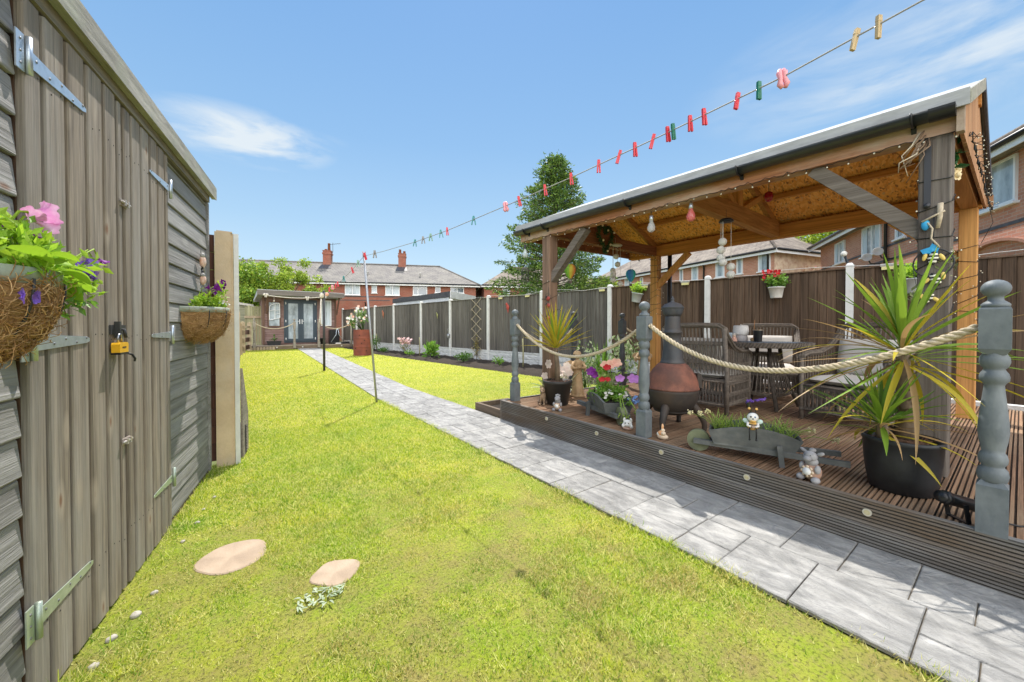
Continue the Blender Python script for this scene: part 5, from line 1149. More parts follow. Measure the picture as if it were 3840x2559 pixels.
# ---------------------------------------------------------------- wicker furniture
def weave(m, p0, p1, q0, q1, n, r=.0062, lean=.0, bands=(), cross=False):   # spindles between a lower edge p0-p1 and an upper edge q0-q1
    p0, p1, q0, q1 = map(Vector, (p0, p1, q0, q1))
    for i in range(n + 1):
        t = i / n; 
        for sg in ((1, -1) if cross else (1,)):
            s_ = min(1, max(0, t + lean * sg)); a = p0 + (p1 - p0) * t; b = q0 + (q1 - q0) * s_
            m.tube([a, b], r, 5, 0, False)
    for z in bands:
        for dz in (-.016, -.005, .006, .017):
            a = p0 + (q0 - p0) * z; b = p1 + (q1 - p1) * z; nn = 2 * n; off = (p1 - p0).cross(q0 - p0).normalized() * .005
            m.tube([a + (b - a) * (k / nn) + off * (1 if k % 2 else -1) + Vector((0, 0, dz)) for k in range(nn + 1)], .0055, 5, 0, False)
def chair(label, loc, az, w=.66, d=.60):
    # local: y = facing direction, x = to the sitter's right
    t_ = thing('wicker_armchair', label, 'armchair', (loc[0], loc[1], DZ), -az, 'wicker armchairs round the table')
    hw, hd = w / 2, d / 2; sz, az_, bz = .40, .64, .93; bt = .07        # seat, arm, back heights, backward tilt
    m = MB()
    for x in (-hw, hw):
        m.tube([(x, hd - .02, .0), (x, hd - .02, az_ - .03)], .021, 8)
        m.tube([(x, -hd, 0), (x, -hd, sz), (x, -hd - bt, bz - .03)], .023, 8)
    for z in (.10, sz - .06):
        m.tube([(-hw, hd - .02, z), (hw, hd - .02, z), (hw, -hd, z), (-hw, -hd, z), (-hw, hd - .02, z)], .013, 6)
    m.build('frame', wick, t_)
    for x in (-hw, hw):
        for y in (hd - .02, -hd): m = MB(); m.tube([(x, y, -.0), (x, y, .12)], [.017, .022], 8); m.build('leg', wickd, t_)
    m = MB()                                                   # thick rolled rail: back top sweeping down into the arms
    for off in ((0, 0), (.018, .012), (-.016, .014), (0, .027)):
        P = [(-hw, hd - .02, az_ - .05), (-hw, hd - .03, az_ - .005), (-hw, hd - .1, az_ + .012), (-hw, .0, az_ + .02), (-hw, -hd * .55, az_ + .07), (-hw, -hd - bt * .55, az_ + .2), (-hw + .004, -hd - bt * .95, bz - .03), (-hw + .05, -hd - bt, bz), (0, -hd - bt - .012, bz + .005), (hw - .05, -hd - bt, bz), (hw - .004, -hd - bt * .95, bz - .03), (hw, -hd - bt * .55, az_ + .2), (hw, -hd * .55, az_ + .07), (hw, .0, az_ + .02), (hw, hd - .1, az_ + .012), (hw, hd - .03, az_ - .005), (hw, hd - .02, az_ - .05)]
        m.tube([(p[0] + off[0] * (1 if p[0] > 0 else -1), p[1] + off[0] * .5, p[2] + off[1] - .012) for p in P], .0145, 7)
    m.build('arm_rail', wick, t_)
    m = MB()
    weave(m, (-hw, -hd, sz + .02), (hw, -hd, sz + .02), (-hw, -hd - bt, bz - .02), (hw, -hd - bt, bz - .02), 17, .0062, .035, (.25, .66), True); m.build('back_panel', wick, t_)
    for x in (-hw, hw):
        m = MB(); weave(m, (x, -hd + .02, sz - .05), (x, hd - .03, sz - .05), (x, -hd + .02, az_ + .05), (x, hd - .03, az_), 13, .006, 0, (.08, .5)); weave(m, (x, -hd, .1), (x, hd - .03, .1), (x, -hd, sz - .06), (x, hd - .03, sz - .06), 15, .006, 0, (.03, .45, .95)); m.build('side_panel', wick, t_)
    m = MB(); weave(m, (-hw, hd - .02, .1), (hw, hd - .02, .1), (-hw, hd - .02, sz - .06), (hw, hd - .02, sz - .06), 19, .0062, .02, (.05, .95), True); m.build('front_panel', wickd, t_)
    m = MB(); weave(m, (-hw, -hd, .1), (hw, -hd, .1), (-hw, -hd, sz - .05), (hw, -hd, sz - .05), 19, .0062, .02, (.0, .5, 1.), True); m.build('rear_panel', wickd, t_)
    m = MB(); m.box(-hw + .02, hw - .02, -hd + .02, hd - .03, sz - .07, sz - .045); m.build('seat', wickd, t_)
    def pillow(w_, d_, h_, nm, loc_, rx=0.):
        m = MB(); n = 12; V = []
        for sg in (1, -1):
            for i in range(n + 1):
                for j in range(n + 1):
                    u, v = i / n * 2 - 1, j / n * 2 - 1; e = (1 - abs(u) ** 6) ** .5 * (1 - abs(v) ** 6) ** .5
                    V.append((u * w_ / 2 * (1 - .02 * v * v), v * d_ / 2 * (1 - .02 * u * u), sg * h_ / 2 * e))
        k = (n + 1) ** 2
        m.add(V, [(i * (n + 1) + j, (i + 1) * (n + 1) + j, (i + 1) * (n + 1) + j + 1, i * (n + 1) + j + 1) for i in range(n) for j in range(n)] + [(k + i * (n + 1) + j, k + i * (n + 1) + j + 1, k + (i + 1) * (n + 1) + j + 1, k + (i + 1) * (n + 1) + j) for i in range(n) for j in range(n)], 0, True)
        o = m.build(nm, cush, t_); o.location = loc_; o.rotation_euler.x = rx
    pillow(w - .06, d - .08, .085, 'seat_cushion', (0, .0, sz))
    pillow(w - .09, .36, .1, 'back_cushion', (0, -hd + .075, sz + .22), R(90 + 8))
    return t_
chair('grey wicker armchair with its back to the camera beside the chiminea', (4.40, 2.15), R(88))
chair('grey wicker armchair behind the far side of the round table', (5.68, 2.0), R(250))
chair('grey wicker armchair with cream cushions right of the table behind the big cordyline', (4.78, .92), R(285))
# table
tb = thing('wicker_table', 'round grey wicker table with splayed legs among the armchairs', 'table', (5.0, 1.8, DZ))
m = MB(); m.lathe([(.42, .685), (.462, .69), (.468, .70), (.468, .735), (.462, .743), (.44, .745), (.43, .742), (.001, .742)], seg=40); m.build('tabletop', [wick], tb)
m = MB()
for k in range(90): a = 2 * PI * k / 90; m.tube([(.47 * math.cos(a), .47 * math.sin(a), .692), (.47 * math.cos(a + .05), .47 * math.sin(a + .05), .742)], .008, 5, 0, False)
m.build('woven_edge', wick, tb)
m = MB(); m.lathe([(.40, .7445), (.40, .7485), (.001, .749)], seg=36); m.build('glass_top', M('table_glass', (.16, .18, .2), rough=.06, spec=.8), tb)
for a in (R(-140), R(-50), R(40), R(130)):
    m = MB(); c, s_ = math.cos(a), math.sin(a); m.tube([(c * .17, s_ * .17, .69), (c * .2, s_ * .2, .4), (c * .37, s_ * .37, 0)], .022, 8); m.build('leg', wickd, tb)
m = MB()
for a in (R(-140), R(-50), R(40), R(130)):
    b_ = a + PI / 2; P = lambda q, r_, z: (math.cos(q) * r_, math.sin(q) * r_, z)
    weave(m, P(a, .3, .16), P(b_, .3, .16), P(a, .18, .6), P(b_, .18, .6), 9, .006, .0, (.0, .5, 1.))
m.build('lattice_apron', wick, tb)
TZ = DZ + .749
def tabp(x, y): return (5.0 + x, 1.8 + y, TZ)
cj = thing('candle_holder', 'white textured candle holder on a grey base on the table', 'candle holder', tabp(-.23, .15))
m = MB(); m.lathe([(.05, 0), (.07, .005), (.072, .05), (.06, .075)], seg=18); m.build('holder_base', M('holder_grey', (.45, .42, .42), (.36, .33, .34), 20, rough=.7, bump=.3), cj)
m = MB(); m.lathe([(.066, .075), (.078, .085), (.08, .12), (.076, .17), (.07, .185), (.06, .186), (.058, .175), (.001, .17)], seg=24, wob=lambda a, z: 1 + .03 * math.sin(a * 9 + z * 60)); m.build('shade', M('holder_white', (.78, .75, .73), (.66, .63, .62), 60, rough=.7, bump=.4), cj)
m = MB(); m.tube([(0, 0, .17), (.001, 0, .2)], .004, 6); m.build('wick', whitef, cj)
bc = thing('black_tumbler', 'black tumbler with a pale rim on the table', 'tumbler', tabp(-.235, -.03))
m = MB(); m.lathe([(.038, 0), (.04, .004), (.046, .12), (.048, .132), (.044, .132), (.036, .02), (.001, .015)], seg=20); m.build('cup', blackp, bc)
m = MB(); m.tube([(.0475 * math.cos(a), .0475 * math.sin(a), .133) for a in fr(0, 2 * PI, 20)], .004, 5); m.build('rim', M('tumbler_rim', (.55, .45, .32), rough=.4, metal=.5), bc)
inn = thing('incense_stick', 'thin brown incense stick rising from a small pot on the table', 'incense', tabp(-.12, .06))
m = MB(); m.tube([(0, 0, .03), (.005, -.012, .25)], .004, 5); m.build('stick', M('incense_brown', (.35, .17, .07), rough=.8), inn)
m = MB(); m.lathe([(.025, 0), (.032, .02), (.025, .04), (.01, .04)], seg=12); m.build('pot', stone, inn)
tg = thing('table_gnome', 'tiny pale figurine with peach dress beside the candle holder', 'figurine', tabp(-.33, .18))
m = MB(); m.lathe([(.03, 0), (.032, .01), (.018, .05), (.01, .06)], seg=12, mi=0); m.ell((0, 0, .068), .018, 1, 10); m.ell((0, 0, .082), (.018, .018, .012), 2, 8); m.build('figure', [peachf, M('figurine_skin', (.7, .5, .38)), whitef], tg)
m = MB(); m.box(-.05, -.03, .03, .11, 0, .1); tag(m.build('small_card', M('card_pale_blue', (.6, .68, .74), rough=.8)), 'small pale blue card standing behind the candle holder', 'card', None, tabp(-.27, .18))

# ---------------------------------------------------------------- pots and planting
def soilhump(parent, r, z, mat=bark, chips=60):
    m = MB(); m.lathe([(r, z - .02), (r * .8, z), (r * .4, z + .012), (.001, z + .016)], seg=18)
    for _ in range(chips):
        a = U(0, 6.28); q = r * math.sqrt(U(0, .9)); c = Vector((q * math.cos(a), q * math.sin(a), z + .014)); d = Vector((U(-1, 1), U(-1, 1), U(-.3, .5))).normalized() * U(.008, .022)
        m.bar(c - d, c + d, .008, .005)
    return m.build('bark_mulch', mat, parent)
# big cordyline
bp_ = thing('black_tub', 'large black plastic tub standing at the front of the deck', 'plant tub', (3.06, .40, DZ)); bp_.scale = (.76, .76, .9)
m = MB(); m.lathe([(.17, 0), (.18, .004), (.2, .1), (.212, .2), (.218, .3), (.226, .305), (.226, .33), (.214, .332), (.208, .27)], seg=36); m.build('tub', M('tub_black', (.016, .017, .02), (.03, .032, .036), 5, rough=.42, bump=.05), bp_)
soilhump(bp_, .208, .295, bark, 130)
cy = thing('cordyline_palm', 'big yellow and green cordyline palm growing in the large black tub', 'cordyline', (3.07, .40, DZ + .27))
m = MB(); tp = Vector((-.01, .0, .535)); m.tube([(.04, 0, -.02), (.045, -.01, .15), (.02, 0, .32), tp], [.055, .04, .034, .03], 10)
for k in range(40): z = U(.03, .5); a = U(0, 6.28); m.blade((.035 * math.cos(a) + .03, .035 * math.sin(a), z), (math.cos(a), math.sin(a), .9), .05, .02, .3, 3)
m.build('trunk', trunkm, cy)
random.seed(21)
def rosette(par, c, n, ln, w, up0, up1, mats, nm, droop=(.3, 1.), spread=None, dirs=None):
    # every strap leaf is a part of its own
    c = Vector(c)
    for i in range(n):
        a = i * 2.39996 + U(-.2, .2); e = up0 + (up1 - up0) * (i / max(1, n - 1)) + U(-.08, .08)
        if dirs: a = dirs[i % len(dirs)] + U(-.25, .25)
        d = Vector((math.cos(a) * math.cos(e), math.sin(a) * math.cos(e), math.sin(e)))
        m = MB(); l = ln * U(.78, 1.12)
        m.blade(c + d * .012 + Vector((0, 0, U(-.03, .03))), d, l, w * U(.85, 1.15), U(*droop) * U(.6, 1.5), 10, 0, .2, U(-.5, .5), .5, U(-.7, .7)); m.build(nm, random.choice(mats), par)
rosette(cy, tp, 30, .50, .032, R(87), R(40), [yucg, yucg, yucg, yucg, yucy], 'leaf', (.1, .55))
rosette(cy, tp + Vector((0, 0, -.03)), 19, .62, .022, R(38), R(5), [yucg, yucy, yucy, yucb], 'leaf', (.25, .75))
rosette(cy, tp + Vector((0, 0, -.05)), 18, .66, .014, R(25), R(-20), [yucy, yucb, yucg], 'leaf', (.15, .7))
rosette(cy, tp + Vector((0, 0, -.07)), 14, .58, .027, R(0), R(-45), [yucy, yucy, yucb], 'leaf', (.5, 1.1))
c2 = thing('cordyline_offshoot', 'shorter green cordyline offshoot at the front left of the large tub', 'cordyline', (2.98, .46, DZ + .27))
m = MB(); m.tube([(0, 0, -.02), (-.01, .01, .1)], [.03, .025], 8); m.build('trunk', trunkm, c2)
rosette(c2, (-.01, .01, .09), 40, .37, .019, R(84), R(20), [yucg, yucg, leaf('cordyline_deep_green', (.09, .22, .03), (.2, .34, .05), .25)], 'leaf', (.2, .7))
rosette(c2, (-.01, .01, .08), 18, .42, .012, R(35), R(-5), [yucg, yucy, yucb], 'leaf', (.3, .9))
rosette(c2, (-.01, .01, .07), 9, .36, .028, R(15), R(-25), [yucy, yucg, yucb], 'leaf', (.8, 1.5))
# small cordyline in pot
sp_ = thing('black_pot', 'round black plastic pot beside the dog ornament', 'plant pot', (3.11, 3.28, DZ))
m = MB(); m.lathe([(.12, 0), (.125, .004), (.165, .25), (.175, .255), (.175, .285), (.165, .287), (.16, .26)], seg=32); m.build('pot', M('pot_black_brown', (.03, .027, .025), (.045, .04, .036), 6, rough=.5), sp_); soilhump(sp_, .162, .262, bark, 60)
sc2 = thing('cordyline_small', 'slim cordyline with yellow spiky head in the round black pot', 'cordyline', (3.11, 3.28, DZ + .25))
m = MB(); m.tube([(.0, 0, 0), (.0, 0, .2), (-.02, .01, .42)], [.034, .028, .024], 10); m.build('trunk', trunkm, sc2)
random.seed(5); rosette(sc2, (-.02, .01, .42), 40, .50, .026, R(88), R(38), [yucg, yucy, yucy], 'leaf', (.05, .35)); rosette(sc2, (-.02, .01, .41), 16, .46, .022, R(35), R(8), [yucy, yucy, yucb], 'leaf', (.1, .4))
# pale flower pot by left newel
fpp = thing('grey_bowl_planter', 'low grey bowl planter of pale pink lilies behind the left newel post', 'planter', (3.42, 3.9 - .28, DZ))
m = MB(); m.lathe([(.12, 0), (.17, .06), (.185, .07), (.185, .085), (.17, .085), (.16, .06)], seg=28); m.build('bowl', M('bowl_grey', (.4, .42, .43), (.32, .34, .35), 10, rough=.6), fpp)
m = MB(); m.lathe([(.165, .06), (.001, .075)], seg=16); m.build('soil', soil, fpp)
m = MB()
for _ in range(60): a = U(0, 6.28); m.blade((U(-.1, .1), U(-.1, .1), .07), (math.cos(a), math.sin(a), U(.5, 2)), U(.18, .36), .035, .7, 5)
m.build('foliage', varieg, fpp)
palep = M('petal_pale_pink', (.85, .66, .6), (.85, .78, .7), 20, rough=.6, trans=.3)
blooms(fpp, palep, [((U(-.16, .16), U(-.15, .1), U(.25, .45)), (U(-1, .2), -1, U(0, 1)), U(.045, .06)) for _ in range(14)], petals=6)
# angel statues
def angel(label, loc, az, h=.62):
    t_ = thing('angel_statue', label, 'statue', loc, -az, 'sandstone cherub statues'); k = h / .62
    m = MB(); m.lathe([(.085, 0), (.088, .03), (.078, .08), (.07, .16), (.062, .25), (.052, .33), (.048, .37), (.055, .41), (.058, .44), (.045, .47), (.022, .485), (.02, .5)], seg=28, wob=lambda a, z: 1 + (.09 * math.sin(a * 6 + z * 9) + .05 * math.sin(a * 11 - z * 14)) * max(0, 1 - z / .42) ** .5)
    m.lathe([(.1, -.0), (.1, .02), (.085, .032)], seg=24)
    for sg in (-1, 1): m.tube([(sg * .05, .0, .45), (sg * .088, .02, .40), (sg * .07, .07, .375), (sg * .012, .085, .385)], [.022, .021, .018, .014], 8); m.tube([(sg * .088, .02, .405), (sg * .1, .02, .36), (sg * .085, .04, .33)], [.022, .026, .01], 8)
    m.ell((0, .088, .392), (.03, .022, .022), 0, 10)
    m.ell((0, .004, .535), (.04, .043, .047), 0, 14); m.ell((0, .046, .53), (.007, .009, .008), 0, 8)
    for sg in (-1, 1): m.ell((sg * .016, .04, .545), (.007, .005, .005), 0, 6); m.ell((sg * .012, .038, .515), (.01, .008, .006), 0, 6)
    for i in range(48): a = U(0, 6.28); e = U(.1, 1.5); m.ell((.042 * math.cos(a) * math.cos(e), -.006 + .042 * math.sin(a) * math.cos(e) , .548 + .04 * math.sin(e)), U(.012, .018), 0, 6)
    m.tube([(.04 * math.cos(a), .04 * math.sin(a) - .004, .562) for a in fr(0, 2 * PI, 20)], .010, 6)
    m.v = [(p[0] * k, p[1] * k, p[2] * k) for p in m.v]; m.build('figure', stone, t_)
    for sg in (-1, 1):
        m = MB(); V = [(sg * .02, -.045, .45), (sg * .07, -.07, .47), (sg * .14, -.09, .44), (sg * .15, -.09, .40), (sg * .11, -.08, .36), (sg * .05, -.06, .34)]; V = [(a * k, b_ * k, c * k) for a, b_, c in V]
        m.add(V + [(a, b_ - .018, c) for a, b_, c in V], [(0, 1, 2, 3, 4, 5), (11, 10, 9, 8, 7, 6)] + [(i, (i + 1) % 6, 6 + (i + 1) % 6, 6 + i) for i in range(6)]); m.build('wing', stone, t_)
angel('sandstone cherub statue with folded arms behind the small cordyline', (3.68, 3.50, DZ), R(205))
angel('sandstone cherub statue half hidden by the newel post near the chiminea', (5.35, 3.66, DZ), R(235), .66)
# figurines
gst = M('figurine_grey', (.38, .37, .38), (.27, .26, .27), 30, rough=.85, bump=.3); rst = M('figurine_rust', (.48, .25, .17), (.4, .3, .24), 30, rough=.85, bump=.3); wst = M('figurine_white', (.8, .78, .76), rough=.7); ost = M('figurine_orange', (.75, .3, .1), (.75, .5, .3), 30, rough=.6); sk = M('figurine_cream', (.75, .6, .45), (.65, .5, .35), 20, rough=.7); bkm = M('eye_black', (.015, .015, .015), rough=.3)
def fig(name, label, loc, az, parts, mats, cat='figurine', grp='animal figurines on the deck'):
    # one body mesh of merged rounded forms, facing local +y
    t_ = thing(name, label, cat, loc, -az, grp); m = MB()
    for p in parts: m.ell(p[0], p[1], p[2], 12, Matrix.Rotation(p[3], 3, p[4]) if len(p) > 3 else None)
    m.build('body', mats, t_); return t_
dgm = M('dog_tan', (.42, .29, .18), (.22, .15, .1), 24, rough=.9, bump=.5, bsc=60); dgd = M('dog_dark', (.17, .12, .085), (.1, .07, .05), 24, rough=.9, bump=.5)
dg = fig('dog_statue', 'sitting brown terrier statue beside the black pot at the left end', (2.97, 3.38, DZ), R(235), [((0, -.03, .055), (.048, .06, .055), 1), ((0, .005, .1), (.038, .045, .065), 0), ((0, .02, .165), (.034, .036, .036), 0), ((0, .056, .155), (.018, .022, .016), 0), ((0, .076, .16), (.007, .006, .006), 2), ((-.013, .048, .172), .005, 2), ((.013, .048, .172), .005, 2), ((-.025, .005, .205), (.011, .007, .025), 0, .2, 'Y'), ((.025, .005, .205), (.011, .007, .025), 0, -.2, 'Y'), ((-.022, .04, .05), (.013, .015, .055), 0), ((.022, .04, .05), (.013, .015, .055), 0), ((-.024, .055, .01), (.016, .022, .011), 0), ((.024, .055, .01), (.016, .022, .011), 0), ((-.045, -.01, .025), (.022, .045, .026), 1), ((.045, -.01, .025), (.022, .045, .026), 1), ((.03, -.09, .02), (.012, .03, .012), 1)], [dgm, dgd, bkm], 'dog statue')
def plush(name, label, loc, az, s_=1., ears=True):
    t_ = fig(name, label, loc, az, [((0, 0, .055 * s_), (.05 * s_, .045 * s_, .058 * s_), 1), ((0, .005, .115 * s_), (.035 * s_, .032 * s_, .03 * s_), 0), ((0, .015, .148 * s_), (.036 * s_, .034 * s_, .032 * s_), 0), ((0, .045 * s_, .138 * s_), (.022 * s_, .02 * s_, .016 * s_), 0), ((-.04 * s_, .035 * s_, .018 * s_), (.022 * s_, .028 * s_, .02 * s_), 0), ((.04 * s_, .035 * s_, .018 * s_), (.022 * s_, .028 * s_, .02 * s_), 0), ((-.042 * s_, .02 * s_, .08 * s_), (.014 * s_, .02 * s_, .026 * s_), 0), ((.042 * s_, .02 * s_, .08 * s_), (.014 * s_, .02 * s_, .026 * s_), 0), ((-.014 * s_, .04 * s_, .158 * s_), .004 * s_, 2), ((.014 * s_, .04 * s_, .158 * s_), .004 * s_, 2)] + ([((-.045 * s_, .0, .17 * s_), (.024 * s_, .008, .011 * s_), 0, .5, 'Y'), ((.045 * s_, .0, .17 * s_), (.024 * s_, .008, .011 * s_), 0, -.5, 'Y'), ((0, -.005, .182 * s_), (.018 * s_, .02 * s_, .012 * s_), 0)] if ears else [((-.02 * s_, 0, .182 * s_), .012 * s_, 0), ((.02 * s_, 0, .182 * s_), .012 * s_, 0), ((0, 0, .19 * s_), .012 * s_, 0)]), [gst, rst, bkm])
    m = MB(); m.lathe([(.022 * s_, 0), (.022 * s_, .006), (.001, .008)], seg=16); o_ = m.build('solar_disc', wst, t_); o_.location = (0, .046 * s_, .062 * s_); o_.rotation_euler.x = -PI / 2 + .25
    m = MB()
    for k in range(8): a = k * PI / 4; m.ell((.028 * s_ * math.cos(a), .044 * s_, .062 * s_ + .028 * s_ * math.sin(a)), (.009 * s_, .005 * s_, .009 * s_), 0, 8)
    m.build('petal_ring', sk, t_); return t_
plush('donkey_figurine', 'grey donkey figurine with a white solar disc on its belly left of the big tub', (2.79, .74, DZ), R(285), 1.0)
plush('hedgehog_figurine', 'small grey and rust seated figurine in front of the round black pot', (2.87, 3.02, DZ), R(240), .92, False)
ct = fig('cat_figurine', 'small white cat face figurine beside the middle newel post', (2.84, 2.09, DZ), R(250), [((0, 0, .012), (.045, .03, .015), 1), ((0, .0, .055), (.042, .02, .036), 0), ((-.03, 0, .09), (.011, .008, .018), 0, .3, 'Y'), ((.03, 0, .09), (.011, .008, .018), 0, -.3, 'Y'), ((-.014, .02, .062), .005, 2), ((.014, .02, .062), .005, 2), ((-.035, .01, .035), (.016, .012, .02), 0), ((.035, .01, .035), (.016, .012, .02), 0), ((0, .014, .045), (.022, .012, .015), 0)], [wst, rst, bkm])
og_ = fig('gnome_figurine', 'small peach and orange gnome figurine between newel post and wheelbarrow', (2.83, 1.74, DZ), R(255), [((0, 0, .022), (.045, .03, .024), 0), ((.012, 0, .05), (.028, .026, .022), 1), ((-.008, .015, .052), (.02, .018, .018), 0), ((0, .0, .075), (.018, .016, .014), 0), ((.004, -.004, .1), (.011, .011, .026), 1), ((.03, 0, .04), (.02, .018, .018), 2), ((-.006, .03, .052), .004, 3)], [sk, ost, wst, bkm])
# wheelbarrow planters
bar_m = M('barrow_grey_paint', (.13, .14, .14), (.09, .095, .095), 14, (1, .3, 1), .7, .2, c3=(.3, .29, .27), s3=9, a3=.35); bar_e = M('barrow_worn_edge', (.42, .33, .2), (.3, .24, .15), 30, rough=.85); bar_w = M('barrow_wheel_green', (.2, .22, .13), (.13, .14, .09), 10, rough=.8)
def barrow(label, loc, az):
    # local +y from the wheel to the handles, wheel axle near the origin
    t_ = thing('wheelbarrow_planter', label, 'wheelbarrow planter', loc, -az, 'wooden wheelbarrow planters')
    m = MB()
    for sg in (-1, 1):
        def X(z): return sg * (.085 + (z - .1) * .25)
        prof = [(.10, .088), (.56, .088), (.61, .175)] + [(.61 - .54 * k / 12, .175 + .062 * math.sin(PI * k / 12) ** .8) for k in range(1, 12)] + [(.07, .185)]
        V = [(X(z), y, z) for y, z in prof] + [(X(z) - sg * .014, y, z) for y, z in prof]; n = len(prof)
        F = [tuple(range(n)), tuple(range(2 * n - 1, n - 1, -1))] + [(i, (i + 1) % n, n + (i + 1) % n, n + i) for i in range(n)]
        m.add(V, F, 0)
    for (ya, yb) in ((.07, .1), (.6, .56)):
        m.add([(-.107, ya, .178), (.107, ya, .178), (.085, yb, .095), (-.085, yb, .095), (-.107, ya + .012, .178), (.107, ya + .012, .178), (.085, yb + .012, .095), (-.085, yb + .012, .095)], [(0, 1, 2, 3), (7, 6, 5, 4), (0, 4, 5, 1), (2, 6, 7, 3), (1, 5, 6, 2), (3, 7, 4, 0)])
    m.box(-.085, .085, .1, .56, .085, .097); m.build('tray', bar_m, t_)
    m = MB(); m.box(-.098, .098, .09, .58, .158, .166); m.leaves([(U(-.08, .08), U(.11, .56), .167) for _ in range(60)], .02); m.build('soil', soil, t_)
    for sg in (-1, 1):
        m = MB(); m.bar((sg * .035, -.03, .078), (sg * .115, .84, .078), .028, .034); m.build('handle', bar_m if sg > 0 else bar_m, t_)
        m = MB(); m.bar((sg * .118, .5, .0), (sg * .112, .485, .135), .024, .03); m.build('leg', bar_m, t_)
    m = MB(); m.tube([(-.02, 0, .078), (.02, 0, .078)], .078, 24, 0, True, False); m.tube([(-.05, 0, .078), (.05, 0, .078)], .008, 8); m.build('wheel', bar_w, t_)
    return t_
ax2 = math.atan2(.40, -.917)
w2 = barrow('grey wooden wheelbarrow planter seen from the side with grassy stonecrop', (2.80, 1.43, DZ), ax2)
def w2p(x, y, z): v = Vector((x, y, 0)); v.rotate(Matrix.Rotation(-ax2, 3, 'Z')); return Vector((2.80 + v.x, 1.43 + v.y, DZ + z))
m = MB(); random.seed(31)
for _ in range(150):
    y = U(.1, .36); a = U(0, 6.28); m.blade((U(-.07, .07), y, .165), (math.cos(a), math.sin(a), U(1.2, 3)), U(.09, .17), .006, .5, 5)
for _ in range(80):
    y = U(.4, .57); a = U(0, 6.28); m.blade((U(-.07, .07), y, .165), (math.cos(a), math.sin(a) + .3, U(1, 2)), U(.12, .22), .005, 1.2, 6)
m.build('grassy_foliage', grassy, w2)
SEED = [grassy, M('seed_yellow', (.6, .55, .25), (.7, .6, .4), 20, isl=.2)]
m = MB()
for (a, b_) in (((0, .14, .15), (-.02, -.06, .27)), ((.02, .16, .15), (0, .06, .3)), ((0, .3, .15), (.02, .34, .27)), ((0, .56, .15), (-.03, .8, .18)), ((.03, .5, .15), (.05, .66, .25)), ((0, .12, .15), (.03, .01, .28))):
    p, q = Vector(a), Vector(b_); m.tube([p, (p + q) / 2 + Vector((0, 0, .03)), q], .0025, 5)
    for _ in range(14): m.ell(q + Vector((U(-.018, .018), U(-.018, .018), U(-.016, .018))), .006, 1, 6)
    m.build('seed_head', SEED, w2); m = MB()
bee = thing('bee_ornament', 'smiling bee ornament with dangling legs sitting on the wheelbarrow edge', 'ornament', w2p(.112, .335, .232), -ax2 - PI / 2)
byl = M('bee_body_yellow', (.75, .45, .12), rough=.4); bbl = M('bee_leg_black', (.02, .02, .02), rough=.4); bwh = M('bee_face_white', (.82, .8, .76), rough=.45)
m = MB(); m.ell((0, 0, .02), (.034, .03, .03), 0, 12); m.ell((0, .0, .03), (.035, .031, .008), 1, 12); m.build('body', [byl, bbl], bee)
m = MB(); m.ell((0, .004, .078), (.034, .032, .032), 0, 14); m.ell((0, -.004, .08), (.0345, .0305, .033), 1, 14); m.ell((0, .034, .072), .005, 1, 6); m.ell((-.012, .033, .085), .006, 2, 6); m.ell((.012, .033, .085), .006, 1, 6); m.ell((0, .02, .055), (.02, .016, .008), 3, 8); m.build('head', [bwh, bbl, M('bee_eye_blue', (.15, .25, .45)), byl], bee)
for sg in (-1, 1):
    m = MB(); m.tube([(sg * .012, 0, .105), (sg * .02, 0, .13)], .0025, 5, 0); m.ell((sg * .021, 0, .135), .009, 1, 8); m.build('antenna', [bbl, byl], bee)
    m = MB(); m.ell((sg * .04, -.01, .048), (.02, .006, .016), 0, 10, Matrix.Rotation(-sg * .4, 3, 'Y')); m.build('wing', M('bee_wing_pale', (.6, .75, .72), rough=.4), bee)
    m = MB(); m.tube([(sg * .028, .01, .04), (sg * .03, .03, .025), (sg * .012, .036, .02)], [.009, .008, .007], 8); m.build('arm', bwh, bee)
    m = MB(); m.tube([(sg * .018, .028, .012), (sg * .02, .036, -.02), (sg * .019, .034, -.06)], .004, 6); m.ell((sg * .019, .04, -.066), (.007, .012, .007), 0, 8); m.build('dangling_leg', bbl, bee)
m = MB(); m.ell((0, .042, .02), (.013, .01, .011), 0, 8); m.build('heart', rst, bee)
w1 = barrow('grey wooden wheelbarrow planter seen end on with mixed bright flowers', (2.93, 2.22, DZ), R(27)); w1.scale = (1.5, .84, 1.1)
m = MB(); random.seed(33)
for _ in range(26): c = (U(-.08, .08), U(.08, .5), U(.18, .27)); m.leaves(cloud(c, (.05, .06, .05), 22, .1), .04, 0, .4, .5)
m.build('foliage', green, w1)
m = MB(); m.leaves(cloud((.02, .45, .36), (.12, .12, .13), 130, .1), .035, 0, .4); sticks(m, (0, .4, .15), 14, .3, .14, .003); m.build('feathery_foliage', leaf('leaf_fresh', (.24, .36, .08), (.4, .48, .15)), w1)
m = MB()
for k in range(6):
    e = Vector((U(-.03, .12), U(-.12, .02), U(.02, .1))); m.tube([(0, .1, .2), (e.x * .5, .02, .23), e], .003, 5)
    for _ in range(12): m.ell(e + Vector((U(-.02, .02), U(-.015, .015), U(-.03, .02))), .006, 0, 6)
m.build('trailing_stem', grassy, w1)
blooms(w1, purf, [((-.12, .38, .43), (-1, -1, .4), .04), ((-.1, .36, .4), (-1, -1, -.2), .035)], 'purple_pansy')
blooms(w1, lilacf, [((.16, .3, .36), (.2, -1, .4), .045), ((.19, .34, .35), (.5, -1, .2), .04), ((.08, .35, .36), (-.3, -1, .2), .035)], 'lilac_petunia')
blooms(w1, peachf, [((.04, .42, .49), (-.2, -1, .6), .045), ((.0, .45, .48), (-.6, -1, .4), .04), ((.08, .44, .5), (.3, -1, .5), .045)], 'peach_dahlia')
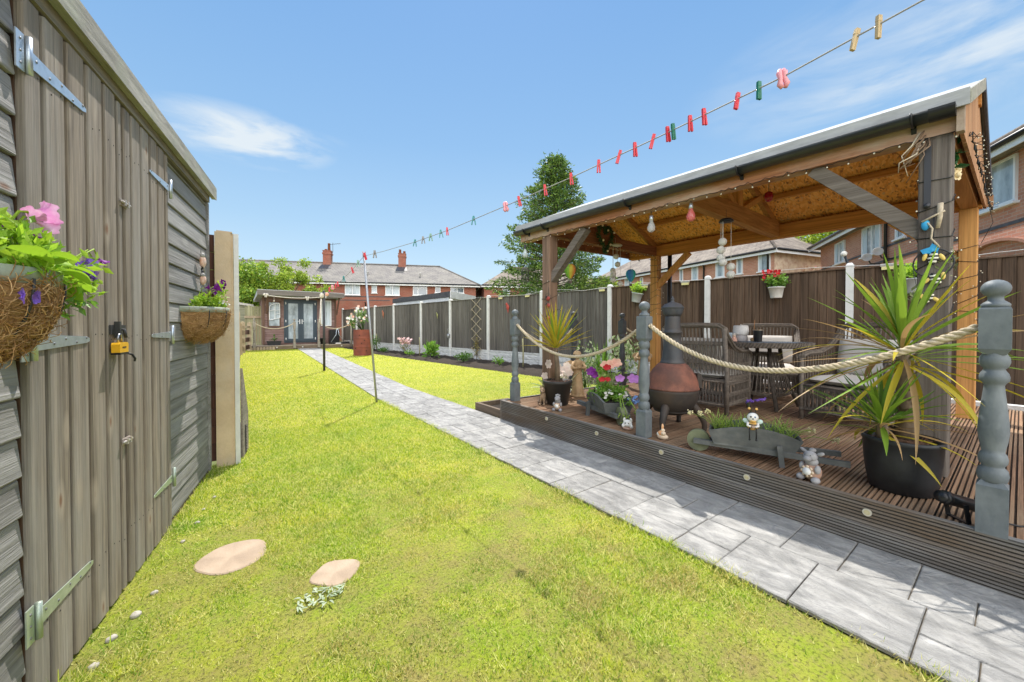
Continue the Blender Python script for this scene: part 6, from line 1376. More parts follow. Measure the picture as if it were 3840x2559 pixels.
blooms(w1, redf, [((.0, .4, .46), (-.2, -1, .3), .03), ((-.06, .3, .36), (-.5, -1, .4), .025), ((-.02, .3, .36), (0, -1, .4), .022)], 'red_geranium')
blooms(w1, bluef, [((.1 + U(-.03, .05), .06 + U(-.04, .04), .2 + U(-.04, .05)), (U(-.5, 1), -1, U(0, 1)), .013) for _ in range(16)], 'blue_lobelia', petals=4)
blooms(w1, whitef, [((U(-.08, .08), U(.06, .25), U(.2, .27)), (U(-.5, .5), -1, U(0, 1)), .011) for _ in range(16)], 'white_daisy')
gn = thing('gnome_in_planter', 'white haired gnome figurine tucked among the flowers of the end on wheelbarrow', 'figurine', (3.03, 2.60, DZ + .18), R(190))
m = MB(); m.ell((0, 0, .03), (.032, .03, .04), 0, 12); m.ell((0, .0, .085), (.026, .026, .026), 1, 12); m.ell((0, -.004, .1), (.028, .027, .02), 2, 12); m.ell((-.02, .02, .045), (.014, .02, .012), 1, 8); m.ell((.02, .02, .045), (.014, .02, .012), 1, 8); m.ell((.03, -.015, .09), (.008, .01, .03), 3, 8)
m.build('figure', [ost, sk, wst, bkm], gn)
# purple flower spike hanging in front of the wicker chair
lv = thing('lavender_sprig', 'thin violet flower sprig leaning in front of the wicker armchair', 'flower', (3.10, 1.18, DZ))
m = MB(); m.tube([(0, 0, .1), (.02, .02, .3), (.03, .06, .36)], .0025, 5); m.build('stem', greend, lv)
m = MB()
for _ in range(40): t = U(0, 1); c = Vector((.03, .06, .355)) + (Vector((.075, -.1, .025))) * t; m.flower(c + Vector((U(-.008, .008), U(-.008, .008), U(-.008, .008))), (U(-1, 1), U(-1, 1), U(-1, 1)), .009, 0, 5, .4)
m.build('flower_spike', violf, lv)
# spot light by the right newel
spt = thing('spot_light', 'black garden spotlight on a bracket beside the large right newel post', 'spotlight', (2.80, .155, DZ), R(0))
m = MB(); m.tube([(-.062, .075, .108), (-.05, .062, .103), (.03, -.03, .072)], [.026, .029, .029], 16); m.tube([(-.05, .062, .103), (-.035, .045, .098)], .032, 16); m.box(.02, .05, -.055, -.02, .045, .09); m.build('lamp_head', blackp, spt)
m = MB()
for q in (-1, 1):
    o_ = Vector((.03, .034, 0)) * q; c = Vector((-.02, .025, .088)); m.bar(c + o_, (c.x + o_.x + .005, c.y + o_.y - .01, .006), .018, .005, 0, (1, 1, 0))
m.bar((-.045, -.02, .004), (.02, .05, .004), .02, .005); m.build('bracket', blackp, spt)
m = MB(); m.tube([(.03, -.03, .06), (.05, -.08, .02), (.1, -.16, .006), (.16, -.2, .005)], .004, 6); m.build('cable', blackp, spt)
# ---------------------------------------------------------------- summerhouse
sh = thing('summerhouse', 'brown timber summerhouse with grey french doors at the end of the garden', 'summerhouse', (3.07, 23.3, 0))
os_ = (3.07, 23.3, 0)
shw = wood('summerhouse_board', (.27, .165, .145), (.19, .115, .10), 'x', 18, .3, .12, c3=(.30, .22, .2), s3=1.2, a3=.6); shfr = wood('summerhouse_frame', (.20, .115, .08), (.13, .075, .055), 'z', 18, .2, .1); dkg = M('door_slate_blue', (.045, .065, .085), rough=.4); grf = M('summerhouse_roof_board', (.20, .175, .155), (.13, .115, .1), 14, (.1, 1, 1), .85, .3)
m = MB(os_); m.box(1.36, 4.79, 23.36, 26.4, .2, 2.74); m.build('wall_core', shw, sh)
m = MB(os_)
for (xa, xb_, z0, z1) in ((1.34, 2.27, .25, 1.12), (3.85, 4.81, .25, 1.16), (1.34, 1.53, 1.12, 2.72), (2.14, 2.27, 1.12, 2.72), (3.85, 4.03, 1.16, 2.72), (4.6, 4.81, 1.16, 2.72), (1.53, 2.14, 2.5, 2.72), (4.03, 4.6, 2.64, 2.72), (2.27, 3.85, 2.6, 2.72)):
    z = z0
    while z < z1 - .01: zt = min(z + .125, z1); m.prism([(23.36, z), (23.325, z), (23.34, zt - .012), (23.36, zt)], 'x', xa, xb_); z += .125
m.build('wall_cladding', shw, sh)
m = MB(os_); m.box(1.31, 1.41, 23.29, 23.36, .22, 2.72); m.build('corner_trim', shfr, sh)
m = MB(os_); m.box(4.75, 4.84, 23.29, 23.36, .22, 2.72); m.build('corner_trim', shfr, sh)
def pane(m, xa, xb_, z0, z1, y, mi=0): m.box(xa, xb_, y, y + .01, z0, z1, mi)
def framer(m, xa, xb_, z0, z1, t_, y0, y1, mi=0): m.box(xa, xb_, y0, y1, z0, z0 + t_, mi); m.box(xa, xb_, y0, y1, z1 - t_, z1, mi); m.box(xa, xa + t_, y0, y1, z0 + t_, z1 - t_, mi); m.box(xb_ - t_, xb_, y0, y1, z0 + t_, z1 - t_, mi)
m = MB(os_); m.box(2.28, 3.84, 23.3, 23.35, .3, .37); m.box(2.28, 3.84, 23.3, 23.35, 2.54, 2.61); m.box(2.27, 2.33, 23.3, 23.35, .37, 2.54); m.box(3.78, 3.85, 23.3, 23.35, .37, 2.54); m.build('door_frame', dkg, sh)
for (xa, xb_) in ((2.335, 3.05), (3.06, 3.775)):
    m = MB(os_); framer(m, xa, xb_, .38, 2.53, .13, 23.27, 23.32); d_ = m.build('french_door', dkg, sh)
    m = MB(os_); pane(m, xa + .13, xb_ - .13, .51, 2.40, 23.3); m.build('door_glass', glassb, d_)
    m = MB(os_); cx_ = xb_ - .05 if xa < 3 else xa + .05; m.box(cx_ - .015, cx_ + .015, 23.24, 23.27, 1.3, 1.55); m.box(cx_ - (.1 if xa < 3 else 0), cx_ + (0 if xa < 3 else .1), 23.235, 23.25, 1.44, 1.46); m.build('door_handle', white, d_)
    hx = xa + .02 if xa < 3 else xb_ - .02
    for z in (.5, 1.45, 2.4): m = MB(os_); m.tube([(hx, 23.265, z - .06), (hx, 23.265, z + .06)], .02, 8); m.build('door_hinge', white, d_)
for (xa, xb_, z0, z1) in ((1.55, 2.12, 1.15, 2.48), (4.05, 4.58, 1.2, 2.62)):
    m = MB(os_); framer(m, xa, xb_, z0, z1, .05, 23.29, 23.34); w_ = m.build('window', white if xa > 3 else shfr, sh)
    m = MB(os_); pane(m, xa + .05, xb_ - .05, z0 + .05, z1 - .05, 23.33); m.build('window_glass', glassb, w_)
    if xa < 3:
        m = MB(os_); P = [(1.62, 1.5), (2.08, 1.62), (2.08, 2.36)] + [(2.08 - .46 * k / 6, 2.36 - .02 * k + .05 * math.sin(PI * k / 6)) for k in range(1, 6)] + [(1.62, 2.2)]
        for a, b_ in zip(P, P[1:] + P[:1]): m.bar((a[0], 23.28, a[1]), (b_[0], 23.28, b_[1]), .03, .045, 0, (0, 1, 0))
        m.bar((1.86, 23.28, 1.56), (1.87, 23.28, 2.33), .03, .05, 0, (0, 1, 0)); m.bar((1.62, 23.28, 1.98), (1.86, 23.28, 2.04), .025, .03, 0, (0, 1, 0)); m.bar((1.88, 23.28, 2.0), (2.08, 23.28, 2.05), .02, .02, 0, (0, 1, 0)); m.bar((1.88, 23.28, 1.8), (2.08, 23.28, 1.86), .02, .02, 0, (0, 1, 0)); m.build('sash', white, w_)
    else:
        for k in range(2):
            m = MB(os_); V = []; n = 12
            for i in range(n + 1):
                for z in (z0 + .06, z1 - .06): V.append((xa + .07 + k * .22 + .17 * i / n, 23.322 + .004 * math.sin(i * 2.2), z))
            m.add(V, [(2 * i, 2 * i + 2, 2 * i + 3, 2 * i + 1) for i in range(n)], 0, True); m.build('curtain', curt, w_)
m = MB(os_); m.prism([(22.55, 2.79), (22.55, 3.0), (22.62, 3.02), (26.6, 2.72), (26.6, 2.6), (22.7, 2.76)], 'x', 1.08, 5.08); m.build('roof', felt, sh)
m = MB(os_); m.box(1.06, 5.1, 22.51, 22.548, 2.75, 3.0); m.build('roof_fascia', grf, sh)
for x in (1.5, 4.86): m = MB(os_); m.bar((x, 23.3, 1.85), (x, 22.65, 2.76), .07, .09); m.build('roof_bracket', shfr, sh)
pf_ = thing('summerhouse_deck', 'low weathered timber deck in front of the summerhouse', 'deck', (3.3, 22.8, 0)); op = (3.3, 22.8, 0)
pdk = wood('platform_wood', (.42, .34, .25), (.3, .24, .17), 'x', 14, .3, .12); pdd = M('platform_side', (.22, .165, .11), (.12, .09, .06), 10, (.2, 1, 1), .9, .4)
m = MB(op)
for k in range(11): y = 22.3 + k * .14; m.box(.75, 5.75, y, y + .133, .17, .2)
m.build('deck_boards', pdk, pf_)
m = MB(op); m.box(.78, 5.72, 22.34, 23.8, 0, .168); m.box(.76, 5.74, 22.305, 22.335, .02, .168, 0); m.build('deck_skirt', pdd, pf_)
m = MB(op)
for k in range(9): x = .62 + k * .13; m.prism([(x, 0), (x + .1, 0), (x + .1, .13), (x + .05, .16), (x, .13)], 'y', 22.21, 22.24)
m.build('picket_edging', tanp, pf_)
for x in (1.86, 3.0, 4.9): m = MB(op); m.tube([(x, 22.304, .1), (x, 22.29, .1)], .04, 12); m.build('deck_light', ringm, pf_)
for (x, lab) in ((.92, 'weathered newel post at the left end of the summerhouse deck'), (2.63, 'weathered newel post in front of the left french door'), (3.76, 'weathered newel post right of the french doors')):
    newel(x, 22.27, lab, newelold, 1.5, .06, 'weathered newel posts by the summerhouse', 0, 1.3)
rope((.97, 22.26, 1.3), (2.6, 22.26, 1.33), .26, .022, 'rope swag in front of the summerhouse left window', grp='rope swags by the summerhouse', n=90)
rope((3.8, 22.26, 1.33), (5.35, 22.3, 1.32), .27, .022, 'rope swag in front of the summerhouse right window', grp='rope swags by the summerhouse', n=90)
m = MB(); m.tube([(5.4, 22.3, 0), (5.4, 22.3, 1.4)], .05, 8); tag(m.build('end_post', newelold), 'thin weathered post holding the rope end behind the barrel', 'post')
m = MB((1.8, 22.95, .2)); m.prism([(1.52, .2), (2.06, .2), (2.12, .42), (1.46, .42)], 'y', 22.85, 23.1); pt_ = m.build('window_trough', blackp); tag(pt_, 'black trough planter on the deck under the left summerhouse window', 'planter', None, (1.8, 22.95, .2))
m = MB((1.8, 22.95, .2)); m.leaves(cloud((1.8, 22.97, .5), (.2, .1, .1), 40, .1), .08); m.tube([(1.8, 22.97, .4), (1.8, 22.97, .68)], .02, 6); m.ell((1.8, 22.97, .72), .05, 0, 8); m.build('plant', greend, pt_)
m = MB(); m.lathe([(.14, 0), (.17, .3), (.19, .3), (.19, .34), (.15, .34)], seg=16); tag(m.build('black_tub_far', blackp), 'black tub on the deck beside the right french door', 'planter', None, (4.03, 23.0, .2))
m = MB((4.66, 23.05, .2)); m.box(4.42, 4.93, 22.95, 23.25, .2, .98); tag(m.build('black_storage_box', blackp), 'tall black storage box on the summerhouse deck', 'storage box', None, (4.66, 23.05, .2))
us = thing('folding_stand', 'silver A shaped stand on a black base in front of the storage box', 'stand', (4.75, 22.65, .2))
m = MB(); m.prism([(-.4, 0), (.4, 0), (.35, .1), (-.35, .1)], 'y', -.22, .2); m.box(.4, .62, -.1, .1, 0, .12); m.build('base', blackp, us)
m = MB()
for sg in (-1, 1): m.tube([(sg * .34, -.05, .1), (sg * .07, -.05, .52), (sg * .045, -.05, .8)], .017, 8)
m.tube([(-.12, -.05, .83), (.12, -.05, .83)], .022, 8); m.ell((0, -.05, .8), .05, 0, 8); m.build('legs', galv, us)
m = MB(); m.box(-.14, .14, -.225, -.222, .02, .07); m.build('base_label', wst, us)
gd = thing('fabric_garland', 'pale cord garland with bows hung along the summerhouse fascia', 'garland', (2.7, 22.46, 2.75))
gm_ = M('garland_cream', (.72, .66, .58), (.6, .54, .46), 20, rough=.9)
m = MB((2.7, 22.46, 2.75)); m.tube([(1.42 + 2.72 * k / 24, 22.47, 2.72 - .1 * math.sin(PI * k / 24) + .05 * k / 24) for k in range(25)], .022, 6); m.build('cord', gm_, gd)
for x, z in ((1.42, 2.74), (3.26, 2.66), (4.12, 2.8)):
    m = MB((2.7, 22.46, 2.75))
    for sg in (-1, 1): m.ell((x + sg * .06, 22.45, z + .03), (.07, .03, .05), 0, 8, Matrix.Rotation(sg * .5, 3, 'Y')); m.ell((x + sg * .03, 22.45, z - .06), (.025, .02, .07), 0, 8)
    m.build('bow', gm_, gd)
m = MB(); m.tube([(0, 0, .2), (0, 0, .05)], .006, 5); m.ell((0, 0, 0), (.03, .03, .05), 0, 8); tag(m.build('pale_hanging_bulb', gm_), 'small pale bulb hanging in front of the left summerhouse window', 'bulb', None, (1.78, 22.6, 2.46))

# neighbour shed and board fence at the left
ns = thing('neighbour_shed', 'grey green neighbour shed with pale sloping roof left of the summerhouse', 'shed', (.2, 26.8, 0)); on_ = (.2, 26.8, 0)
m = MB(on_); z = 0
while z < 2.35: m.prism([(26.0, z), (25.965, z), (25.985, z + .14), (26.0, z + .14)], 'x', -2.5, .95); z += .14
m.box(-2.5, .93, 26.0, 28, 0, 2.4); m.build('wall', M('neighbour_wood', (.30, .29, .2), (.2, .2, .14), 10, (.1, 1, 1), .9, .3, isl=.1), ns)
m = MB(on_); m.add([(-2.6, 25.85, 2.98), (1.05, 25.85, 2.40), (1.05, 28.2, 2.40), (-2.6, 28.2, 2.98), (-2.6, 25.85, 2.86), (1.05, 25.85, 2.28), (1.05, 28.2, 2.28), (-2.6, 28.2, 2.86)], [(0, 1, 2, 3), (7, 6, 5, 4), (0, 4, 5, 1), (1, 5, 6, 2), (2, 6, 7, 3), (3, 7, 4, 0)]); m.build('roof', M('pale_roof', (.55, .52, .47), (.4, .38, .34), 8, rough=.8), ns)
nb = thing('board_fence', 'pale green stained board fence between neighbour shed and summerhouse', 'fence', (1.2, 25.0, 0))
m = MB((1.2, 25.0, 0))
for k in range(9): x = .62 + k * .13; m.box(x, x + .115, 25.0 + .01 * (k % 2), 25.03 + .01 * (k % 2), .1, 2.28 + U(-.04, .04))
m.build('boards', wood('board_fence_wood', (.42, .40, .25), (.25, .24, .13), 'z', 14, .3, .3), nb)
m = MB((1.2, 25.0, 0)); m.box(.6, 1.9, 24.94, 24.99, 1.62, 1.74); m.build('rail', tanp, nb)

# ---------------------------------------------------------------- trees
def tree(label, loc, h, crown, cr, n, mats, seed, lsz, tr_=.16, holes=7, limbs=9, cz=None, clump=40, spread=.55):
    rg = np.random.default_rng(seed); random.seed(seed)
    t_ = thing('garden_tree', label, 'tree', loc)
    cz = cz or h * .6; m = MB(); m.tube([(0, 0, -.1), (.05, .02, h * .3), (0, .05, h * .62), (.05, 0, h * .85)], [tr_, tr_ * .8, tr_ * .5, tr_ * .15], 8)
    for k in range(limbs):
        a = U(0, 6.28); z = h * U(.22, .6); e = Vector((math.cos(a) * crown * U(.5, .85), math.sin(a) * crown * U(.5, .85), z + U(.1, .3) * h)); m.tube([(0, .02, z), e * .5 + Vector((0, 0, z * .5 - .0)), e], [tr_ * .45, tr_ * .3, tr_ * .08], 6)
    m.build('trunk', trunkm, t_)
    P = []
    for _ in range(clump):
        d = rg.normal(size=3); d /= np.linalg.norm(d); q = rg.uniform(.45, 1.0); c = np.array([d[0] * crown * q, d[1] * crown * q, cz + d[2] * cr * q]); k = int(n / clump); rr = rg.uniform(.7, 1.35) * spread
        x = rg.normal(size=(k, 3)); x /= np.linalg.norm(x, axis=1)[:, None]; P.append(c + x * rr * rg.uniform(.35, 1, (k, 1)) * np.array([1, 1, .75]))
    P = np.concatenate(P); P = P[P[:, 2] > h * .12]
    addnp('crown', npleaves(P, lsz, .6, .1), 4, mats, t_)
    return t_
tree('large leafy light green tree behind the neighbour shed', (.1, 30.6, 0), 6.5, 2.9, 2.3, 24000, treed, 3, .15, .2, cz=4.0, clump=60, spread=.78)
tree('slender yellow green tree behind the summerhouse roof', (3.4, 29.2, 0), 5.8, 1.5, 2.0, 6800, treel, 8, .14, .09, cz=3.7, clump=30, spread=.42)
tree('small upright yellow green sapling rising behind the summerhouse roof', (5.0, 28.4, 0), 4.6, .55, 1.3, 1500, treel, 15, .13, .05, cz=3.3, clump=14, spread=.28)
tree('second loose pale green tree between the large tree and the slender one', (1.9, 30.4, 0), 5.6, 1.4, 1.8, 5200, treel, 22, .14, .09, cz=3.8, clump=26, spread=.5)
# conifer with drooping sprays
cf = thing('conifer_tree', 'tall dark conifer rising behind the fence beside the gazebo', 'tree', (11.0, 11.8, 0))
random.seed(9); rg = np.random.default_rng(9)
m = MB(); m.tube([(0, 0, 0), (.05, 0, 4), (0, .05, 8.3)], [.22, .14, .02], 8); P = []; D = []
for k in range(300):
    z = 1.0 + 7.3 * (k / 300) ** .93; t_ = (z - 1.0) / 7.4; rad = 3.0 * (1 - t_) ** .72 * (.8 if t_ < .12 else 1) * U(.55, 1.12) + .1
    a = k * 2.39996 + U(-.3, .3); up = .15 + .55 * t_ + U(-.15, .15); c, s_ = math.cos(a), math.sin(a)
    tip = Vector((c * rad, s_ * rad, z + rad * up * .5 - .05)); root = Vector((0, 0, z - .1)); m.tube([root, root + (tip - root) * .6 + Vector((0, 0, .06)), tip], [.028, .015, .004], 4)
    nl = int(115 * (.35 + rad / 2.1)); q = rg.uniform(.28, 1.03, nl) ** .8
    b_ = np.array(root)[None] + (np.array(tip) - np.array(root))[None] * q[:, None]; w_ = rg.normal(size=(nl, 3)) * (.04 + .11 * np.sin(np.clip(q, 0, 1) * PI))[:, None] * np.array([1, 1, .6]); w_[:, 2] -= .06 * q
    P.append(b_ + w_); D.append(np.tile(np.array([c * .75, s_ * .75, -.1 + .3 * t_]), (nl, 1)))
m.build('trunk', trunkm, cf)
P = np.concatenate(P); D = np.concatenate(D); addnp('crown', npleaves(P, .145, .3, 0, D), 4, conif, cf)

# ---------------------------------------------------------------- houses
def house(name, label, loc, rz, x0, x1, dep, eave, ridge, hip0, hip1, wallm, roofm, wins=(), pipes=(), side=None, over=.3, bands=()):
    # local x along the facade, -y out of it, +y into the building
    t_ = thing(name, label, 'house', loc, rz)
    m = MB(); m.box(x0, x1, 0, dep, -.1, eave); m.build('wall', wallm, t_)
    if side: m = MB(); m.box(x1 + .002, x1 + .03, .02, dep, 0, eave - .1); m.build('side_wall', side, t_)
    A, B = x0 - over, x1 + over; y0, y1 = -over, dep + over; e = eave - .05; r = ridge; c = dep / 2
    R0, R1 = (A + hip0 if hip0 else A), (B - hip1 if hip1 else B)
    V = [(A, y0, e), (B, y0, e), (B, y1, e), (A, y1, e), (R0, c, r), (R1, c, r), (A, y0, e - .12), (B, y0, e - .12), (B, y1, e - .12), (A, y1, e - .12)]
    m = MB(); m.add(V, [(0, 1, 5, 4), (2, 3, 4, 5), (1, 2, 5), (3, 0, 4), (6, 9, 8, 7), (0, 6, 7, 1), (1, 7, 8, 2), (2, 8, 9, 3), (3, 9, 6, 0)])
    rf = m.build('roof', roofm, t_)
    m = MB(); m.tube([(R0, c, r), (R1, c, r)], .1, 8)
    if hip1: m.tube([(R1, c, r), (B, y0, e)], .08, 6); m.tube([(R1, c, r), (B, y1, e)], .08, 6)
    m.build('ridge_tile', roofm, rf)
    m = MB(); m.box(A - .02, B + .02, y0 - .025, y0 - .002, e - .2, e + .0); 
    if hip1: m.box(B + .002, B + .03, y0, y1, e - .2, e)
    m.build('fascia', white, rf)
    m = MB(); m.tube([(A, y0 - .06, e - .02), (B, y0 - .06, e - .02)], .06, 8)
    if hip1: m.tube([(B + .06, y0, e - .02), (B + .06, y1, e - .02)], .06, 8)
    m.build('gutter', blackp, rf)
    for (xa, xb_, z0, z1, mull, kind) in wins:
        f = .055; m = MB(); framer(m, xa, xb_, z0, z1, f, -.05, .012)
        for q in mull: xm = xa + (xb_ - xa) * q; m.box(xm - .03, xm + .03, -.05, .012, z0 + f, z1 - f)
        if kind == 'fan': m.box(xa + f, xb_ - f, -.05, .012, z0 + (z1 - z0) * .68, z0 + (z1 - z0) * .68 + .05)
        m.box(xa - .05, xb_ + .05, -.11, .0, z0 - .05, z0 - .001)
        w_ = m.build('window', white, t_)
        m = MB(); m.box(xa + f, xb_ - f, -.022, -.012, z0 + f, z1 - f); m.build('window_glass', glass if kind in ('dark', 'fan') else glassb, w_)
        if kind == 'curt':
            n = 10
            for (ca, cb_) in ((xa + f, xa + (xb_ - xa) * .3), (xb_ - (xb_ - xa) * .3, xb_ - f)):
                V = []; m = MB()
                for i in range(n + 1):
                    for z in (z0 + f, z1 - f): V.append((ca + (cb_ - ca) * i / n, -.027 + .004 * math.sin(i * 2.4), z))
                m.add(V, [(2 * i, 2 * i + 2, 2 * i + 3, 2 * i + 1) for i in range(n)], 0, True); m.build('curtain', curt, w_)
    for (x, z0, z1) in pipes: m = MB(); m.tube([(x, -.07, z0), (x, -.07, z1), (x, -.3, z1 + .15)], .05, 8); m.build('drain_pipe', blackp, t_)
    for (z, xa, xb_) in bands: m = MB(); m.box(xa, xb_, -.02, .0, z, z + .07); m.build('string_course', leadm, t_)
    return t_, rf
TR = math.atan2(-.41, .91)
th_, trf = house('terraced_house', 'long red brick terrace with grey tiled roof beyond the summerhouse', (18.2, 30.1, 0), TR, -34, 0, 7, 5.0, 7.1, 0, 3.5, brick, tileg,
    [(-11.28, -10.05, 3.88, 4.86, (.5,), 'curt'), (-9.1, -8.66, 4.08, 4.86, (), 'curt'), (-7.96, -6.76, 3.9, 4.86, (.5,), 'curt'), (-5.62, -4.38, 3.95, 4.86, (.35,), 'fan'), (-3.68, -3.2, 4.2, 4.86, (), 'fan'), (-2.32, -1.1, 4.2, 4.86, (.5,), 'fan'), (-17.5, -16.3, 3.9, 4.86, (.5,), 'curt'), (-21, -19.8, 3.9, 4.86, (.5,), 'curt')],
    [(-9.6, 2.0, 3.1)], None, .35, ((3.72, -34, 0), (3.4, -13.5, -7.6)))
def chimney(par, x, y, z0, z1, w_, pots, lab=None):
    m = MB(); m.box(x - w_ / 2, x + w_ / 2, y - .35, y + .35, z0, z1); m.box(x - w_ / 2 - .05, x + w_ / 2 + .05, y - .4, y + .4, z1 - .3, z1 - .15); m.box(x - w_ / 2 - .03, x + w_ / 2 + .03, y - .38, y + .38, z1, z1 + .06)
    c_ = m.build('chimney', brick, par)
    for dx, h in pots: m = MB(); m.lathe([(.13, z1 + .05), (.11, z1 + h), (.13, z1 + h), (.09, z1 + h + .02)], (x + dx, y, 0), 10); m.build('chimney_pot', M('pot_terracotta', (.35, .14, .08), rough=.8), c_)
    return c_
for x, pots in ((-13.45, ((-.15, .2), (.12, .75))), (-6.75, ((-.2, .45), (.2, .3))), (-23.4, ((0, .4),))):
    c_ = chimney(trf, x, 3.4, 6.2, 8.15, .68, pots)
    m = MB(); k = (7.1 - 4.95) / 3.85; m.add([(x - .55, y_, 4.95 + (y_ + .35) * k + .03) for y_ in (2.2,)] + [(x + .55, 2.2, 4.95 + 2.55 * k + .03), (x + .4, 3.1, 4.95 + 3.45 * k + .03), (x - .4, 3.1, 4.95 + 3.45 * k + .03)], [(0, 1, 2, 3)]); m.build('lead_apron', leadm, c_)
m = MB(); m.tube([(-13.0, 3.4, 8.1), (-13.0, 3.4, 9.0)], .02, 5); m.tube([(-13.3, 3.4, 8.8), (-12.3, 3.3, 8.95)], .015, 5)
for k in range(6): x = -13.2 + k * .16; m.tube([(x, 3.2, 8.82 + k * .02), (x, 3.6, 8.82 + k * .02)], .01, 4)
m.build('aerial', darkm, trf)
for x in (-9.6, -5.0): m = MB(); m.lathe([(.07, 5.65), (.07, 6.05), (.1, 6.06), (.1, 6.12), (.02, 6.14)], (x, 1.2, 0), 10); m.build('roof_vent', M('vent_pale', (.6, .58, .55), rough=.7), trf)
house('brick_house', 'smaller red brick house with hipped brown roof right of the long terrace', (24.2, 27.0, 0), TR, -6, 6.2, 7, 5.0, 7.2, 3.4, 3.4, brick, tileb, [(-4.3, -3.6, 3.75, 4.8, (), 'curt'), (-2.1, -.9, 3.75, 4.8, (.5,), 'curt'), (1.5, 2.7, 3.75, 4.8, (.5,), 'curt')], ())
gx_ = thing('flat_roof_garage', 'white flat roofed garage with dark fascia just behind the panel fence', 'garage', (8.5, 17, 0)); og2 = (8.5, 17, 0)
PA = [(7.86, 15.2), (10.1, 16.83), (9.6, 23), (7.45, 21.5)]
def offs(k): cx_, cy_ = 8.7, 19; return [(cx_ + (p[0] - cx_) * k, cy_ + (p[1] - cy_) * k) for p in PA]
m = MB(og2); m.prism(offs(.95), 'z', 0, 2.5); m.build('wall', M('garage_render', (.72, .74, .76), (.6, .62, .64), 3, rough=.8), gx_)
m = MB(og2); m.prism(offs(1.0), 'z', 2.5, 2.74); m.build('roof_fascia', M('garage_dark_felt', (.06, .06, .065), (.1, .1, .1), 10, rough=.8), gx_)
m = MB(og2); a, b_ = Vector((7.85, 15.15, 0)), Vector((10.12, 16.79, 0)); m.bar((a.x, a.y, 2.58), (b_.x, b_.y, 2.58), .03, .3); m.build('end_fascia', M('garage_fascia_white', (.75, .75, .74), (.6, .6, .6), 5, rough=.7), gx_)
# houses behind the gazebo
R1R = math.radians(180 + 90 - 14.3 - 0) ; R1R = math.atan2(-.969, -.247)
house('rendered_house', 'pale brick house row with brown tiled roof and rendered end behind the gazebo', (21.5, 7.3, 0), R1R, -16, 0, 7, 5.0, 7.3, 3.5, 3.5, brickp, tileb,
    [(-.78, -.16, 3.95, 4.88, (), 'curt'), (-1.97, -1.62, 3.98, 4.84, (), 'curt'), (-3.26, -2.7, 3.95, 4.82, (), 'curt'), (-4.94, -4.46, 3.95, 4.82, (), 'curt'), (-5.86, -5.6, 4.0, 4.8, (), 'curt'), (-9.5, -9.2, 4.1, 4.7, (), 'curt'), (-11.2, -10.4, 4.0, 4.8, (.5,), 'curt'), (-13.6, -12.6, 4.0, 4.8, (.5,), 'curt')],
    [(-.26, 0, 4.7), (-4.02, 0, 4.7)], render)
R2R = math.atan2(-.519, -.855)
r2, r2f = house('red_brick_house', 'large red brick house with grey tiles at the right behind the gazebo', (14.0, .5, 0), R2R, -10.15, 7, 7, 5.05, 7.4, 0, 0, brickp, tileb,
    [(-.38, .82, 3.82, 4.82, (.42,), 'open'), (-5.95, -4.62, 3.75, 4.82, (.55,), 'curt'), (-8.41, -7.44, 3.85, 4.75, (.45,), 'curt'), (-3.7, -3.2, 3.95, 4.5, (), 'curt')],
    [(-4.2, 0, 4.75)], None, .35, ((3.82, -10.1, -1.2), (3.35, -10.1, 7)))
m = MB(); P = [(.4 + 1.25 * math.cos(a), -.03, 2.35 + .72 * math.sin(a)) for a in fr(.15, PI - .15, 16)]
for a, b_ in zip(P[:-1], P[1:]): m.bar(a, b_, .06, .2, 0, (0, 1, 0))
m.build('brick_arch', M('arch_brick', (.40, .2, .14), (.32, .15, .1), 20, rough=.9), r2)
for (x, z) in ((-4.6, 3.55), (-3.86, 3.62)):
    d_ = MB(); d_.lathe([(.001, .0), (.06, .005), (.11, .03), (.14, .05), (.13, .052), (.06, .02), (.001, .015)], seg=18); o_ = d_.build('satellite_dish', M('dish_grey', (.42, .4, .38), rough=.5), r2); o_.location = (x, -.4, z); o_.rotation_euler = (R(80), 0, R(75)); 
    m = MB(); m.tube([(x, 0, z - .25), (x, -.3, z - .2), (x, -.38, z)], .025, 6); m.build('dish_bracket', darkm, r2)
m = MB(); m.tube([(0, 0, 0), (-.35, .25, .95)], .02, 8); m.ell((-.35, .25, .95), .05, 1, 8)
tag(m.build('parasol_pole', [blackp, whitef]), 'slanted black pole with pale tip leaning up behind the fence', 'pole', None, (9.35, 1.7, 1.55))
tree('small leafy garden tree with sparse red berries in front of the rendered house end', (17.5, 5.0, 0), 3.5, .8, .9, 500, leaf('leaf_berry', (.4, .14, .1), (.25, .3, .12)), 40, .09, .06, cz=2.6, clump=16, spread=.3)
tree('low bright tree between the houses above the rear beam', (28.0, 7.0, 0), 7.6, 1.6, 1.4, 3000, treel, 41, .2, .12, cz=6.1, clump=20, spread=.6)
tree('pale green tree far behind the conifer foot', (20.0, 17.5, 0), 4.6, 1.9, 1.5, 5000, treel, 42, .16, .12, cz=3.2, clump=24, spread=.6)
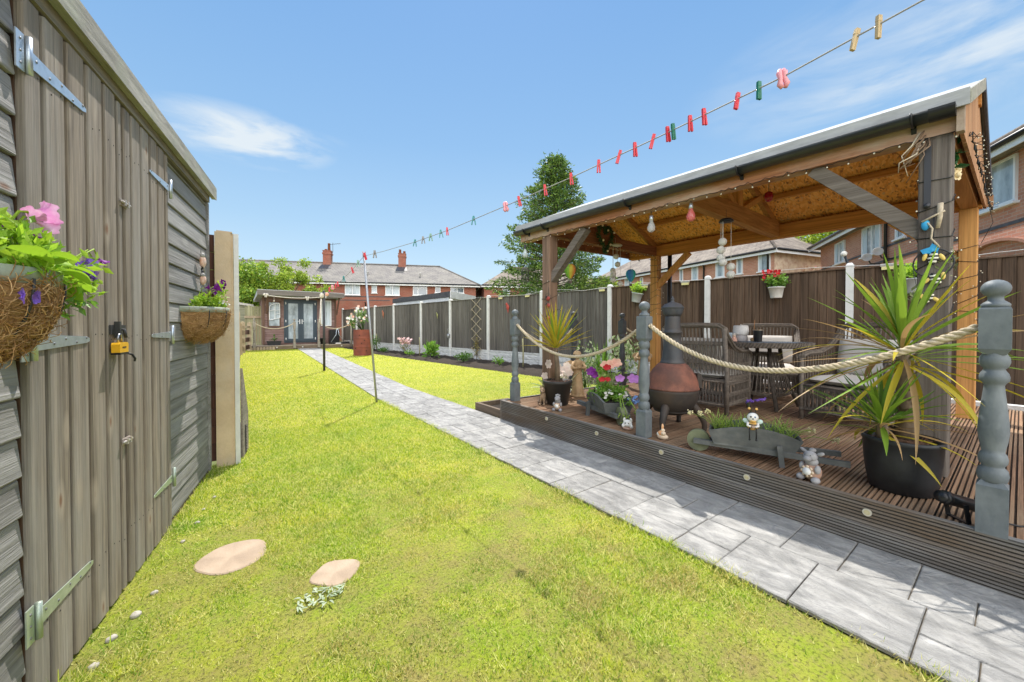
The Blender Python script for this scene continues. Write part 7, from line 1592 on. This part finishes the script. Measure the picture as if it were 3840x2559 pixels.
# ---------------------------------------------------------------- light, sky, camera
SAZ = math.atan2(.54, .84); SEL = R(58)
sun = bpy.data.lights.new('sun', 'SUN'); sun.energy = 3.6; sun.angle = R(.53); sun.color = (1, .955, .88)
so = bpy.data.objects.new('sun', sun); C.objects.link(so)
sd = Vector((math.sin(SAZ) * math.cos(SEL), math.cos(SAZ) * math.cos(SEL), math.sin(SEL)))
so.rotation_euler = sd.to_track_quat('Z', 'Y').to_euler(); so.location = sd * 30
w = bpy.data.worlds.new('World'); S.world = w; w.use_nodes = True; t = w.node_tree
bg = t.nodes['Background']; sky = t.nodes.new('ShaderNodeTexSky'); sky.sky_type = 'NISHITA'; sky.sun_disc = False
sky.sun_elevation = SEL; sky.sun_rotation = SAZ; sky.air_density = 1.0; sky.dust_density = .3; sky.ozone_density = 1.6
STR, EXP = .12, .72
K = 1 / (STR * 2 ** EXP)
tc = t.nodes.new('ShaderNodeTexCoord'); sx = t.nodes.new('ShaderNodeSeparateXYZ'); t.links.new(tc.outputs['Generated'], sx.inputs[0])
rp = t.nodes.new('ShaderNodeValToRGB'); t.links.new(sx.outputs[2], rp.inputs[0])
el = rp.color_ramp.elements
for pos, c in ((0, (.70, .84, .92)), (.1, (.60, .785, .905)), (.24, (.42, .65, .87)), (.42, (.28, .52, .83)), (.65, (.19, .42, .79)), (1, (.13, .33, .7))):
    e = el[0] if pos == 0 else (el[len(el) - 1] if pos == 1 else el.new(pos)); e.color = (*c, 1)
gs = N(t, 'ShaderNodeVectorMath', operation='SCALE', Scale=K); L(t, rp, 0, gs, 0)
col = mixc(t, .85, sky.outputs[0], gs.outputs[0])
def cloud_layer(col, d, sz, st, lo, hi, sc, seed, amt, cc, soft=.25, dist=.5, warp=0.):
    # a patch of high cloud round one direction of the sky dome
    mp = t.nodes.new('ShaderNodeMapping'); mp.inputs['Scale'].default_value = st; mp.inputs['Location'].default_value = (seed, seed * .7, seed * .3); t.links.new(tc.outputs['Generated'], mp.inputs[0])
    nf = noise(t, mp.outputs[0], sc, 8, .56, dist)
    dl = N(t, 'ShaderNodeVectorMath', operation='SUBTRACT'); t.links.new(tc.outputs['Generated'], dl.inputs[0]); dl.inputs[1].default_value = Vector(d).normalized()
    m2 = t.nodes.new('ShaderNodeMapping'); L(t, dl, 0, m2, 0); m2.inputs['Scale'].default_value = tuple(1 / s_ for s_ in sz)
    ln = N(t, 'ShaderNodeVectorMath', operation='LENGTH'); L(t, m2, 0, ln, 0)
    reg = mapr(t, ln.outputs['Value'], soft, 1, 1, 0)
    ad = N(t, 'ShaderNodeMath', operation='MULTIPLY'); t.links.new(mapr(t, nf, lo, hi, 0, 1), ad.inputs[0]); t.links.new(reg, ad.inputs[1])
    k = N(t, 'ShaderNodeMath', operation='MULTIPLY'); t.links.new(ad.outputs[0], k.inputs[0]); k.inputs[1].default_value = amt
    return mixc(t, k.outputs[0], col, tuple(x * K for x in cc))
CW = (.80, .88, .94)
col = cloud_layer(col, (.03, .92, .375), (.17, .17, .055), (1, 1, 4), .40, .58, 5.5, 2.0, .95, CW, .35)
col = cloud_layer(col, (.06, .915, .40), (.16, .16, .02), (1, 1, 5), .38, .6, 6, 7.0, .6, CW, .2)
col = cloud_layer(col, (.95, -.05, .47), (.6, .5, .14), (1.2, 1.2, 5), .40, .64, 3.6, 5.0, .72, CW, .3)
col = cloud_layer(col, (.88, .1, .40), (.3, .3, .03), (1, 1, 6), .38, .6, 5, 9.0, .6, CW, .2)
# unseen bright cloud added behind the camera as fill light for shaded faces
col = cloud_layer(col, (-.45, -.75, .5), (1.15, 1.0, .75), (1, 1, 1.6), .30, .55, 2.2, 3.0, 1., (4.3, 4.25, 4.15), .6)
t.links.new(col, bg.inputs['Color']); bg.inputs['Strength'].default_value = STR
cd = bpy.data.cameras.new('camera'); co = bpy.data.objects.new('camera', cd); C.objects.link(co); S.camera = co
cd.sensor_width = 36; cd.lens = 36 * 870 / 2353; cd.shift_y = -21.7 / 2353; cd.clip_end = 2000; cd.clip_start = .02
yaw = math.atan((1176.5 - 530) / 870); pitch = R(.81)
co.location = (0, 0, 1.18); co.rotation_euler = (PI / 2 - pitch, 0, -yaw)
S.view_settings.view_transform = 'Standard'; S.view_settings.look = 'None'; S.view_settings.gamma = 1; S.view_settings.exposure = EXP
S.render.engine = 'CYCLES'; S.cycles.max_bounces = 8; S.cycles.transparent_max_bounces = 12
